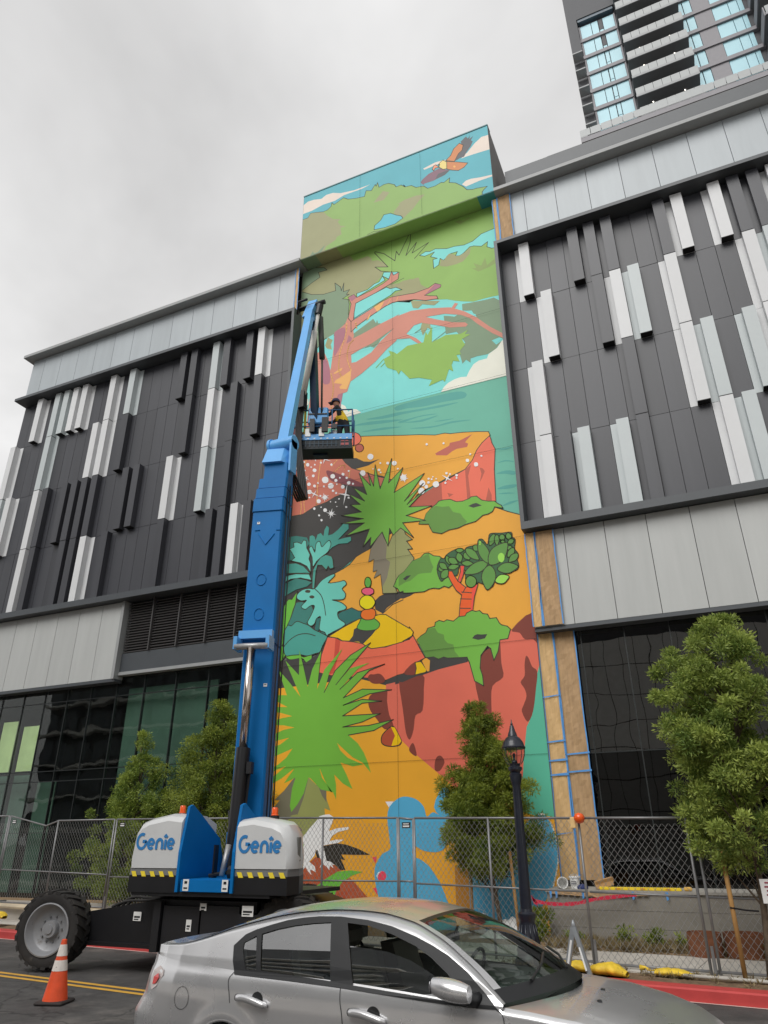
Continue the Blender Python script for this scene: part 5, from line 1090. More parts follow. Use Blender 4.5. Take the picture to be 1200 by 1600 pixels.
build(pm_().b2((.6, .25, pz-.06), (1.0, PD-.15, pz-.005)), 'platform_mount', mat('mount_navy', (18, 36, 50), .5), bl)
def bucket(name, c, r, h, m, label, grp, lid=None):
    t = thing(name, c, label, 'bucket', grp); x, y, z = c
    build(MB().lathe([(0, z), (r*.85, z), (r, z+h), (r*1.06, z+h), (r*1.06, z+h*.93), (r, z+h*.93), (r*.95, z+h), (r*.8, z+.02), (0, z+.02)], c=(x, y, 0), n=18), 'pail', m, t, smooth=40)
    build(MB().tube([(x-r, y, z+h*.85), (x-r*.8, y-.02, z+h*1.15), (x, y-.03, z+h*1.3), (x+r*.8, y-.02, z+h*1.15), (x+r, y, z+h*.85)], .006, 5), 'handle', steel, t)
    return t
bucket('paint_bucket', tuple(pw(.26, .30, pz+.05)), .12, .62, white_m, 'tall white pail at the left end of the lift basket', 'buckets in the lift basket')
bucket('paint_bucket', tuple(pw(1.12, .35, pz+.05)), .12, .62, mat('bucket_red', (150, 44, 50), .5), 'dark red pail in the middle of the lift basket', 'buckets in the lift basket')
bucket('paint_bucket', tuple(pw(.12, .12, pz+.42)), .11, .34, mat('bucket_maroon', (96, 30, 42), .5), 'maroon pail hung high at the left corner of the lift basket', 'buckets in the lift basket')
bucket('paint_bucket', tuple(pw(1.20, .12, pz+.42)), .07, .2, white_m, 'small white paint pot on the rail before the painter', 'buckets in the lift basket')
yp = thing('extension_pole', tuple(pw(.2, .1, pz+.05)), 'yellow and white painting pole standing in the lift basket left of the control box', 'pole')
build(pm_().tube([(.38, .06, pz+.1), (.36, .05, pz+1.3)], .035, 8), 'shaft', mat('pole_yellow', (240, 214, 60), .5), yp, smooth=True)
build(pm_().tube([(.36, .05, pz+1.3), (.36, .05, pz+1.46)], .06, 8), 'roller', white_m, yp, smooth=True)

# ------------------------------------------------------------------ painter in the basket
def person(c, label):
    root = thing('person', c, label, 'person'); x, y, z = c
    J_ = dict(pel=(0, 0, .95), l1=(-.1, 0, .92), lk=(-.12, -.03, .5), lf=(-.12, 0, .06), lt=(-.14, -.14, .03), r1=(.1, 0, .92), rk=(.13, .02, .5), rf=(.14, .05, .06), rt=(.14, -.09, .03),
              w=(-.03, -.01, 1.12), ch=(-.12, -.02, 1.34), nk=(-.19, -.02, 1.50), hd=(-.23, -.03, 1.64), ht=(-.26, -.03, 1.75),
              ls=(-.20, .17, 1.42), le=(-.38, .16, 1.2), lh=(-.6, .1, 1.16), rs=(-.12, -.2, 1.42), re=(-.30, -.24, 1.2), rh=(-.55, -.2, 1.14), lm=(-.68, .09, 1.17), rm=(-.63, -.18, 1.15))
    E_ = [('pel', 'l1'), ('l1', 'lk'), ('lk', 'lf'), ('lf', 'lt'), ('pel', 'r1'), ('r1', 'rk'), ('rk', 'rf'), ('rf', 'rt'), ('pel', 'w'), ('w', 'ch'), ('ch', 'nk'), ('nk', 'hd'), ('hd', 'ht'), ('ch', 'ls'), ('ls', 'le'), ('le', 'lh'), ('lh', 'lm'), ('ch', 'rs'), ('rs', 're'), ('re', 'rh'), ('rh', 'rm')]
    Rd = dict(pel=.15, l1=.105, lk=.07, lf=.05, lt=.045, r1=.105, rk=.07, rf=.05, rt=.045, w=.145, ch=.165, nk=.06, hd=.105, ht=.08, ls=.075, le=.052, lh=.04, lm=.035, rs=.075, re=.052, rh=.04, rm=.035)
    ks = list(J_); me = bpy.data.meshes.new('body'); me.from_pydata([J_[k] for k in ks], [(ks.index(a), ks.index(b)) for a, b in E_], [])
    o = bpy.data.objects.new('body', me); COL.objects.link(o)
    md = o.modifiers.new('skin', 'SKIN'); sd_ = me.skin_vertices[0].data
    for i, k in enumerate(ks): sd_[i].radius = (Rd[k], Rd[k]); sd_[i].use_root = (k == 'pel')
    o.modifiers.new('sub', 'SUBSURF').levels = 2
    dg = bpy.context.evaluated_depsgraph_get(); m2 = bpy.data.meshes.new_from_object(o.evaluated_get(dg)); bpy.data.objects.remove(o)
    cloth = [mat('black_clothes', (34, 34, 38), .85), mat('hi_vis_yellow', (236, 196, 40), .7), mat('skin_tone', (160, 110, 84), .6), mat('boots', (60, 46, 36), .8)]
    for c_ in cloth: m2.materials.append(c_)
    for p in m2.polygons:
        q = p.center; p.use_smooth = True
        i = 0
        if q.z > 1.52: i = 2
        elif 1.0 < q.z < 1.46 and abs(q.y) < .16 and -.32 < q.x < .2: i = 1
        elif q.x < -.56: i = 2
        elif q.z < .1: i = 3
        p.material_index = i
    b = bpy.data.objects.new('body', m2); COL.objects.link(b); b.parent = root; ROOT[b.name] = Vector(c)
    hx, hy, hz = x-.25, y-.03, z+1.70
    build(MB().lathe([(.125, hz), (.125, hz+.05), (.10, hz+.10), (.05, hz+.13), (0, hz+.14)], c=(hx, hy, 0), n=16).box((hx-.14, hy, hz+.015), (.14, .16, .015)), 'cap', mat('navy_cap', (44, 48, 84), .7), root, smooth=40)
    return root
pe = person(tuple(pw(1.42, .32, pz+.05)), 'painter in black clothes, yellow vest and navy cap leaning on the lift basket rail')

# ------------------------------------------------------------------ traffic cone
co = thing('traffic_cone', (-8.4, 8.27, 0), 'orange traffic cone with two dirty white bands on the road before the lift wheel', 'cone')
cone_o = mat('cone_orange', (232, 84, 40), .55, var=.1, scale=9, dirt=((150, 66, 40), 14, .66)); cone_w = mat('cone_white', (222, 214, 206), .6, var=.1, scale=20, dirt=((90, 84, 80), 20, .60))
cx, cy = -8.4, 8.27
def rr(z): return .155-(z-.04)/.68*.125
build(MB().lathe([(rr(z)*1.0, z) for z in (.04, .2, .365)]+[(rr(z), z) for z in (.485, .53)]+[(rr(z), z) for z in (.66, .715)]+[(.02, .72), (0, .72)], c=(cx, cy, 0), n=28), 'cone_body', cone_o, co, smooth=40)
for a, b in ((.365, .485), (.53, .66)): build(MB().lathe([(rr(a)+.003, a), (rr(b)+.003, b)], c=(cx, cy, 0), n=28), 'reflective_band', cone_w, co, smooth=True)
cb = MB().bbox((-.19, -.19, .0), (.19, .19, .042), .015)
cb.v = [tuple(Matrix.Rotation(R(18), 3, 'Z') @ Vector(p)+Vector((cx, cy, 0))) for p in cb.v]
build(cb, 'cone_base', mat('cone_base_rubber', (52, 46, 44), .8), co)
# ------------------------------------------------------------------ silver saloon
_q = math.hypot(1, .095); CSD = Vector((1, -.095, 0))/_q; CN = Vector((.095, 1, 0))/_q
def cp_(x, y, z): return CN*(5.2+y)+CSD*(x-5.2)+Vector((0, 0, z))
car = thing('saloon_car', tuple(cp_(2.1, .85, 0)), 'silver four door saloon car parked nearest, front window half open, mural reflected on its roof', 'car')
paint = bpy.data.materials.new('silver_paint'); paint.use_nodes = True
_t = paint.node_tree; _b = _t.nodes['Principled BSDF']; _n = _t.nodes.new('ShaderNodeTexNoise'); _n.inputs['Scale'].default_value = 900; _g = _t.nodes.new('ShaderNodeNewGeometry')
_r = _t.nodes.new('ShaderNodeMapRange'); _r.inputs[3].default_value = .22; _r.inputs[4].default_value = .34
_n3 = _t.nodes.new('ShaderNodeTexNoise'); _n3.inputs['Scale'].default_value = 2.5; _n3.inputs['Detail'].default_value = 8
_cr = _t.nodes.new('ShaderNodeMixRGB'); _cr.inputs[1].default_value = (.73, .73, .745, 1); _cr.inputs[2].default_value = (.67, .665, .665, 1)
_t.links.new(_g.outputs['Position'], _n.inputs['Vector']); _t.links.new(_g.outputs['Position'], _n3.inputs['Vector']); _t.links.new(_n3.outputs[0], _r.inputs[0]); _t.links.new(_r.outputs[0], _b.inputs['Roughness']); _t.links.new(_n.outputs[0], _cr.inputs[0]); _t.links.new(_cr.outputs[0], _b.inputs['Base Color'])
_b.inputs['Metallic'].default_value = .7; _b.inputs['Coat Weight'].default_value = .6; _b.inputs['Coat Roughness'].default_value = .08
trim = mat('car_trim_black', (30, 31, 33), .4, var=.05); seam_c = mat('car_seam', (40, 40, 42), .7); cglass = glass('car_glass', (.52, .58, .55), .005, 0, 1, 1.6, base=.32); wglass = glass('windscreen_glass', (.66, .78, .70), .005, 0, 1, 1.42, base=.02)
inner = mat('car_interior', (52, 54, 54), .9, var=.15); seatm = mat('seat_fabric', (104, 100, 94), .9); tan_m = mat('seat_tan', (196, 168, 118), .8)
ZY = ([.2, .35, .55, .72, .82, .88, .93, 1.0, 1.15, 1.35, 1.45], [.06, .03, .01, 0, .005, .02, .05, .075, .15, .255, .32])
def yz(z): return hermite(*ZY, z)
BELT = ([-.12, .3, .9, 1.9, 2.9, 3.12], [.98, .955, .93, .912, .875, .865])
RAIL = ([-.12, .05, .2, .38, .62, .86, 1.1, 1.32, 1.6, 1.87, 2.1, 2.38, 2.64, 2.9, 3.05, 3.14], [1.065, 1.07, 1.085, 1.13, 1.205, 1.265, 1.315, 1.348, 1.372, 1.374, 1.362, 1.31, 1.205, 1.055, .95, .885])
def zbelt(x): return hermite(*BELT, x)
_rx = np.linspace(-.12, 3.14, 164); _rz = np.interp(_rx, *RAIL)
for _ in range(3): _rz[2:-2] = (_rz[:-4]+_rz[1:-3]+_rz[2:-2]+_rz[3:-1]+_rz[4:])/5
def zrail(x): return float(np.interp(x, _rx, _rz))
def endin(x):
    return hermite([-.3, -.15, 0, .2, .5, 3.5, 3.9, 4.15, 4.3, 4.4], [.22, .10, .05, .015, 0, 0, .05, .14, .26, .42], x)
def rearshift(x, z): return hermite([-.2, .1, .45], [1, .5, 0], x)*hermite([.2, .45, .55, .70, .9, 1.07], [-.06, -.12, -.12, -.01, .03, .0], z)
def pip(x, z, P):
    c = False; n = len(P); j = n-1
    for i in range(n):
        if (P[i][1] > z) != (P[j][1] > z) and x < (P[j][0]-P[i][0])*(z-P[i][1])/(P[j][1]-P[i][1])+P[i][0]: c = not c
        j = i
    return c
DLO = [(0.852, 0.923), (0.805, 1.0), (0.763, 1.092), (0.842, 1.161), (0.926, 1.195), (1.072, 1.236), (1.219, 1.272), (1.37, 1.295), (1.521, 1.309), (1.716, 1.314), (1.974, 1.3), (2.194, 1.268), (2.415, 1.212), (2.556, 1.167), (2.693, 1.115), (2.855, 1.028), (2.992, 0.926), (3.082, 0.867), (2.899, 0.873), (2.662, 0.879), (2.437, 0.887), (1.859, 0.909), (1.369, 0.919)]
REARW = [(1.094, 0.95), (0.998, 1.185), (1.144, 1.224), (1.305, 1.254), (1.473, 1.275), (1.64, 1.288), (1.762, 0.925)]
QTR = [(0.939, 0.949), (0.847, 1.087), (0.842, 1.122), (0.952, 1.17), (1.05, 0.947)]
FRONT = [(1.796, 1.29), (1.981, 1.28), (2.203, 1.236), (2.425, 1.172), (2.568, 1.108), (2.71, 1.026), (2.786, 0.967), (2.791, 0.879), (2.686, 0.884), (1.964, 0.914)]
PANE = [(1.858, 1.145), (2.195, 1.126), (2.392, 1.087), (2.571, 1.024), (2.719, 0.959), (2.782, 0.921), (2.791, 0.879), (2.686, 0.882), (1.964, 0.912)]
ctr = (sum(p[0] for p in DLO)/len(DLO), sum(p[1] for p in DLO)/len(DLO))
def shrink(P, d):
    n = len(P); A = sum(P[i-1][0]*P[i][1]-P[i][0]*P[i-1][1] for i in range(n)); sg = 1 if A > 0 else -1; o = []
    for i in range(n):
        a, b, c = Vector(P[i-1]), Vector(P[i]), Vector(P[(i+1) % n]); d1 = (b-a).normalized(); d2 = (c-b).normalized()
        nn = (Vector((-d1.y, d1.x))+Vector((-d2.y, d2.x))); nn = nn.normalized() if nn.length > 1e-6 else Vector((-d1.y, d1.x)); o.append(tuple(b+nn*d*sg))
    return o
HOLE = shrink(DLO, .013)
def lat(x, z, far): return (1.70-yz(z)) if far else yz(z)
for far in (False, True):
    m = MB(); nx, nv = 330, 30; idx = {}
    P = []
    for i in range(nx+1):
        x = -.12+3.25*i/nx; row = []
        for k in range(nv+1):
            z = zbelt(x)+(zrail(x)-zbelt(x))*k/nv
            e = endin(x)*.9; y = yz(z)+e*(1-.3*k/nv)
            if k > nv-4: y += .006*(k-nv+4)**2
            row.append((x, y, z))
        P.append(row)
    for row in P: m.v.extend(tuple(cp_(x+rearshift(x, z), (1.70-y) if far else y, z)) for x, y, z in row)
    for i in range(nx):
        for k in range(nv):
            c = ((P[i][k][0]+P[i+1][k+1][0])/2, (P[i][k][2]+P[i+1][k+1][2])/2)
            if pip(c[0], c[1], HOLE): continue
            m.f.append((i*(nv+1)+k, i*(nv+1)+k+1, (i+1)*(nv+1)+k+1, (i+1)*(nv+1)+k)); m.m.append(0)
    build(m, 'upper_side', paint, car, smooth=True)
    def sidepoly(P, off, holes=(), name='', mt_=trim, sm=False):
        allp = list(P)
        for h in holes: allp += list(h)
        V3 = [[Vector((p[0], p[1], 0)) for p in L_] for L_ in [P]+list(holes)]
        tr = tessellate_polygon(V3)
        m = MB(); m.v = [tuple(cp_(p[0], (1.70-(yz(p[1])-off)) if far else yz(p[1])-off, p[1])) for p in allp]; m.f = [tuple(t) for t in tr]; m.m = [0]*len(m.f)
        return build(m, name, mt_, car, smooth=sm)
    def dens(P, s=.03):
        o = []
        for i in range(len(P)):
            a, b = P[i-1], P[i]; n = max(1, int(math.dist(a, b)/s)); o += [(a[0]+(b[0]-a[0])*k/n, a[1]+(b[1]-a[1])*k/n) for k in range(n)]
        return o
    sidepoly(dens(shrink(DLO, -.016)), .006, [dens(QTR), dens(REARW), dens(FRONT)], 'window_surround', trim)
    sidepoly(dens(REARW, .05), -.004, (), 'rear_window', cglass, True); sidepoly(dens(QTR, .05), -.004, (), 'quarter_window', cglass, True)
    sidepoly(dens(PANE if not far else FRONT, .05), -.004, (), 'front_window', cglass, True)
# roof, windscreen, back light, boot lid: one surface between the two rails, split by u
us = list(np.linspace(-.12, 3.14, 140)); vs_ = np.linspace(-1, 1, 41)
def top(u, v):
    z = zrail(u); e = endin(u)*.63; yr = yz(z)+e+.05 if u < 3 else yz(z)+.04
    half = .85-yr; crown = hermite([-.12, .3, .9, 1.6, 2.3, 3.14], [.012, .03, .05, .055, .05, .035], u)
    bow = hermite([-.12, .3, .95, 1.6, 2.35, 2.6, 3.14], [-.07, -.10, -.06, 0, .07, .14, .26], u)
    return (u+bow*(1-v*v)+rearshift(u, z), .85+v*half, z+crown*(1-abs(v)**2.2))
def topmesh(u0, u1, v0, v1, name, m_, dz=0, nu=30, nv=36):
    rows = [[cp_(*(lambda p: (p[0], p[1], p[2]+dz))(top(u0+(u1-u0)*i/nu, v0+(v1-v0)*k/nv))) for k in range(nv+1)] for i in range(nu+1)]
    return build(MB().grid(rows), name, m_, car, smooth=True)
topmesh(-.12, .30, -1, 1, 'boot_lid', paint); topmesh(.30, .92, -1, -.9, 'pillar', paint, nv=4); topmesh(.30, .92, .9, 1, 'pillar', paint, nv=4)
topmesh(.92, 2.36, -1, 1, 'roof', paint, nu=50); topmesh(.30, .92, -.9, .9, 'rear_screen', cglass)
topmesh(2.36, 3.04, -1, -.93, 'pillar', paint, nv=4); topmesh(2.36, 3.04, .93, 1, 'pillar', paint, nv=4); topmesh(2.40, 3.04, -.93, .93, 'windscreen', wglass)
topmesh(2.36, 2.40, -.93, .93, 'screen_trim', trim, nu=3); topmesh(3.04, 3.13, -1, 1, 'cowl_grille', trim, nu=6)
# gap between upper side and roof rail
for far in (0, 1):
    rows = []
    for u in np.linspace(-.12, 3.12, 120):
        x0, y0, z0 = top(u, -1); z = zrail(u); ys = yz(z)+endin(u)*.63+.006*16
        P_ = [(u+rearshift(u, z), yz(z)+endin(u)*.63+.054 if False else yz(z)+endin(u)*.9*.7+.096, z-.0), (x0, y0, z0)]
        rows.append([cp_(p[0], (1.70-p[1]) if far else p[1], p[2]) for p in P_])
    build(MB().grid(rows), 'roof_rail', paint, car, smooth=True)
# bonnet
rows = []
for i in range(41):
    t = i/40; row = []
    for v in vs_:
        x0 = 3.13+.25*(1-v*v); x1 = 4.30+.08*(1-v*v); x = x0+(x1-x0)*t
        ze = hermite([3.1, 3.3, 3.6, 3.9, 4.1, 4.25, 4.4], [.872, .862, .835, .785, .735, .67, .58], x); e = endin(x)*.9
        row.append(cp_(x, .85+v*(.80-e), ze+.035*(1-abs(v)**3)*hermite([3.1, 3.5, 4.1, 4.4], [.6, 1, .8, .2], x)))
    rows.append(row)
build(MB().grid(rows), 'bonnet', paint, car, smooth=True)
# lower body sides
zz = [.20+.8*k/32 for k in range(33)]
for far in (0, 1):
    rows = []
    for i in range(301):
        x = -.26+4.62*i/300; zt = zbelt(x) if x < 3.12 else hermite([3.1, 3.3, 3.6, 3.9, 4.1, 4.25, 4.4], [.872, .862, .835, .785, .735, .67, .58], x)
        row = []
        for k, z in enumerate(zz):
            z2 = .20+(z-.20)*(zt-.20)/.80
            y = yz(z2 if x < 3.12 else .2+(z2-.2)*.93/max(zt, .5) if False else min(z2, zt))+endin(x)
                        # wheel-arch flare
            for wx in (.80, 3.42):
                r = math.hypot(x-wx, z2-.28); y -= .018*math.exp(-((r-.36)/.06)**2) if z2 < .75 else 0
            row.append(cp_(x+rearshift(x, z2), (1.70-y) if far else y, z2))
        if x >= 3.12: row[-1] = cp_(x, (1.70-(.05+endin(x)*.9)) if far else .05+endin(x)*.9, zt)
        rows.append(row)
    m = MB(); n = len(zz)
    m.v = [tuple(p) for r in rows for p in r]
    for i in range(300):
        x = -.26+4.62*(i+.5)/300
        for k in range(n-1):
            z = .2+((zz[k]+zz[k+1])/2-.2)*((zbelt(x) if x < 3.12 else .8)-.2)/.8
            if any(math.hypot(x-wx, z-.28) < .325 for wx in (.80, 3.42)): continue
            m.f.append((i*n+k, i*n+k+1, (i+1)*n+k+1, (i+1)*n+k)); m.m.append(0)
    build(m, 'body_side', paint, car, smooth=True)
    for wx in (.80, 3.42):
        P = [(wx+.33*math.cos(a), .28+.33*math.sin(a)) for a in np.linspace(-.33, math.pi+.33, 40)]
        build(MB().tube([cp_(a, (1.70-yz(b)-endin(a)) if far else yz(b)+endin(a), b) for a, b in P], .017, 6), 'arch_lip', paint, car, smooth=True)
        build(MB().add([cp_(wx+.34*math.cos(a), 1.45 if far else .25, .28+.34*math.sin(a)) for a in np.linspace(0, 2*math.pi, 30, endpoint=False)], [tuple(range(30))]), 'wheel_well', inner, car)
for x0, nm_ in ((-.26, 'rear_panel'), (4.36, 'front_panel')):
    rows = [[cp_(x0+rearshift(x0, z)-(.03 if x0 < 0 else -.05)*(1-v*v), .85+v*(.85-endin(x0)-yz(z)), z) for v in np.linspace(-1, 1, 13)] for z in np.linspace(.2, .98 if x0 < 0 else .60, 12)]
    build(MB().grid(rows), nm_, paint, car, smooth=True)
build(MB().grid([[cp_(x, y, .2) for y in (.08, 1.62)] for x in (-.2, 4.3)]), 'underbody', inner, car)
build(MB().grid([[cp_(x, y, .45) for y in (.1, 1.60)] for x in (-.1, 3.3)]), 'floor_pan', inner, car)
# seams, filler flap, handles
def surf(x, z, off=.002): return cp_(x+rearshift(x, z), yz(z)+endin(x)-off, z)
def seam(P, w=.006, nm_='seam', m_=None, off=.003):
    m = MB(); P = smooth_pts(P, 4, False)
    for (a, b), (c, d) in zip(P, P[1:]):
        dd = Vector((c-a, d-b)); 
        if dd.length < 1e-5: continue
        dd.normalize(); nn = Vector((-dd.y, dd.x))*w/2
        m.add([surf(a-nn.x, b-nn.y, off), surf(c-nn.x, d-nn.y, off), surf(c+nn.x, d+nn.y, off), surf(a+nn.x, b+nn.y, off)], [(0, 1, 2, 3)])
    return build(m, nm_, m_ or seam_c, car)
seam([(0.832, 0.922), (0.804, 0.875), (0.829, 0.794), (0.87, 0.671), (1.0, .5), (1.2, .35)], nm_='door_gap'); seam([(1.86, 0.908), (1.875, .8), (1.898, 0.68), (1.91, .3)], nm_='door_gap'); seam([(3.086, 0.86), (3.122, 0.84), (3.138, 0.791), (3.14, .6), (3.02, .3)], nm_='door_gap')
seam([(.33+.078*math.cos(a), .715+.078*math.sin(a)) for a in np.linspace(0, 2*math.pi, 28)], .004, 'filler_flap')
for hx, hz in ((1.07, .755), (2.11, .745)):
    m = MB()
    m.v = []; n = 20
    build(MB().add([surf(hx+.045+.055*math.cos(a), hz+.012+.05*math.sin(a), .0025) for a in np.linspace(0, 2*math.pi, n, endpoint=False)], [tuple(range(n))]), 'handle_recess', trim, car)
    P = [(hx-.15, hz+.012), (hx-.05, hz+.015), (hx+.06, hz-.002), (hx+.15, hz-.022)]
    build(MB().tube([surf(a, b, o) for (a, b), o in zip(smooth_pts(P, 4, False), np.interp(np.linspace(0, 1, 13), [0, .15, .5, .85, 1], [.008, .03, .034, .03, .008]))], [.018, .024, .026, .026, .026, .026, .026, .026, .026, .025, .024, .022, .016], 10), 'door_handle', paint, car, smooth=True)
    build(MB().tube([surf(hx-.15, hz+.012, .012), surf(hx-.085, hz+.016, .026)], .024, 10), 'handle_grip', trim, car, smooth=True)
# tail lamp (clear and red), mirror, wipers, aerial washer jets
TL = [(.03, .885), (.045, .85), (-.02, .765), (-.08, .735), (-.13, .78), (-.13, .87), (-.06, .91)]
build(MB().add([surf(a, b, .006) for a, b in TL], [tuple(range(7))]), 'tail_lamp', mat('lamp_clear', (190, 176, 172), .12, coat=.8, var=.1), car)
build(MB().add([surf(a, b, .010) for a, b in ((-.03, .86), (0, .83), (-.035, .785), (-.085, .775), (-.09, .83))], [(0, 1, 2, 3, 4)]), 'brake_lens', mat('lamp_red', (214, 30, 32), .15, coat=.8), car)
mr = MB()
rows = []
for t in np.linspace(0, 1, 9):
    x = 2.70+.26*t; h = .068*math.sin(math.pi*min(max(.18+.64*t, 0), 1))**.5; zc = .985-.03*t; wv = .075
    rows.append([cp_(x+.02*math.cos(a)*0, -.13+wv*math.cos(a)*(.6+.4*math.sin(math.pi*t)), zc+h*math.sin(a)*1.0) for a in np.linspace(0, 2*math.pi, 17)])
mr.grid(rows); n = 17; mr.f.append(tuple(range(n-1))); mr.m.append(0); mr.f.append(tuple(range(8*n, 8*n+n-1))); mr.m.append(0)
mro = build(mr, 'door_mirror', paint, car, smooth=50)
build(MB().add([cp_(2.697, -.13+.062*math.cos(a), .985+.045*math.sin(a)) for a in np.linspace(0, 2*math.pi, 16, endpoint=False)], [tuple(range(16))]), 'mirror_glass', mat('mirror_silver', (200, 200, 204), .05, metal=1), mro)
build(MB().tube([cp_(2.86, -.10, .93), cp_(2.92, .0, .90), cp_(2.95, .07, .90)], [.035, .04, .05], 10), 'mirror_arm', trim, mro, smooth=True)
for a, b in (((3.06, -.62), (2.93, .05)), ((3.06, .12), (2.92, .72))):
    p0 = top(*a); p1 = top(*b); pm_ = top((a[0]+b[0])/2, (a[1]+b[1])/2)
    build(MB().tube([cp_(p0[0], p0[1], p0[2]+.02), cp_(pm_[0], pm_[1], pm_[2]+.03), cp_(p1[0], p1[1], p1[2]+.02)], .010, 6), 'wiper', trim, car)
for v, x in ((-.28, 3.62), (.1, 3.55)): build(MB().lathe([(0, .0), (.02, 0), (.014, .012), (0, .014)], c=tuple(cp_(x, .85+v, hermite([3.1, 3.3, 3.6, 3.9], [.872, .862, .835, .785], x)+.032)), n=8), 'washer_jet', trim, car)
build(MB().add([surf(a, b, .004) for a, b in ((4.0, .70), (4.2, .62), (4.3, .56), (4.25, .52), (4.0, .6))], [(0, 1, 2, 3, 4)]), 'headlamp', mat('lamp_clear2', (210, 212, 214), .1, coat=.8), car)
for wx in (.80, 3.42):
    for y, sgn in ((.06, -1), (1.64, 1)):
        c = cp_(wx, y, .29); M = Matrix.Translation(c) @ Matrix.Rotation(math.atan2(CSD.y, CSD.x), 4, 'Z')
        t = MB(); t.xf = M; t.lathe([(.2, -.09), (.26, -.1), (.286, -.07), (.29, 0), (.286, .07), (.26, .1), (.2, .09)], axis='y', n=36); wo = build(t, 'wheel', rubber, car, smooth=40)
        t = MB(); t.xf = M
        t.lathe([(.21, sgn*.09), (.2, sgn*.07), (.19, sgn*.02), (0, sgn*.02)], axis='y', n=30)
        for k in range(10):
            a = 2*math.pi*k/10; t.box((.11*math.cos(a), sgn*.06, .11*math.sin(a)), (.19, .03, .035), Matrix.Rotation(-a, 3, 'Y'))
        build(t, 'rim', rim_m, wo, smooth=40)
# cabin: dashboard, seats, steering wheel, headlining
build(MB().grid([[cp_(2.55, y, .80) for y in (.12, .85, 1.58)], [cp_(2.85, y, .86) for y in (.12, .85, 1.58)], [cp_(3.2, y, .84) for y in (.12, .85, 1.58)]]).grid([[cp_(2.55, y, .45) for y in (.12, 1.58)], [cp_(2.55, y, .80) for y in (.12, 1.58)]]), 'dashboard', inner, car)
def seat(x, y, mm):
    m = MB(); m.xf = Matrix.Translation(cp_(x, y, 0)) @ Matrix.Rotation(math.atan2(CSD.y, CSD.x), 4, 'Z')
    m.bbox((-.25, -.24, .45), (.28, .24, .62), .05); m.add([(-.28, -.23, .6), (-.12, -.23, .6), (-.30, -.2, 1.08), (-.42, -.2, 1.08), (-.28, .23, .6), (-.12, .23, .6), (-.30, .2, 1.08), (-.42, .2, 1.08)], [(0, 1, 2, 3), (7, 6, 5, 4), (0, 4, 5, 1), (1, 5, 6, 2), (2, 6, 7, 3), (3, 7, 4, 0)])
    m.bbox((-.44, -.13, 1.10), (-.34, .13, 1.26), .04)
    return build(m, 'seat', mm, car, smooth=30)
seat(2.05, .50, seatm); seat(2.05, 1.22, seatm); seat(1.15, .5, seatm); seat(1.15, 1.22, seatm)
sw_ = MB(); sw_.tube([cp_(2.42+.06*math.cos(a), 1.22+.18*math.sin(a), .88+.17*math.cos(a)) for a in np.linspace(0, 2*math.pi, 25)], .014, 6); build(sw_, 'steering_wheel', inner, car, smooth=True)
build(MB().tube([cp_(2.45, .80, 1.19), cp_(2.47, .82, 1.25)], .012, 6).box(tuple(cp_(2.43, .8, 1.17)), (.03, .24, .06)), 'rear_view_mirror', trim, car)
build(MB().add([cp_(1.66, .42, 1.20), cp_(1.70, .42, 1.15), cp_(1.66, .42, 1.09)], [(0, 1, 2)]), 'belt_tag', mat('tag_yellow', (236, 214, 30), .6), car)
build(MB().grid([[cp_(x, y, zrail(x)-.02) for y in (.34, .85, 1.36)] for x in np.linspace(.95, 2.35, 8)]), 'headlining', mat('headlining_grey', (58, 57, 56), .9), car)
# ------------------------------------------------------------------ temporary chain link fence
wire_m = mat('fence_wire', (150, 150, 150), .5, var=.15, scale=6, metal=.3); tube_m = mat('fence_tube', (132, 132, 133), .45, var=.12, scale=8, metal=.4)
def rise(s): return min(max((-8.5-s)*.06, 0), .42)
def wires(s0, s1, zb, zt, d, pitch=.098, r=.0033):
    "diamond mesh: two families of slanting wires clipped to the panel (zt, zb: functions of s)"
    m = MB(); slope = 1.25
    H = 2.3; s = s0-H/slope
    for sg in (1, -1):
        s = s0-H/slope
        while s < s1+H/slope:
            pts = []
            for k in range(25):
                t = k/24; ss = s+sg*t*H/slope; z = .1+t*H*1.0
                if s0 <= ss <= s1 and zb(ss) <= z <= zt(ss): pts.append(st(ss, d+.004*sg, z))
            if len(pts) > 1:
                a, b = pts[0], pts[-1]
                m.tube([a, b], r, 3, cap=False)
            s += pitch
    return m
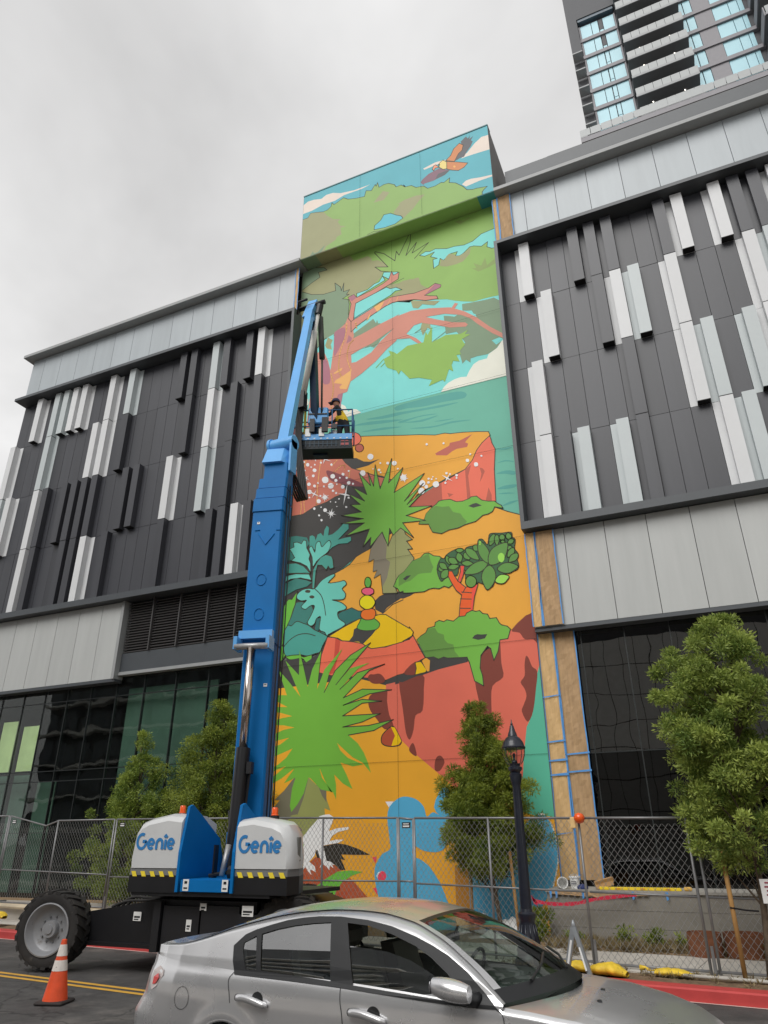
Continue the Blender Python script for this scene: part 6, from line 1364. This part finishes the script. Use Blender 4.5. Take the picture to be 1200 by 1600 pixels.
def fence_panel(s0, s1, d, tops, base, mid, label, posts=(), tagz=None, lean=0, ends=(True, True)):
    zt = lambda s: float(np.interp(s, [p[0] for p in tops], [p[1] for p in tops]))
    root = thing('chain_link_panel', tuple(st((s0+s1)/2, d, base)), label, 'fence panel', 'temporary chain link fence panels')
    r = .019
    top_ = [st(s, d, z) for s, z in tops]
    build(MB().tube(top_, r, 8), 'top_rail', tube_m, root, smooth=True)
    build(MB().tube([st(s0, d, base+.06), st(s1, d, base+.06)], r, 8), 'bottom_rail', tube_m, root, smooth=True)
    build(MB().tube([st(s0, d, mid[0]), st(s1, d, mid[1])], r*.8, 8), 'mid_rail', tube_m, root, smooth=True)
    for s in tuple(e for e, k in zip((s0, s1), ends) if k)+tuple(posts): build(MB().tube([st(s, d, base-.02), st(s+lean*.3, d, zt(s))], r*1.1, 8), 'post', tube_m, root, smooth=True)
    build(wires(s0, s1, lambda s: base+.06, zt, d), 'wire_mesh', wire_m, root, kind='stuff', recalc=False)
    if tagz is not None:
        s = tagz
        tg = build(MB().add([st(s, d-.03, zt(s)-.07), st(s+.19, d-.03, zt(s)-.07), st(s+.18, d-.03, zt(s)-.17), st(s+.01, d-.03, zt(s)-.17)], [(3, 2, 1, 0)]), 'maker_tag', mat('tag_dark', (40, 40, 44), .5), root)
        build(MB().add([st(s+.03, d-.034, zt(s)-.09), st(s+.15, d-.034, zt(s)-.09), st(s+.15, d-.034, zt(s)-.105), st(s+.03, d-.034, zt(s)-.105), st(s+.02, d-.034, zt(s)-.125), st(s+.16, d-.034, zt(s)-.125), st(s+.155, d-.034, zt(s)-.15), st(s+.03, d-.034, zt(s)-.15)], [(3, 2, 1, 0), (7, 6, 5, 4)]), 'tag_print', white_m, tg)
    return root
fence_panel(-21.0, -17.62, 1.2, [(-21, 2.62), (-17.62, 2.57)], .56, (1.32, 1.31), 'leftmost chain link panel, cut off by the left picture edge')
fence_panel(-17.55, -13.52, 1.2, [(-17.55, 2.57), (-16.04, 2.31), (-15.58, 2.42), (-13.52, 2.41)], .52, (1.31, 1.24), 'chain link panel with a dented sagging top rail, left of the lift wheel', posts=(-15.58,), tagz=-17.42)
fence_panel(-13.44, -9.5, 1.2, [(-13.44, 2.41), (-9.5, 2.36)], .42, (1.2, 1.2), 'chain link panel standing behind the lift, mostly hidden by its white hoods', posts=(-11.5,), tagz=-13.3)
fence_panel(-9.4, -5.82, 1.2, [(-9.4, 2.36), (-5.82, 2.29)], .16, (1.2, 1.24), 'chain link panel before the painted white bird, right of the lift hood', posts=(-7.5,))
fence_panel(-5.80, -5.50, 1.22, [(-5.80, 2.29), (-5.50, 2.26)], .16, (1.24, 1.24), 'narrow chain link strip with a dark tag before the blue painted figure', tagz=-5.72)
fence_panel(-5.46, -2.40, 1.2, [(-5.46, 2.28), (-2.40, 2.22)], .15, (1.21, 1.15), 'chain link panel in front of the small tree and the street lamp', posts=(-4.0,))
fence_panel(-2.345, -.74, 1.2, [(-2.345, 2.22), (-.74, 2.19)], .13, (1.15, 1.12), 'chain link panel in front of the grey wall, right of the orange ball', ends=(False, True))
fence_panel(-.62, 3.0, 1.2, [(-.62, 2.19), (3.0, 2.15)], .13, (1.12, 1.08), 'chain link panel crossing the big tree at the right edge', posts=(1.2,))
# clamps and stands
for s in (-17.58, -13.48, -9.45, -2.36, -.68):
    f = thing('fence_stand', tuple(st(s, 1.2, .15)), 'flat steel foot under the fence joint by %s' % {-17.58: 'the leftmost post', -13.48: 'the lift wheel', -9.45: 'the lift hood', -2.36: 'the yellow sandbags', -.68: 'the paired thin posts'}[s], 'fence foot', 'steel feet under the fence')
    a = st(s-.05, .85, .15+rise(s)); b = st(s+.05, 1.55, .15+rise(s))
    build(MB().tube([st(s, .85, .165+rise(s)), st(s, 1.55, .165+rise(s))], .02, 6), 'foot_bar', tube_m, f); build(MB().tube([st(s, 1.2, .17+rise(s)), st(s, 1.2, .5+rise(s))], .024, 8), 'foot_socket', tube_m, f)

# ------------------------------------------------------------------ street lamp
lp = thing('street_lamp', (-3.2, 12.74, .15), 'black Victorian style street lamp with a glass lantern in front of the small tree', 'street lamp')
lx, ly = -3.215, 12.74
build(MB().lathe([(.0, .12), (.24, .12), (.24, .2), (.20, .24), (.185, .30), (.20, .33), (.175, .40), (.125, .68), (.12, .74), (.14, .78), (.14, .83), (.10, .86), (.092, .90)], c=(lx, ly, 0), n=24), 'base', black_iron, lp, smooth=35)
fl = MB()
for k in range(12):
    a = 2*math.pi*k/12; fl.tube([(lx+.172*math.cos(a), ly+.172*math.sin(a), .40), (lx+.126*math.cos(a), ly+.126*math.sin(a), .68)], .016, 6)
build(fl, 'base_flute', black_iron, lp, smooth=True)
build(MB().lathe([(.092, .88), (.085, 1.6), (.075, 2.4), (.07, 2.72), (.075, 2.76), (.10, 2.86), (.105, 2.93), (.08, 2.95), (.09, 2.97), (.12, 3.0), (.12, 3.04), (.09, 3.06), (.095, 3.10), (0, 3.10)], c=(lx, ly, 0), n=20), 'post', black_iron, lp, smooth=35)
lantern = glass('lantern_glass', (.92, .94, .95), .02, 0, 1, 1.35)
build(MB().lathe([(.10, 3.08), (.15, 3.14), (.185, 3.24), (.192, 3.345)], c=(lx, ly, 0), n=24), 'globe', lantern, lp, smooth=True)
build(MB().lathe([(.205, 3.345), (.21, 3.37), (.19, 3.40), (.175, 3.455), (.13, 3.52), (.085, 3.555), (.075, 3.60), (.05, 3.66), (.035, 3.73), (.02, 3.75), (.022, 3.77), (.012, 3.79), (.006, 3.84), (0, 3.85)], c=(lx, ly, 0), n=24).lathe([(.205, 3.345), (0, 3.345)], c=(lx, ly, 0), n=24), 'canopy', black_iron, lp, smooth=30)
cg = MB()
for k in range(6):
    a = 2*math.pi*k/6; cg.tube([(lx+r*math.cos(a), ly+r*math.sin(a), z) for r, z in ((.105, 3.08), (.153, 3.14), (.188, 3.24), (.195, 3.345))], .007, 5)
build(cg, 'globe_rib', black_iron, lp); build(MB().lathe([(0, 3.1), (.05, 3.1), (.05, 3.14), (.022, 3.16), (.022, 3.22), (.03, 3.25), (0, 3.28)], c=(lx, ly, 0), n=12), 'lamp_holder', black_iron, lp, smooth=True)

# ------------------------------------------------------------------ trees
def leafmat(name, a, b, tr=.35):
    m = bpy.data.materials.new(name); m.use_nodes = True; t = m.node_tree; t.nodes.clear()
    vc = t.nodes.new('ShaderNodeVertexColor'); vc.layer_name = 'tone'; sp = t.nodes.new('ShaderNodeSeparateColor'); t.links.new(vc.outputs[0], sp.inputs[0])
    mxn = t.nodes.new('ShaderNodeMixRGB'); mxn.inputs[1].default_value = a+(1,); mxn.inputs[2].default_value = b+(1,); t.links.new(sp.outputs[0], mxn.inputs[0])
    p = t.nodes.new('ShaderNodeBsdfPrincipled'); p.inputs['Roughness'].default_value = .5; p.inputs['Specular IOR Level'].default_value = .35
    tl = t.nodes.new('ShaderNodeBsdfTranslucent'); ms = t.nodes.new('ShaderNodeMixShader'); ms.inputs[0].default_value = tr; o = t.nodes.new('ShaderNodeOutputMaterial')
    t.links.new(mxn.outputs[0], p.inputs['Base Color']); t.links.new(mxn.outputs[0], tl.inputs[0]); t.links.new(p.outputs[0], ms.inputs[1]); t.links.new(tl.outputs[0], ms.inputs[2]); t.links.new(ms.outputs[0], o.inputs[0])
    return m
def leaves(centres, rads, n, ln, wd, tone, up=.35, rng=RNG):
    "n narrow leaves round each clump centre -> verts, faces, tone"
    C = np.repeat(np.array(centres), n, axis=0); Rr = np.repeat(np.array(rads), n); T = np.repeat(np.array(tone), n)
    N_ = len(C); d = rng.normal(size=(N_, 3)); d[:, 2] += up; d /= np.linalg.norm(d, axis=1)[:, None]
    u = rng.random(N_)**.5
    p = C+d*(Rr*u)[:, None]*np.array([1, 1, .85])
    ax = d+rng.normal(size=(N_, 3))*.55; ax /= np.linalg.norm(ax, axis=1)[:, None]
    sd_ = np.cross(ax, rng.normal(size=(N_, 3))); sd_ /= np.linalg.norm(sd_, axis=1)[:, None]
    l = (ln*(.6+.8*rng.random(N_)))[:, None]; w_ = (wd*(.7+.6*rng.random(N_)))[:, None]
    V = np.stack([p-ax*l*.1, p+ax*l*.45+sd_*w_, p+ax*l, p+ax*l*.45-sd_*w_], axis=1).reshape(-1, 3)
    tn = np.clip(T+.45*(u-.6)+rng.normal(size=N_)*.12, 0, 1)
    return V, tn
def leafmesh(name, V, tn, m, parent, org):
    n = len(V)//4; me = bpy.data.meshes.new(name); me.vertices.add(len(V)); me.vertices.foreach_set('co', (V-np.array(org)).astype(np.float32).ravel())
    me.loops.add(n*4); me.loops.foreach_set('vertex_index', np.arange(n*4, dtype=np.int32)); me.polygons.add(n); me.polygons.foreach_set('loop_start', np.arange(0, n*4, 4, dtype=np.int32)); me.polygons.foreach_set('loop_total', np.full(n, 4, np.int32))
    me.update(calc_edges=True)
    at_ = me.color_attributes.new('tone', 'FLOAT_COLOR', 'CORNER'); c = np.ones((n*4, 4), np.float32); c[:, :3] = np.repeat(tn, 4)[:, None]; at_.data.foreach_set('color', c.ravel())
    me.materials.append(m); o = bpy.data.objects.new(name, me); COL.objects.link(o)
    if parent is not None: o.parent = parent
    else: o.location = org
    return o
def tree(base, prof, ncl, nleaf, m, label, ln=.13, wd=.015, lean=(0, 0), clump=(.15, .26), seed=1, hollow=.35, trunk_r=.05, zt=None, tops=None, gap=1.15, cat='tree', grp='young street trees'):
    rng = np.random.default_rng(seed); root = thing('street_tree', base, label, cat, grp)
    z0, z1 = prof[0][0], prof[-1][0]; zs = np.array([p[0] for p in prof]); rs = np.array([p[1] for p in prof]); ox = np.array([p[2] if len(p) > 2 else 0 for p in prof])
    cen = []; rad = []; tone = []
    while len(cen) < ncl:
        z = z0+(z1-z0)*rng.random(); r = np.interp(z, zs, rs)
        if rng.random() > (r/rs.max())**1.3+.08: continue
        a = rng.random()*2*math.pi
        q = 1+.24*math.sin(3*a+z*2.6+seed)+.20*math.sin(5*a-z*4.7+seed*2)+(.22 if rng.random() < .08 else 0)
        if math.sin(4.1*a+z*5.3+seed)+math.sin(2.3*a-z*7.1) > gap: continue
        rr = r*q*(hollow+(1-hollow)*rng.random()**.6)
        cen.append((base[0]+np.interp(z, zs, ox)+rr*math.cos(a), base[1]+rr*math.sin(a)*.9, z+rng.normal()*.05)); rad.append(rng.uniform(*clump)*(.75+.25*min(1, r))); tone.append(np.clip(rng.normal(.42, .22), 0, 1))
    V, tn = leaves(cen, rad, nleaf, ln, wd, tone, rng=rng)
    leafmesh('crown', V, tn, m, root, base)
    tb = MB(); top_ = (base[0]+np.interp(z1, zs, ox), base[1], z1-.25)
    P = [Vector((base[0]+(top_[0]-base[0])*t+.04*math.sin(t*7+seed), base[1]+.03*math.sin(t*5+seed), base[2]+(top_[2]-base[2])*t)) for t in np.linspace(0, 1, 12)]
    tb.tube(P, list(np.linspace(trunk_r, .012, 12)), 8)
    for i in rng.choice(len(cen), min(70, len(cen)), replace=False):
        c = Vector(cen[i]); t = min(max((c.z-.35-base[2])/(top_[2]-base[2]), .08), .95); q = P[int(t*11)]
        mid = q.lerp(c, .55)+Vector((0, 0, .06)); tb.tube([q, mid, c], [.016, .010, .004], 5, cap=False)
    build(tb, 'trunk', bark, root, smooth=True)
    return root
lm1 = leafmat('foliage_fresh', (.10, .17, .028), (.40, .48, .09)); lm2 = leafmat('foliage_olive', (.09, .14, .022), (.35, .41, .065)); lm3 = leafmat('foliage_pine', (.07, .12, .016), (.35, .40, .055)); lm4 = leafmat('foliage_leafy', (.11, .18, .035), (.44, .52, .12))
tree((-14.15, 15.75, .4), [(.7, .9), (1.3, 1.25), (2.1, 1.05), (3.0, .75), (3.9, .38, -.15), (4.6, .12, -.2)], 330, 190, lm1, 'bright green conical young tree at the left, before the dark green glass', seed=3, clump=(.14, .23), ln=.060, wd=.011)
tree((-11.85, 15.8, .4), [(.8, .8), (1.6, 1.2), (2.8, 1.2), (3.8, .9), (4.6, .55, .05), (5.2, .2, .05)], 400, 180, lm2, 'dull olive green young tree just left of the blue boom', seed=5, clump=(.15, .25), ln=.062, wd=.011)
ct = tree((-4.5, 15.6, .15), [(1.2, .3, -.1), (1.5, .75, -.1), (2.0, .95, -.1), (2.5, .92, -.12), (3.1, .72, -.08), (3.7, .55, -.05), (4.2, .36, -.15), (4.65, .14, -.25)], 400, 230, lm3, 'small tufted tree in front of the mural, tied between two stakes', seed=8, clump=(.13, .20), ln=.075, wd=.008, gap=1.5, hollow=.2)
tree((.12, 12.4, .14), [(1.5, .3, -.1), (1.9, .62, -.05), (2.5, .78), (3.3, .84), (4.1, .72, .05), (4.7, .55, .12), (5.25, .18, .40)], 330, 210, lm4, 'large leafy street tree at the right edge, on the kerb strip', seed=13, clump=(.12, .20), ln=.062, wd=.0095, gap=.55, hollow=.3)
def stake(x0, y0, x1, y1, h, label):
    s = thing('tree_stake', (x0, y0, .14), label, 'stake', 'wooden tree stakes')
    build(MB().tube([(x0, y0, .1), (x1, y1, h)], .032, 10), 'pole', wood_post, s, smooth=True); return s
stake(-5.15, 15.9, -5.12, 15.9, 1.9, 'thin wooden stake left of the small tree trunk'); stake(-4.02, 15.3, -4.12, 15.35, 1.7, 'thin wooden stake right of the small tree trunk, behind the lamp')
s_ = stake(-.17, 12.3, -.17, 12.3, 1.75, 'tan lodgepole stake under the large street tree')
tie = thing('tree_tie', (-.02, 12.33, 1.1), 'black rubber tie from the tan stake to the large tree trunk', 'tie')
build(MB().tube([(-.2, 12.27, 1.02), (.0, 12.30, .99), (.16, 12.34, .98)], .012, 6), 'strap', mach_black, tie)
tie2 = thing('tree_tie', (-4.5, 15.5, 1.2), 'black rubber tie across the small tree between its two stakes', 'tie')
build(MB().tube([(-5.15, 15.86, 1.3), (-4.5, 15.53, 1.26), (-4.1, 15.3, 1.25)], .012, 6), 'strap', mach_black, tie2)
# a second leader on the big tree is part of its ragged top; the next tree of the row follows
# second crown of the same row, beyond the right picture edge
tree((2.3, 12.25, .14), [(1.6, .4), (2.2, .95), (3.2, 1.05), (4.3, .8), (5.2, .25)], 240, 90, lm4, 'neighbouring leafy street tree beyond the right picture edge', seed=21, clump=(.14, .22), ln=.095, wd=.013)

# ------------------------------------------------------------------ low wall, planters, planting
wl = thing('planter_wall', (0, 16, .15), 'long low grey concrete wall in front of the dark glass on the right', 'wall')
for k in range(3):
    z0 = .12+k*.29; build(MB().b2((-3.5, 15.6+(.004*(k % 2)), z0), (7.4, 16.85, z0+.285)), 'wall_course', block_m, wl)
build(MB().b2((-3.52, 15.56, .985), (7.4, 16.86, 1.03)), 'wall_coping', mat('coping_concrete', (160, 156, 148), .85, var=.1), wl)
lw_ = thing('low_planter', (-17, 15.5, .2), 'low pale concrete planter edge at the foot of the left glass wall', 'planter')
build(MB().b2((-24, 15.1, .1), (-10.9, 15.3, .56)), 'planter_edge', concrete, lw_); build(MB().b2((-24, 15.301, .1), (-10.9, 16.85, .5)), 'planter_fill', mulch, lw_)
def rustpot(x, y, r, h, label):
    t = thing('corten_planter', (x, y, .15), label, 'planter', 'rusty round planters on the sidewalk')
    build(MB().lathe([(0, .15), (r, .15), (r, .15+h), (r-.012, .15+h), (r-.012, .2+h*.7), (0, .2+h*.7)], c=(x, y, 0), n=32), 'shell', rust, t, smooth=40)
    return t
rustpot(-.72, 14.65, .27, .34, 'smaller rusty round planter, left of the pair on the sidewalk'); rustpot(-.1, 14.75, .33, .34, 'larger rusty round planter, right of the pair behind the tan stake')
def shrub(x, y, z, r, h, n, m, label, name='shrub', grp=None, nl=70, ln=.07, wd=.012, seed=1):
    rng = np.random.default_rng(seed); t = thing(name, (x, y, z), label, 'plant', grp)
    cen = [(x+rng.normal()*r*.5, y+rng.normal()*r*.4, z+h*rng.random()) for _ in range(n)]
    V, tn = leaves(cen, rng.uniform(.07, .13, n), nl, ln, wd, np.clip(rng.normal(.35, .2, n), 0, 1), rng=rng); leafmesh('foliage', V, tn, m, t, (x, y, z))
    sm = MB()
    for c in cen[:12]: sm.tube([(x, y, z), tuple(Vector((x, y, z)).lerp(Vector(c), .6)+Vector((0, 0, .03))), c], .006, 4, cap=False)
    build(sm, 'stem', bark, t); return t
shrub(-3.68, 15.35, .15, .22, .5, 26, lm2, 'dark green shrub at the left end of the grey wall', seed=4)
for i, (x, y, h, lb) in enumerate(((-2.95, 15.2, .16, 'tiny green weed in dry mulch, nearest the wall end'), (-2.05, 15.1, .25, 'green weed before the grey wall, behind the fence post'), (-1.55, 14.95, .28, 'broad leafed dark weed left of the rusty planters'), (-1.15, 15.2, .2, 'pale green weed close to the smaller rusty planter'))):
    shrub(x, y, .15, .16, h, 9, lm2, lb, 'weed', 'weeds before the grey wall', 40, .07, .014, seed=30+i)
shrub(.35, 14.5, .15, .15, .22, 9, lm1, 'green weed right of the larger rusty planter', 'weed', 'weeds before the grey wall', 40, .08, .014, seed=77)
# dry grass in the bed (uncountable)
dryg = leafmat('dry_grass', (.16, .12, .06), (.34, .27, .14), .2)
rng = np.random.default_rng(9); cen = []
for _ in range(520):
    X = rng.uniform(-3.4, 2.5); cen.append((X, rng.uniform(14.55-.11*X*0, 15.55), .16))
V, tn = leaves(cen, np.full(len(cen), .06), 26, .13, .006, rng.random(len(cen)), up=1.4, rng=rng); tag(leafmesh('dry_grass', V, tn, dryg, None, (0, 15, .15)), kind='stuff')
cen = [tuple(st(rng.uniform(-12, 4), rng.uniform(.35, .95), .15)) for _ in range(260)]
V, tn = leaves(cen, np.full(len(cen), .05), 16, .08, .005, rng.random(len(cen)), up=1.2, rng=rng); tag(leafmesh('dry_grass', V, tn, dryg, None, (0, 12, .15)), kind='stuff')
cen = [tuple(st(-3.0+rng.normal()*.08, 2.3+rng.normal()*.08, .16)) for _ in range(12)]
V, tn = leaves(cen, np.full(len(cen), .1), 30, .12, .005, rng.random(len(cen)), up=1.6, rng=rng); tag(leafmesh('dry_grass', V, tn, dryg, None, (-3, 13.8, .15)), kind='stuff')

# ------------------------------------------------------------------ site clutter
def sandbag(s, d, z, L_, w_, h, rot, label, seed):
    h *= .85; w_ *= 1.15
    rng = np.random.default_rng(seed); t = thing('sandbag', tuple(st(s, d, z)), label, 'sandbag', 'yellow sandbags holding the fence')
    rows = []; n = 18; c = st(s, d, z)
    for i in range(n+1):
        u = i/n; k = (math.sin(math.pi*min(max(u, .03), .97))**.45); row = []
        sag = 1-.14*math.exp(-((u-.45)/.16)**2)+.06*math.sin(u*11+seed)
        for j in range(15):
            a = 2*math.pi*j/14; x = (u-.5)*L_; y = math.cos(a)*w_/2*k*(1+.1*math.sin(u*17+seed)); zz_ = max(0, .5+.5*math.sin(a))*h*k*sag+rng.uniform(-.006, .006)
            q = Matrix.Rotation(rot, 3, 'Z') @ Vector((x, y, zz_)); row.append(c+q)
        rows.append(row)
    build(MB().grid(rows), 'bag', yel_m, t, smooth=True)
    e = c+Matrix.Rotation(rot, 3, 'Z') @ Vector((-L_/2+.02, 0, h*.3)); build(MB().tube([e, e+Matrix.Rotation(rot, 3, 'Z') @ Vector((-.06, .0, .05)), e+Matrix.Rotation(rot, 3, 'Z') @ Vector((-.13, .02, .03))], [.03, .015, .05], 8), 'tied_end', yel_m, t, smooth=True)
    return t
sandbag(-2.55, .62, .15, .62, .28, .17, R(-12), 'crumpled yellow sandbag behind the leaning frame, left of the fence post', 1); sandbag(-2.02, .5, .15, .58, .30, .20, R(-14), 'plump yellow sandbag at the foot of the fence post', 2)
sandbag(-1.22, .85, .15, .60, .26, .12, R(-5), 'flat yellow sandbag lying alone under the chain link panel', 3); sandbag(-16.4, .6, .3, .6, .3, .2, R(-10), 'yellow sandbag on the pavement at the left picture edge', 4)
pp = thing('steel_pipe', tuple(st(0, .62, .16)), 'thin pale pipe lying along the kerb strip at the right', 'pipe')
build(MB().tube([st(-1.6, .78, .18), st(3.5, .6, .18)], .022, 8), 'pipe', mat('pipe_white', (190, 186, 178), .6), pp, smooth=True)
ba = thing('folding_barricade', (-2.3, 11.72, .15), 'folded grey metal A frame barricade standing on the red kerb', 'barricade')
alu = mat('barricade_metal', (150, 154, 158), .4, metal=.3, var=.1)
def bar(a, b, w_, t_, m_, nm, par):
    a = Vector(a); b = Vector(b); d_ = (b-a).normalized(); sx = Vector((1, -.1, 0)); sx = (sx-d_*sx.dot(d_)).normalized(); sy = d_.cross(sx)
    vs = [p+sx*u*w_/2+sy*v*t_/2 for p in (a, b) for u, v in ((-1, -1), (1, -1), (1, 1), (-1, 1))]
    return build(MB().add(vs, [(0, 1, 2, 3), (7, 6, 5, 4), (0, 4, 5, 1), (1, 5, 6, 2), (2, 6, 7, 3), (3, 7, 4, 0)]), nm, m_, par)
bar((-2.47, 11.78, .15), (-2.30, 11.74, .76), .07, .05, alu, 'leg', ba); bar((-2.11, 11.68, .15), (-2.29, 11.73, .76), .06, .05, alu, 'leg', ba)
bar((-2.44, 11.745, .25), (-2.345, 11.725, .60), .028, .01, white_m, 'reflective_strip', ba); bar((-2.16, 11.64, .25), (-2.235, 11.69, .52), .022, .01, white_m, 'reflective_strip', ba)
build(MB().lathe([(0, .72), (.03, .72), (.03, .80), (.012, .85), (0, .85)], c=(-2.295, 11.735, 0), n=10), 'hinge', alu, ba, smooth=True)
hb = thing('orange_ball_light', tuple(st(-2.35, 1.12, 2.2)), 'round orange warning lamp hung on top of the fence post', 'warning lamp')
c = st(-2.36, 1.12, 2.215); build(MB().lathe([(.0, -.085), (.06, -.065), (.085, -.02), (.088, .02), (.06, .065), (0, .085)], c=tuple(c), n=18), 'lens', orange_l, hb, smooth=True)
build(MB().bbox(tuple(c+Vector((-.16, .02, -.15))), tuple(c+Vector((-.07, .06, .02))), .01), 'bracket', mat('beige_plastic', (226, 190, 130), .6), hb)
# ledge of the grey wall: buckets, box, tape, cap
bx = thing('cardboard_box', (-2.55, 16.0, 1.03), 'tilted brown cardboard box on the grey wall', 'box')
m = MB(); m.xf = Matrix.Translation((-2.44, 15.92, 1.14)) @ Matrix.Rotation(R(-14), 4, 'Y') @ Matrix.Rotation(R(12), 4, 'Z'); m.box((0, 0, 0), (.34, .24, .15)); m.box((.02, -.125, .02), (.35, .012, .10), Matrix.Rotation(R(35), 3, 'X')); build(m, 'carton', card_m, bx)
b1 = bucket('plastic_tub', (-3.02, 16.05, 1.03), .10, .20, white_m, 'upright white tub on the grey wall next to the box', 'tubs and pails on the wall'); build(MB().lathe([(0, 1.22), (.112, 1.22), (.112, 1.25), (0, 1.25)], c=(-3.02, 16.05, 0), n=18), 'lid', white_m, b1)
for k, (hh, cc) in enumerate(((.12, (60, 60, 66)), (.09, (120, 120, 126)))): build(MB().add([(-3.075+.1*i, 15.943-.004*k, 1.03+hh-.012*k) for i in (0, 1)]+[(-2.975, 15.943-.004*k, 1.03+hh+.012), (-3.075, 15.943-.004*k, 1.03+hh+.012)], [(0, 1, 2, 3)]), 'label_print', mat('print_%d' % k, cc, .6), b1)
tb2 = thing('overturned_tub', (-3.26, 15.95, 1.03), 'white tub lying on its side at the left end of the grey wall', 'tub')
m = MB(); m.xf = Matrix.Translation((-3.25, 15.9, 1.12)) @ Matrix.Rotation(R(80), 4, 'X') @ Matrix.Rotation(R(20), 4, 'Y'); m.lathe([(0, -.12), (.085, -.12), (.10, .10), (.11, .10), (.105, .12), (.095, .12), (.085, -.1), (0, -.1)], n=18); build(m, 'pail', white_m, tb2, smooth=40)
cpb = thing('blue_cap', (-2.86, 15.85, 1.03), 'crumpled navy cloth beside the white tub on the wall', 'cloth'); build(MB().lathe([(.10, 1.03), (.11, 1.07), (.08, 1.10), (.03, 1.12), (0, 1.115)], c=(-2.84, 15.85, 0), n=9), 'cloth', mat('navy_cloth', (44, 56, 104), .8, bump=.6), cpb, smooth=True)
lv = thing('spirit_level', (-1.7, 15.75, 1.03), 'long yellow level lying on top of the grey wall', 'level'); build(MB().bbox((-2.5, 15.70, 1.031), (-1.02, 15.76, 1.085), .008), 'bar', mat('level_yellow', (236, 204, 40), .5, var=.1, scale=6), lv)
for x in (-2.2, -1.75, -1.3): build(MB().b2((x, 15.696, 1.045), (x+.09, 15.699, 1.07)), 'vial', mat('vial_orange', (214, 150, 40), .4), lv)
rk = thing('sponge', (-.92, 15.78, 1.03), 'small tan sponge past the end of the yellow level', 'sponge'); build(MB().bbox((-.98, 15.72, 1.031), (-.84, 15.82, 1.10), .02), 'sponge', mat('sponge_tan', (226, 180, 90), .9, bump=.5), rk)
ks = thing('paper_scrap', (-2.4, 15.5, 1.0), 'torn brown paper and blue tape hanging over the wall edge', 'paper'); rows = [[(x, 15.555-.01*random.random(), 1.0-.015*k-.05*(1-abs((x+2.5)/.9))*k/3*random.uniform(.6, 1)) for x in np.linspace(-3.4, -1.6, 20)] for k in range(4)]; build(MB().grid(rows), 'sheet', paper_m, ks)
for x in (-3.44, -3.33, -2.82, -1.9, -1.3): build(MB().add([(x, 15.545, 1.02), (x+.05, 15.545, 1.02), (x+.045, 15.545, .90), (x+.01, 15.545, .88)], [(3, 2, 1, 0)]), 'tape_tab', tape_m, ks)
rb = thing('red_flagging_tape', (-3.0, 15.3, .85), 'red flagging tape strung sagging before the grey wall', 'tape')
P = smooth_pts([(-3.74, 15.3, .92), (-3.66, 15.3, .84), (-3.3, 15.3, .80), (-2.9, 15.3, .82), (-2.5, 15.35, .90), (-1.8, 15.4, .98)], 5, False); m = MB()
for i, (a, b) in enumerate(zip(P, P[1:])):
    h0 = .035*(.6+.4*abs(math.sin(i*.8))); h1 = .035*(.6+.4*abs(math.sin((i+1)*.8))); m.add([(a[0], a[1], a[2]-h0), (b[0], b[1], b[2]-h1), (b[0], b[1], b[2]+h1), (a[0], a[1], a[2]+h0)], [(0, 1, 2, 3)])
m.add([(-3.74, 15.3, .95), (-3.66, 15.28, .86), (-3.62, 15.3, .76), (-3.7, 15.3, .8)], [(0, 1, 2, 3)]); build(m, 'ribbon', mat('ribbon_red', (206, 40, 70), .5), rb)
# at the foot of the mural
for i, (x, y, lb) in enumerate(((-5.15, 16.3, 'white paint pail with a red mark at the foot of the mural'), (-5.5, 16.35, 'white paint pail farther left at the foot of the mural'))):
    b_ = bucket('paint_bucket', (x, y, .16), .16, .36, white_m, lb, 'paint pails at the foot of the mural')
    if i == 0: build(MB().b2((x-.05, y-.172, .24), (x+.07, y-.166, .32)), 'label_print', mat('print_red', (170, 60, 60), .6), b_)
sk = thing('plastic_sack', (-4.35, 16.0, .15), 'heap of white plastic sheeting on the ground before the blue paint', 'sheeting')
rng = np.random.default_rng(2); rows = []
for i in range(22):
    row = []
    for j in range(30):
        x = -4.95+1.15*j/29; y = 15.55+.7*i/21; k = math.sin(math.pi*j/29)*math.sin(math.pi*i/21); row.append((x, y, .16+k**.6*(.16+.16*math.exp(-((x+4.35)/.22)**2))+.035*math.sin(x*23+y*11)*k+rng.uniform(0, .03)*k))
    rows.append(row)
build(MB().grid(rows), 'sheet', mat('white_sheeting', (226, 226, 224), .5, var=.06), sk, smooth=50)
# sign post at the right edge
sg = thing('notice_sign', (.34, 12.35, .9), 'white notice with red print fixed to the large tree trunk at the right edge', 'sign')
build(MB().b2((.24, 12.28, 1.08), (.58, 12.29, 1.38)), 'board', white_m, sg)
m = MB()
for k, (a, b) in enumerate(((.30, .52), (.29, .54), (.31, .50), (.30, .53), (.31, .47))): m.b2((a, 12.276, 1.325-.05*k), (b, 12.279, 1.345-.05*k))
build(m, 'print', mat('print_maroon', (150, 60, 80), .6), sg)
# stacked timber on the pavement at the left
for i in range(4):
    a = st(-18.5+.1*i, 1.7+.22*i, .36); b = st(-13.0-.3*i, 1.7+.22*i, .33)
    t = thing('timber_plank', tuple(a), ['pale plank nearest the kerb at the left edge', 'second plank from the kerb at the left edge', 'third plank from the kerb at the left edge', 'plank farthest from the kerb at the left edge'][i], 'plank', 'planks lying on the left pavement')
    bar(tuple(a+Vector((0, 0, .1+.0*i))), tuple(b+Vector((0, 0, .1))), .14, .05, mat('plank_%d' % (i % 2), ((206, 190, 164), (176, 150, 120))[i % 2], .8, var=.15), 'board', t)
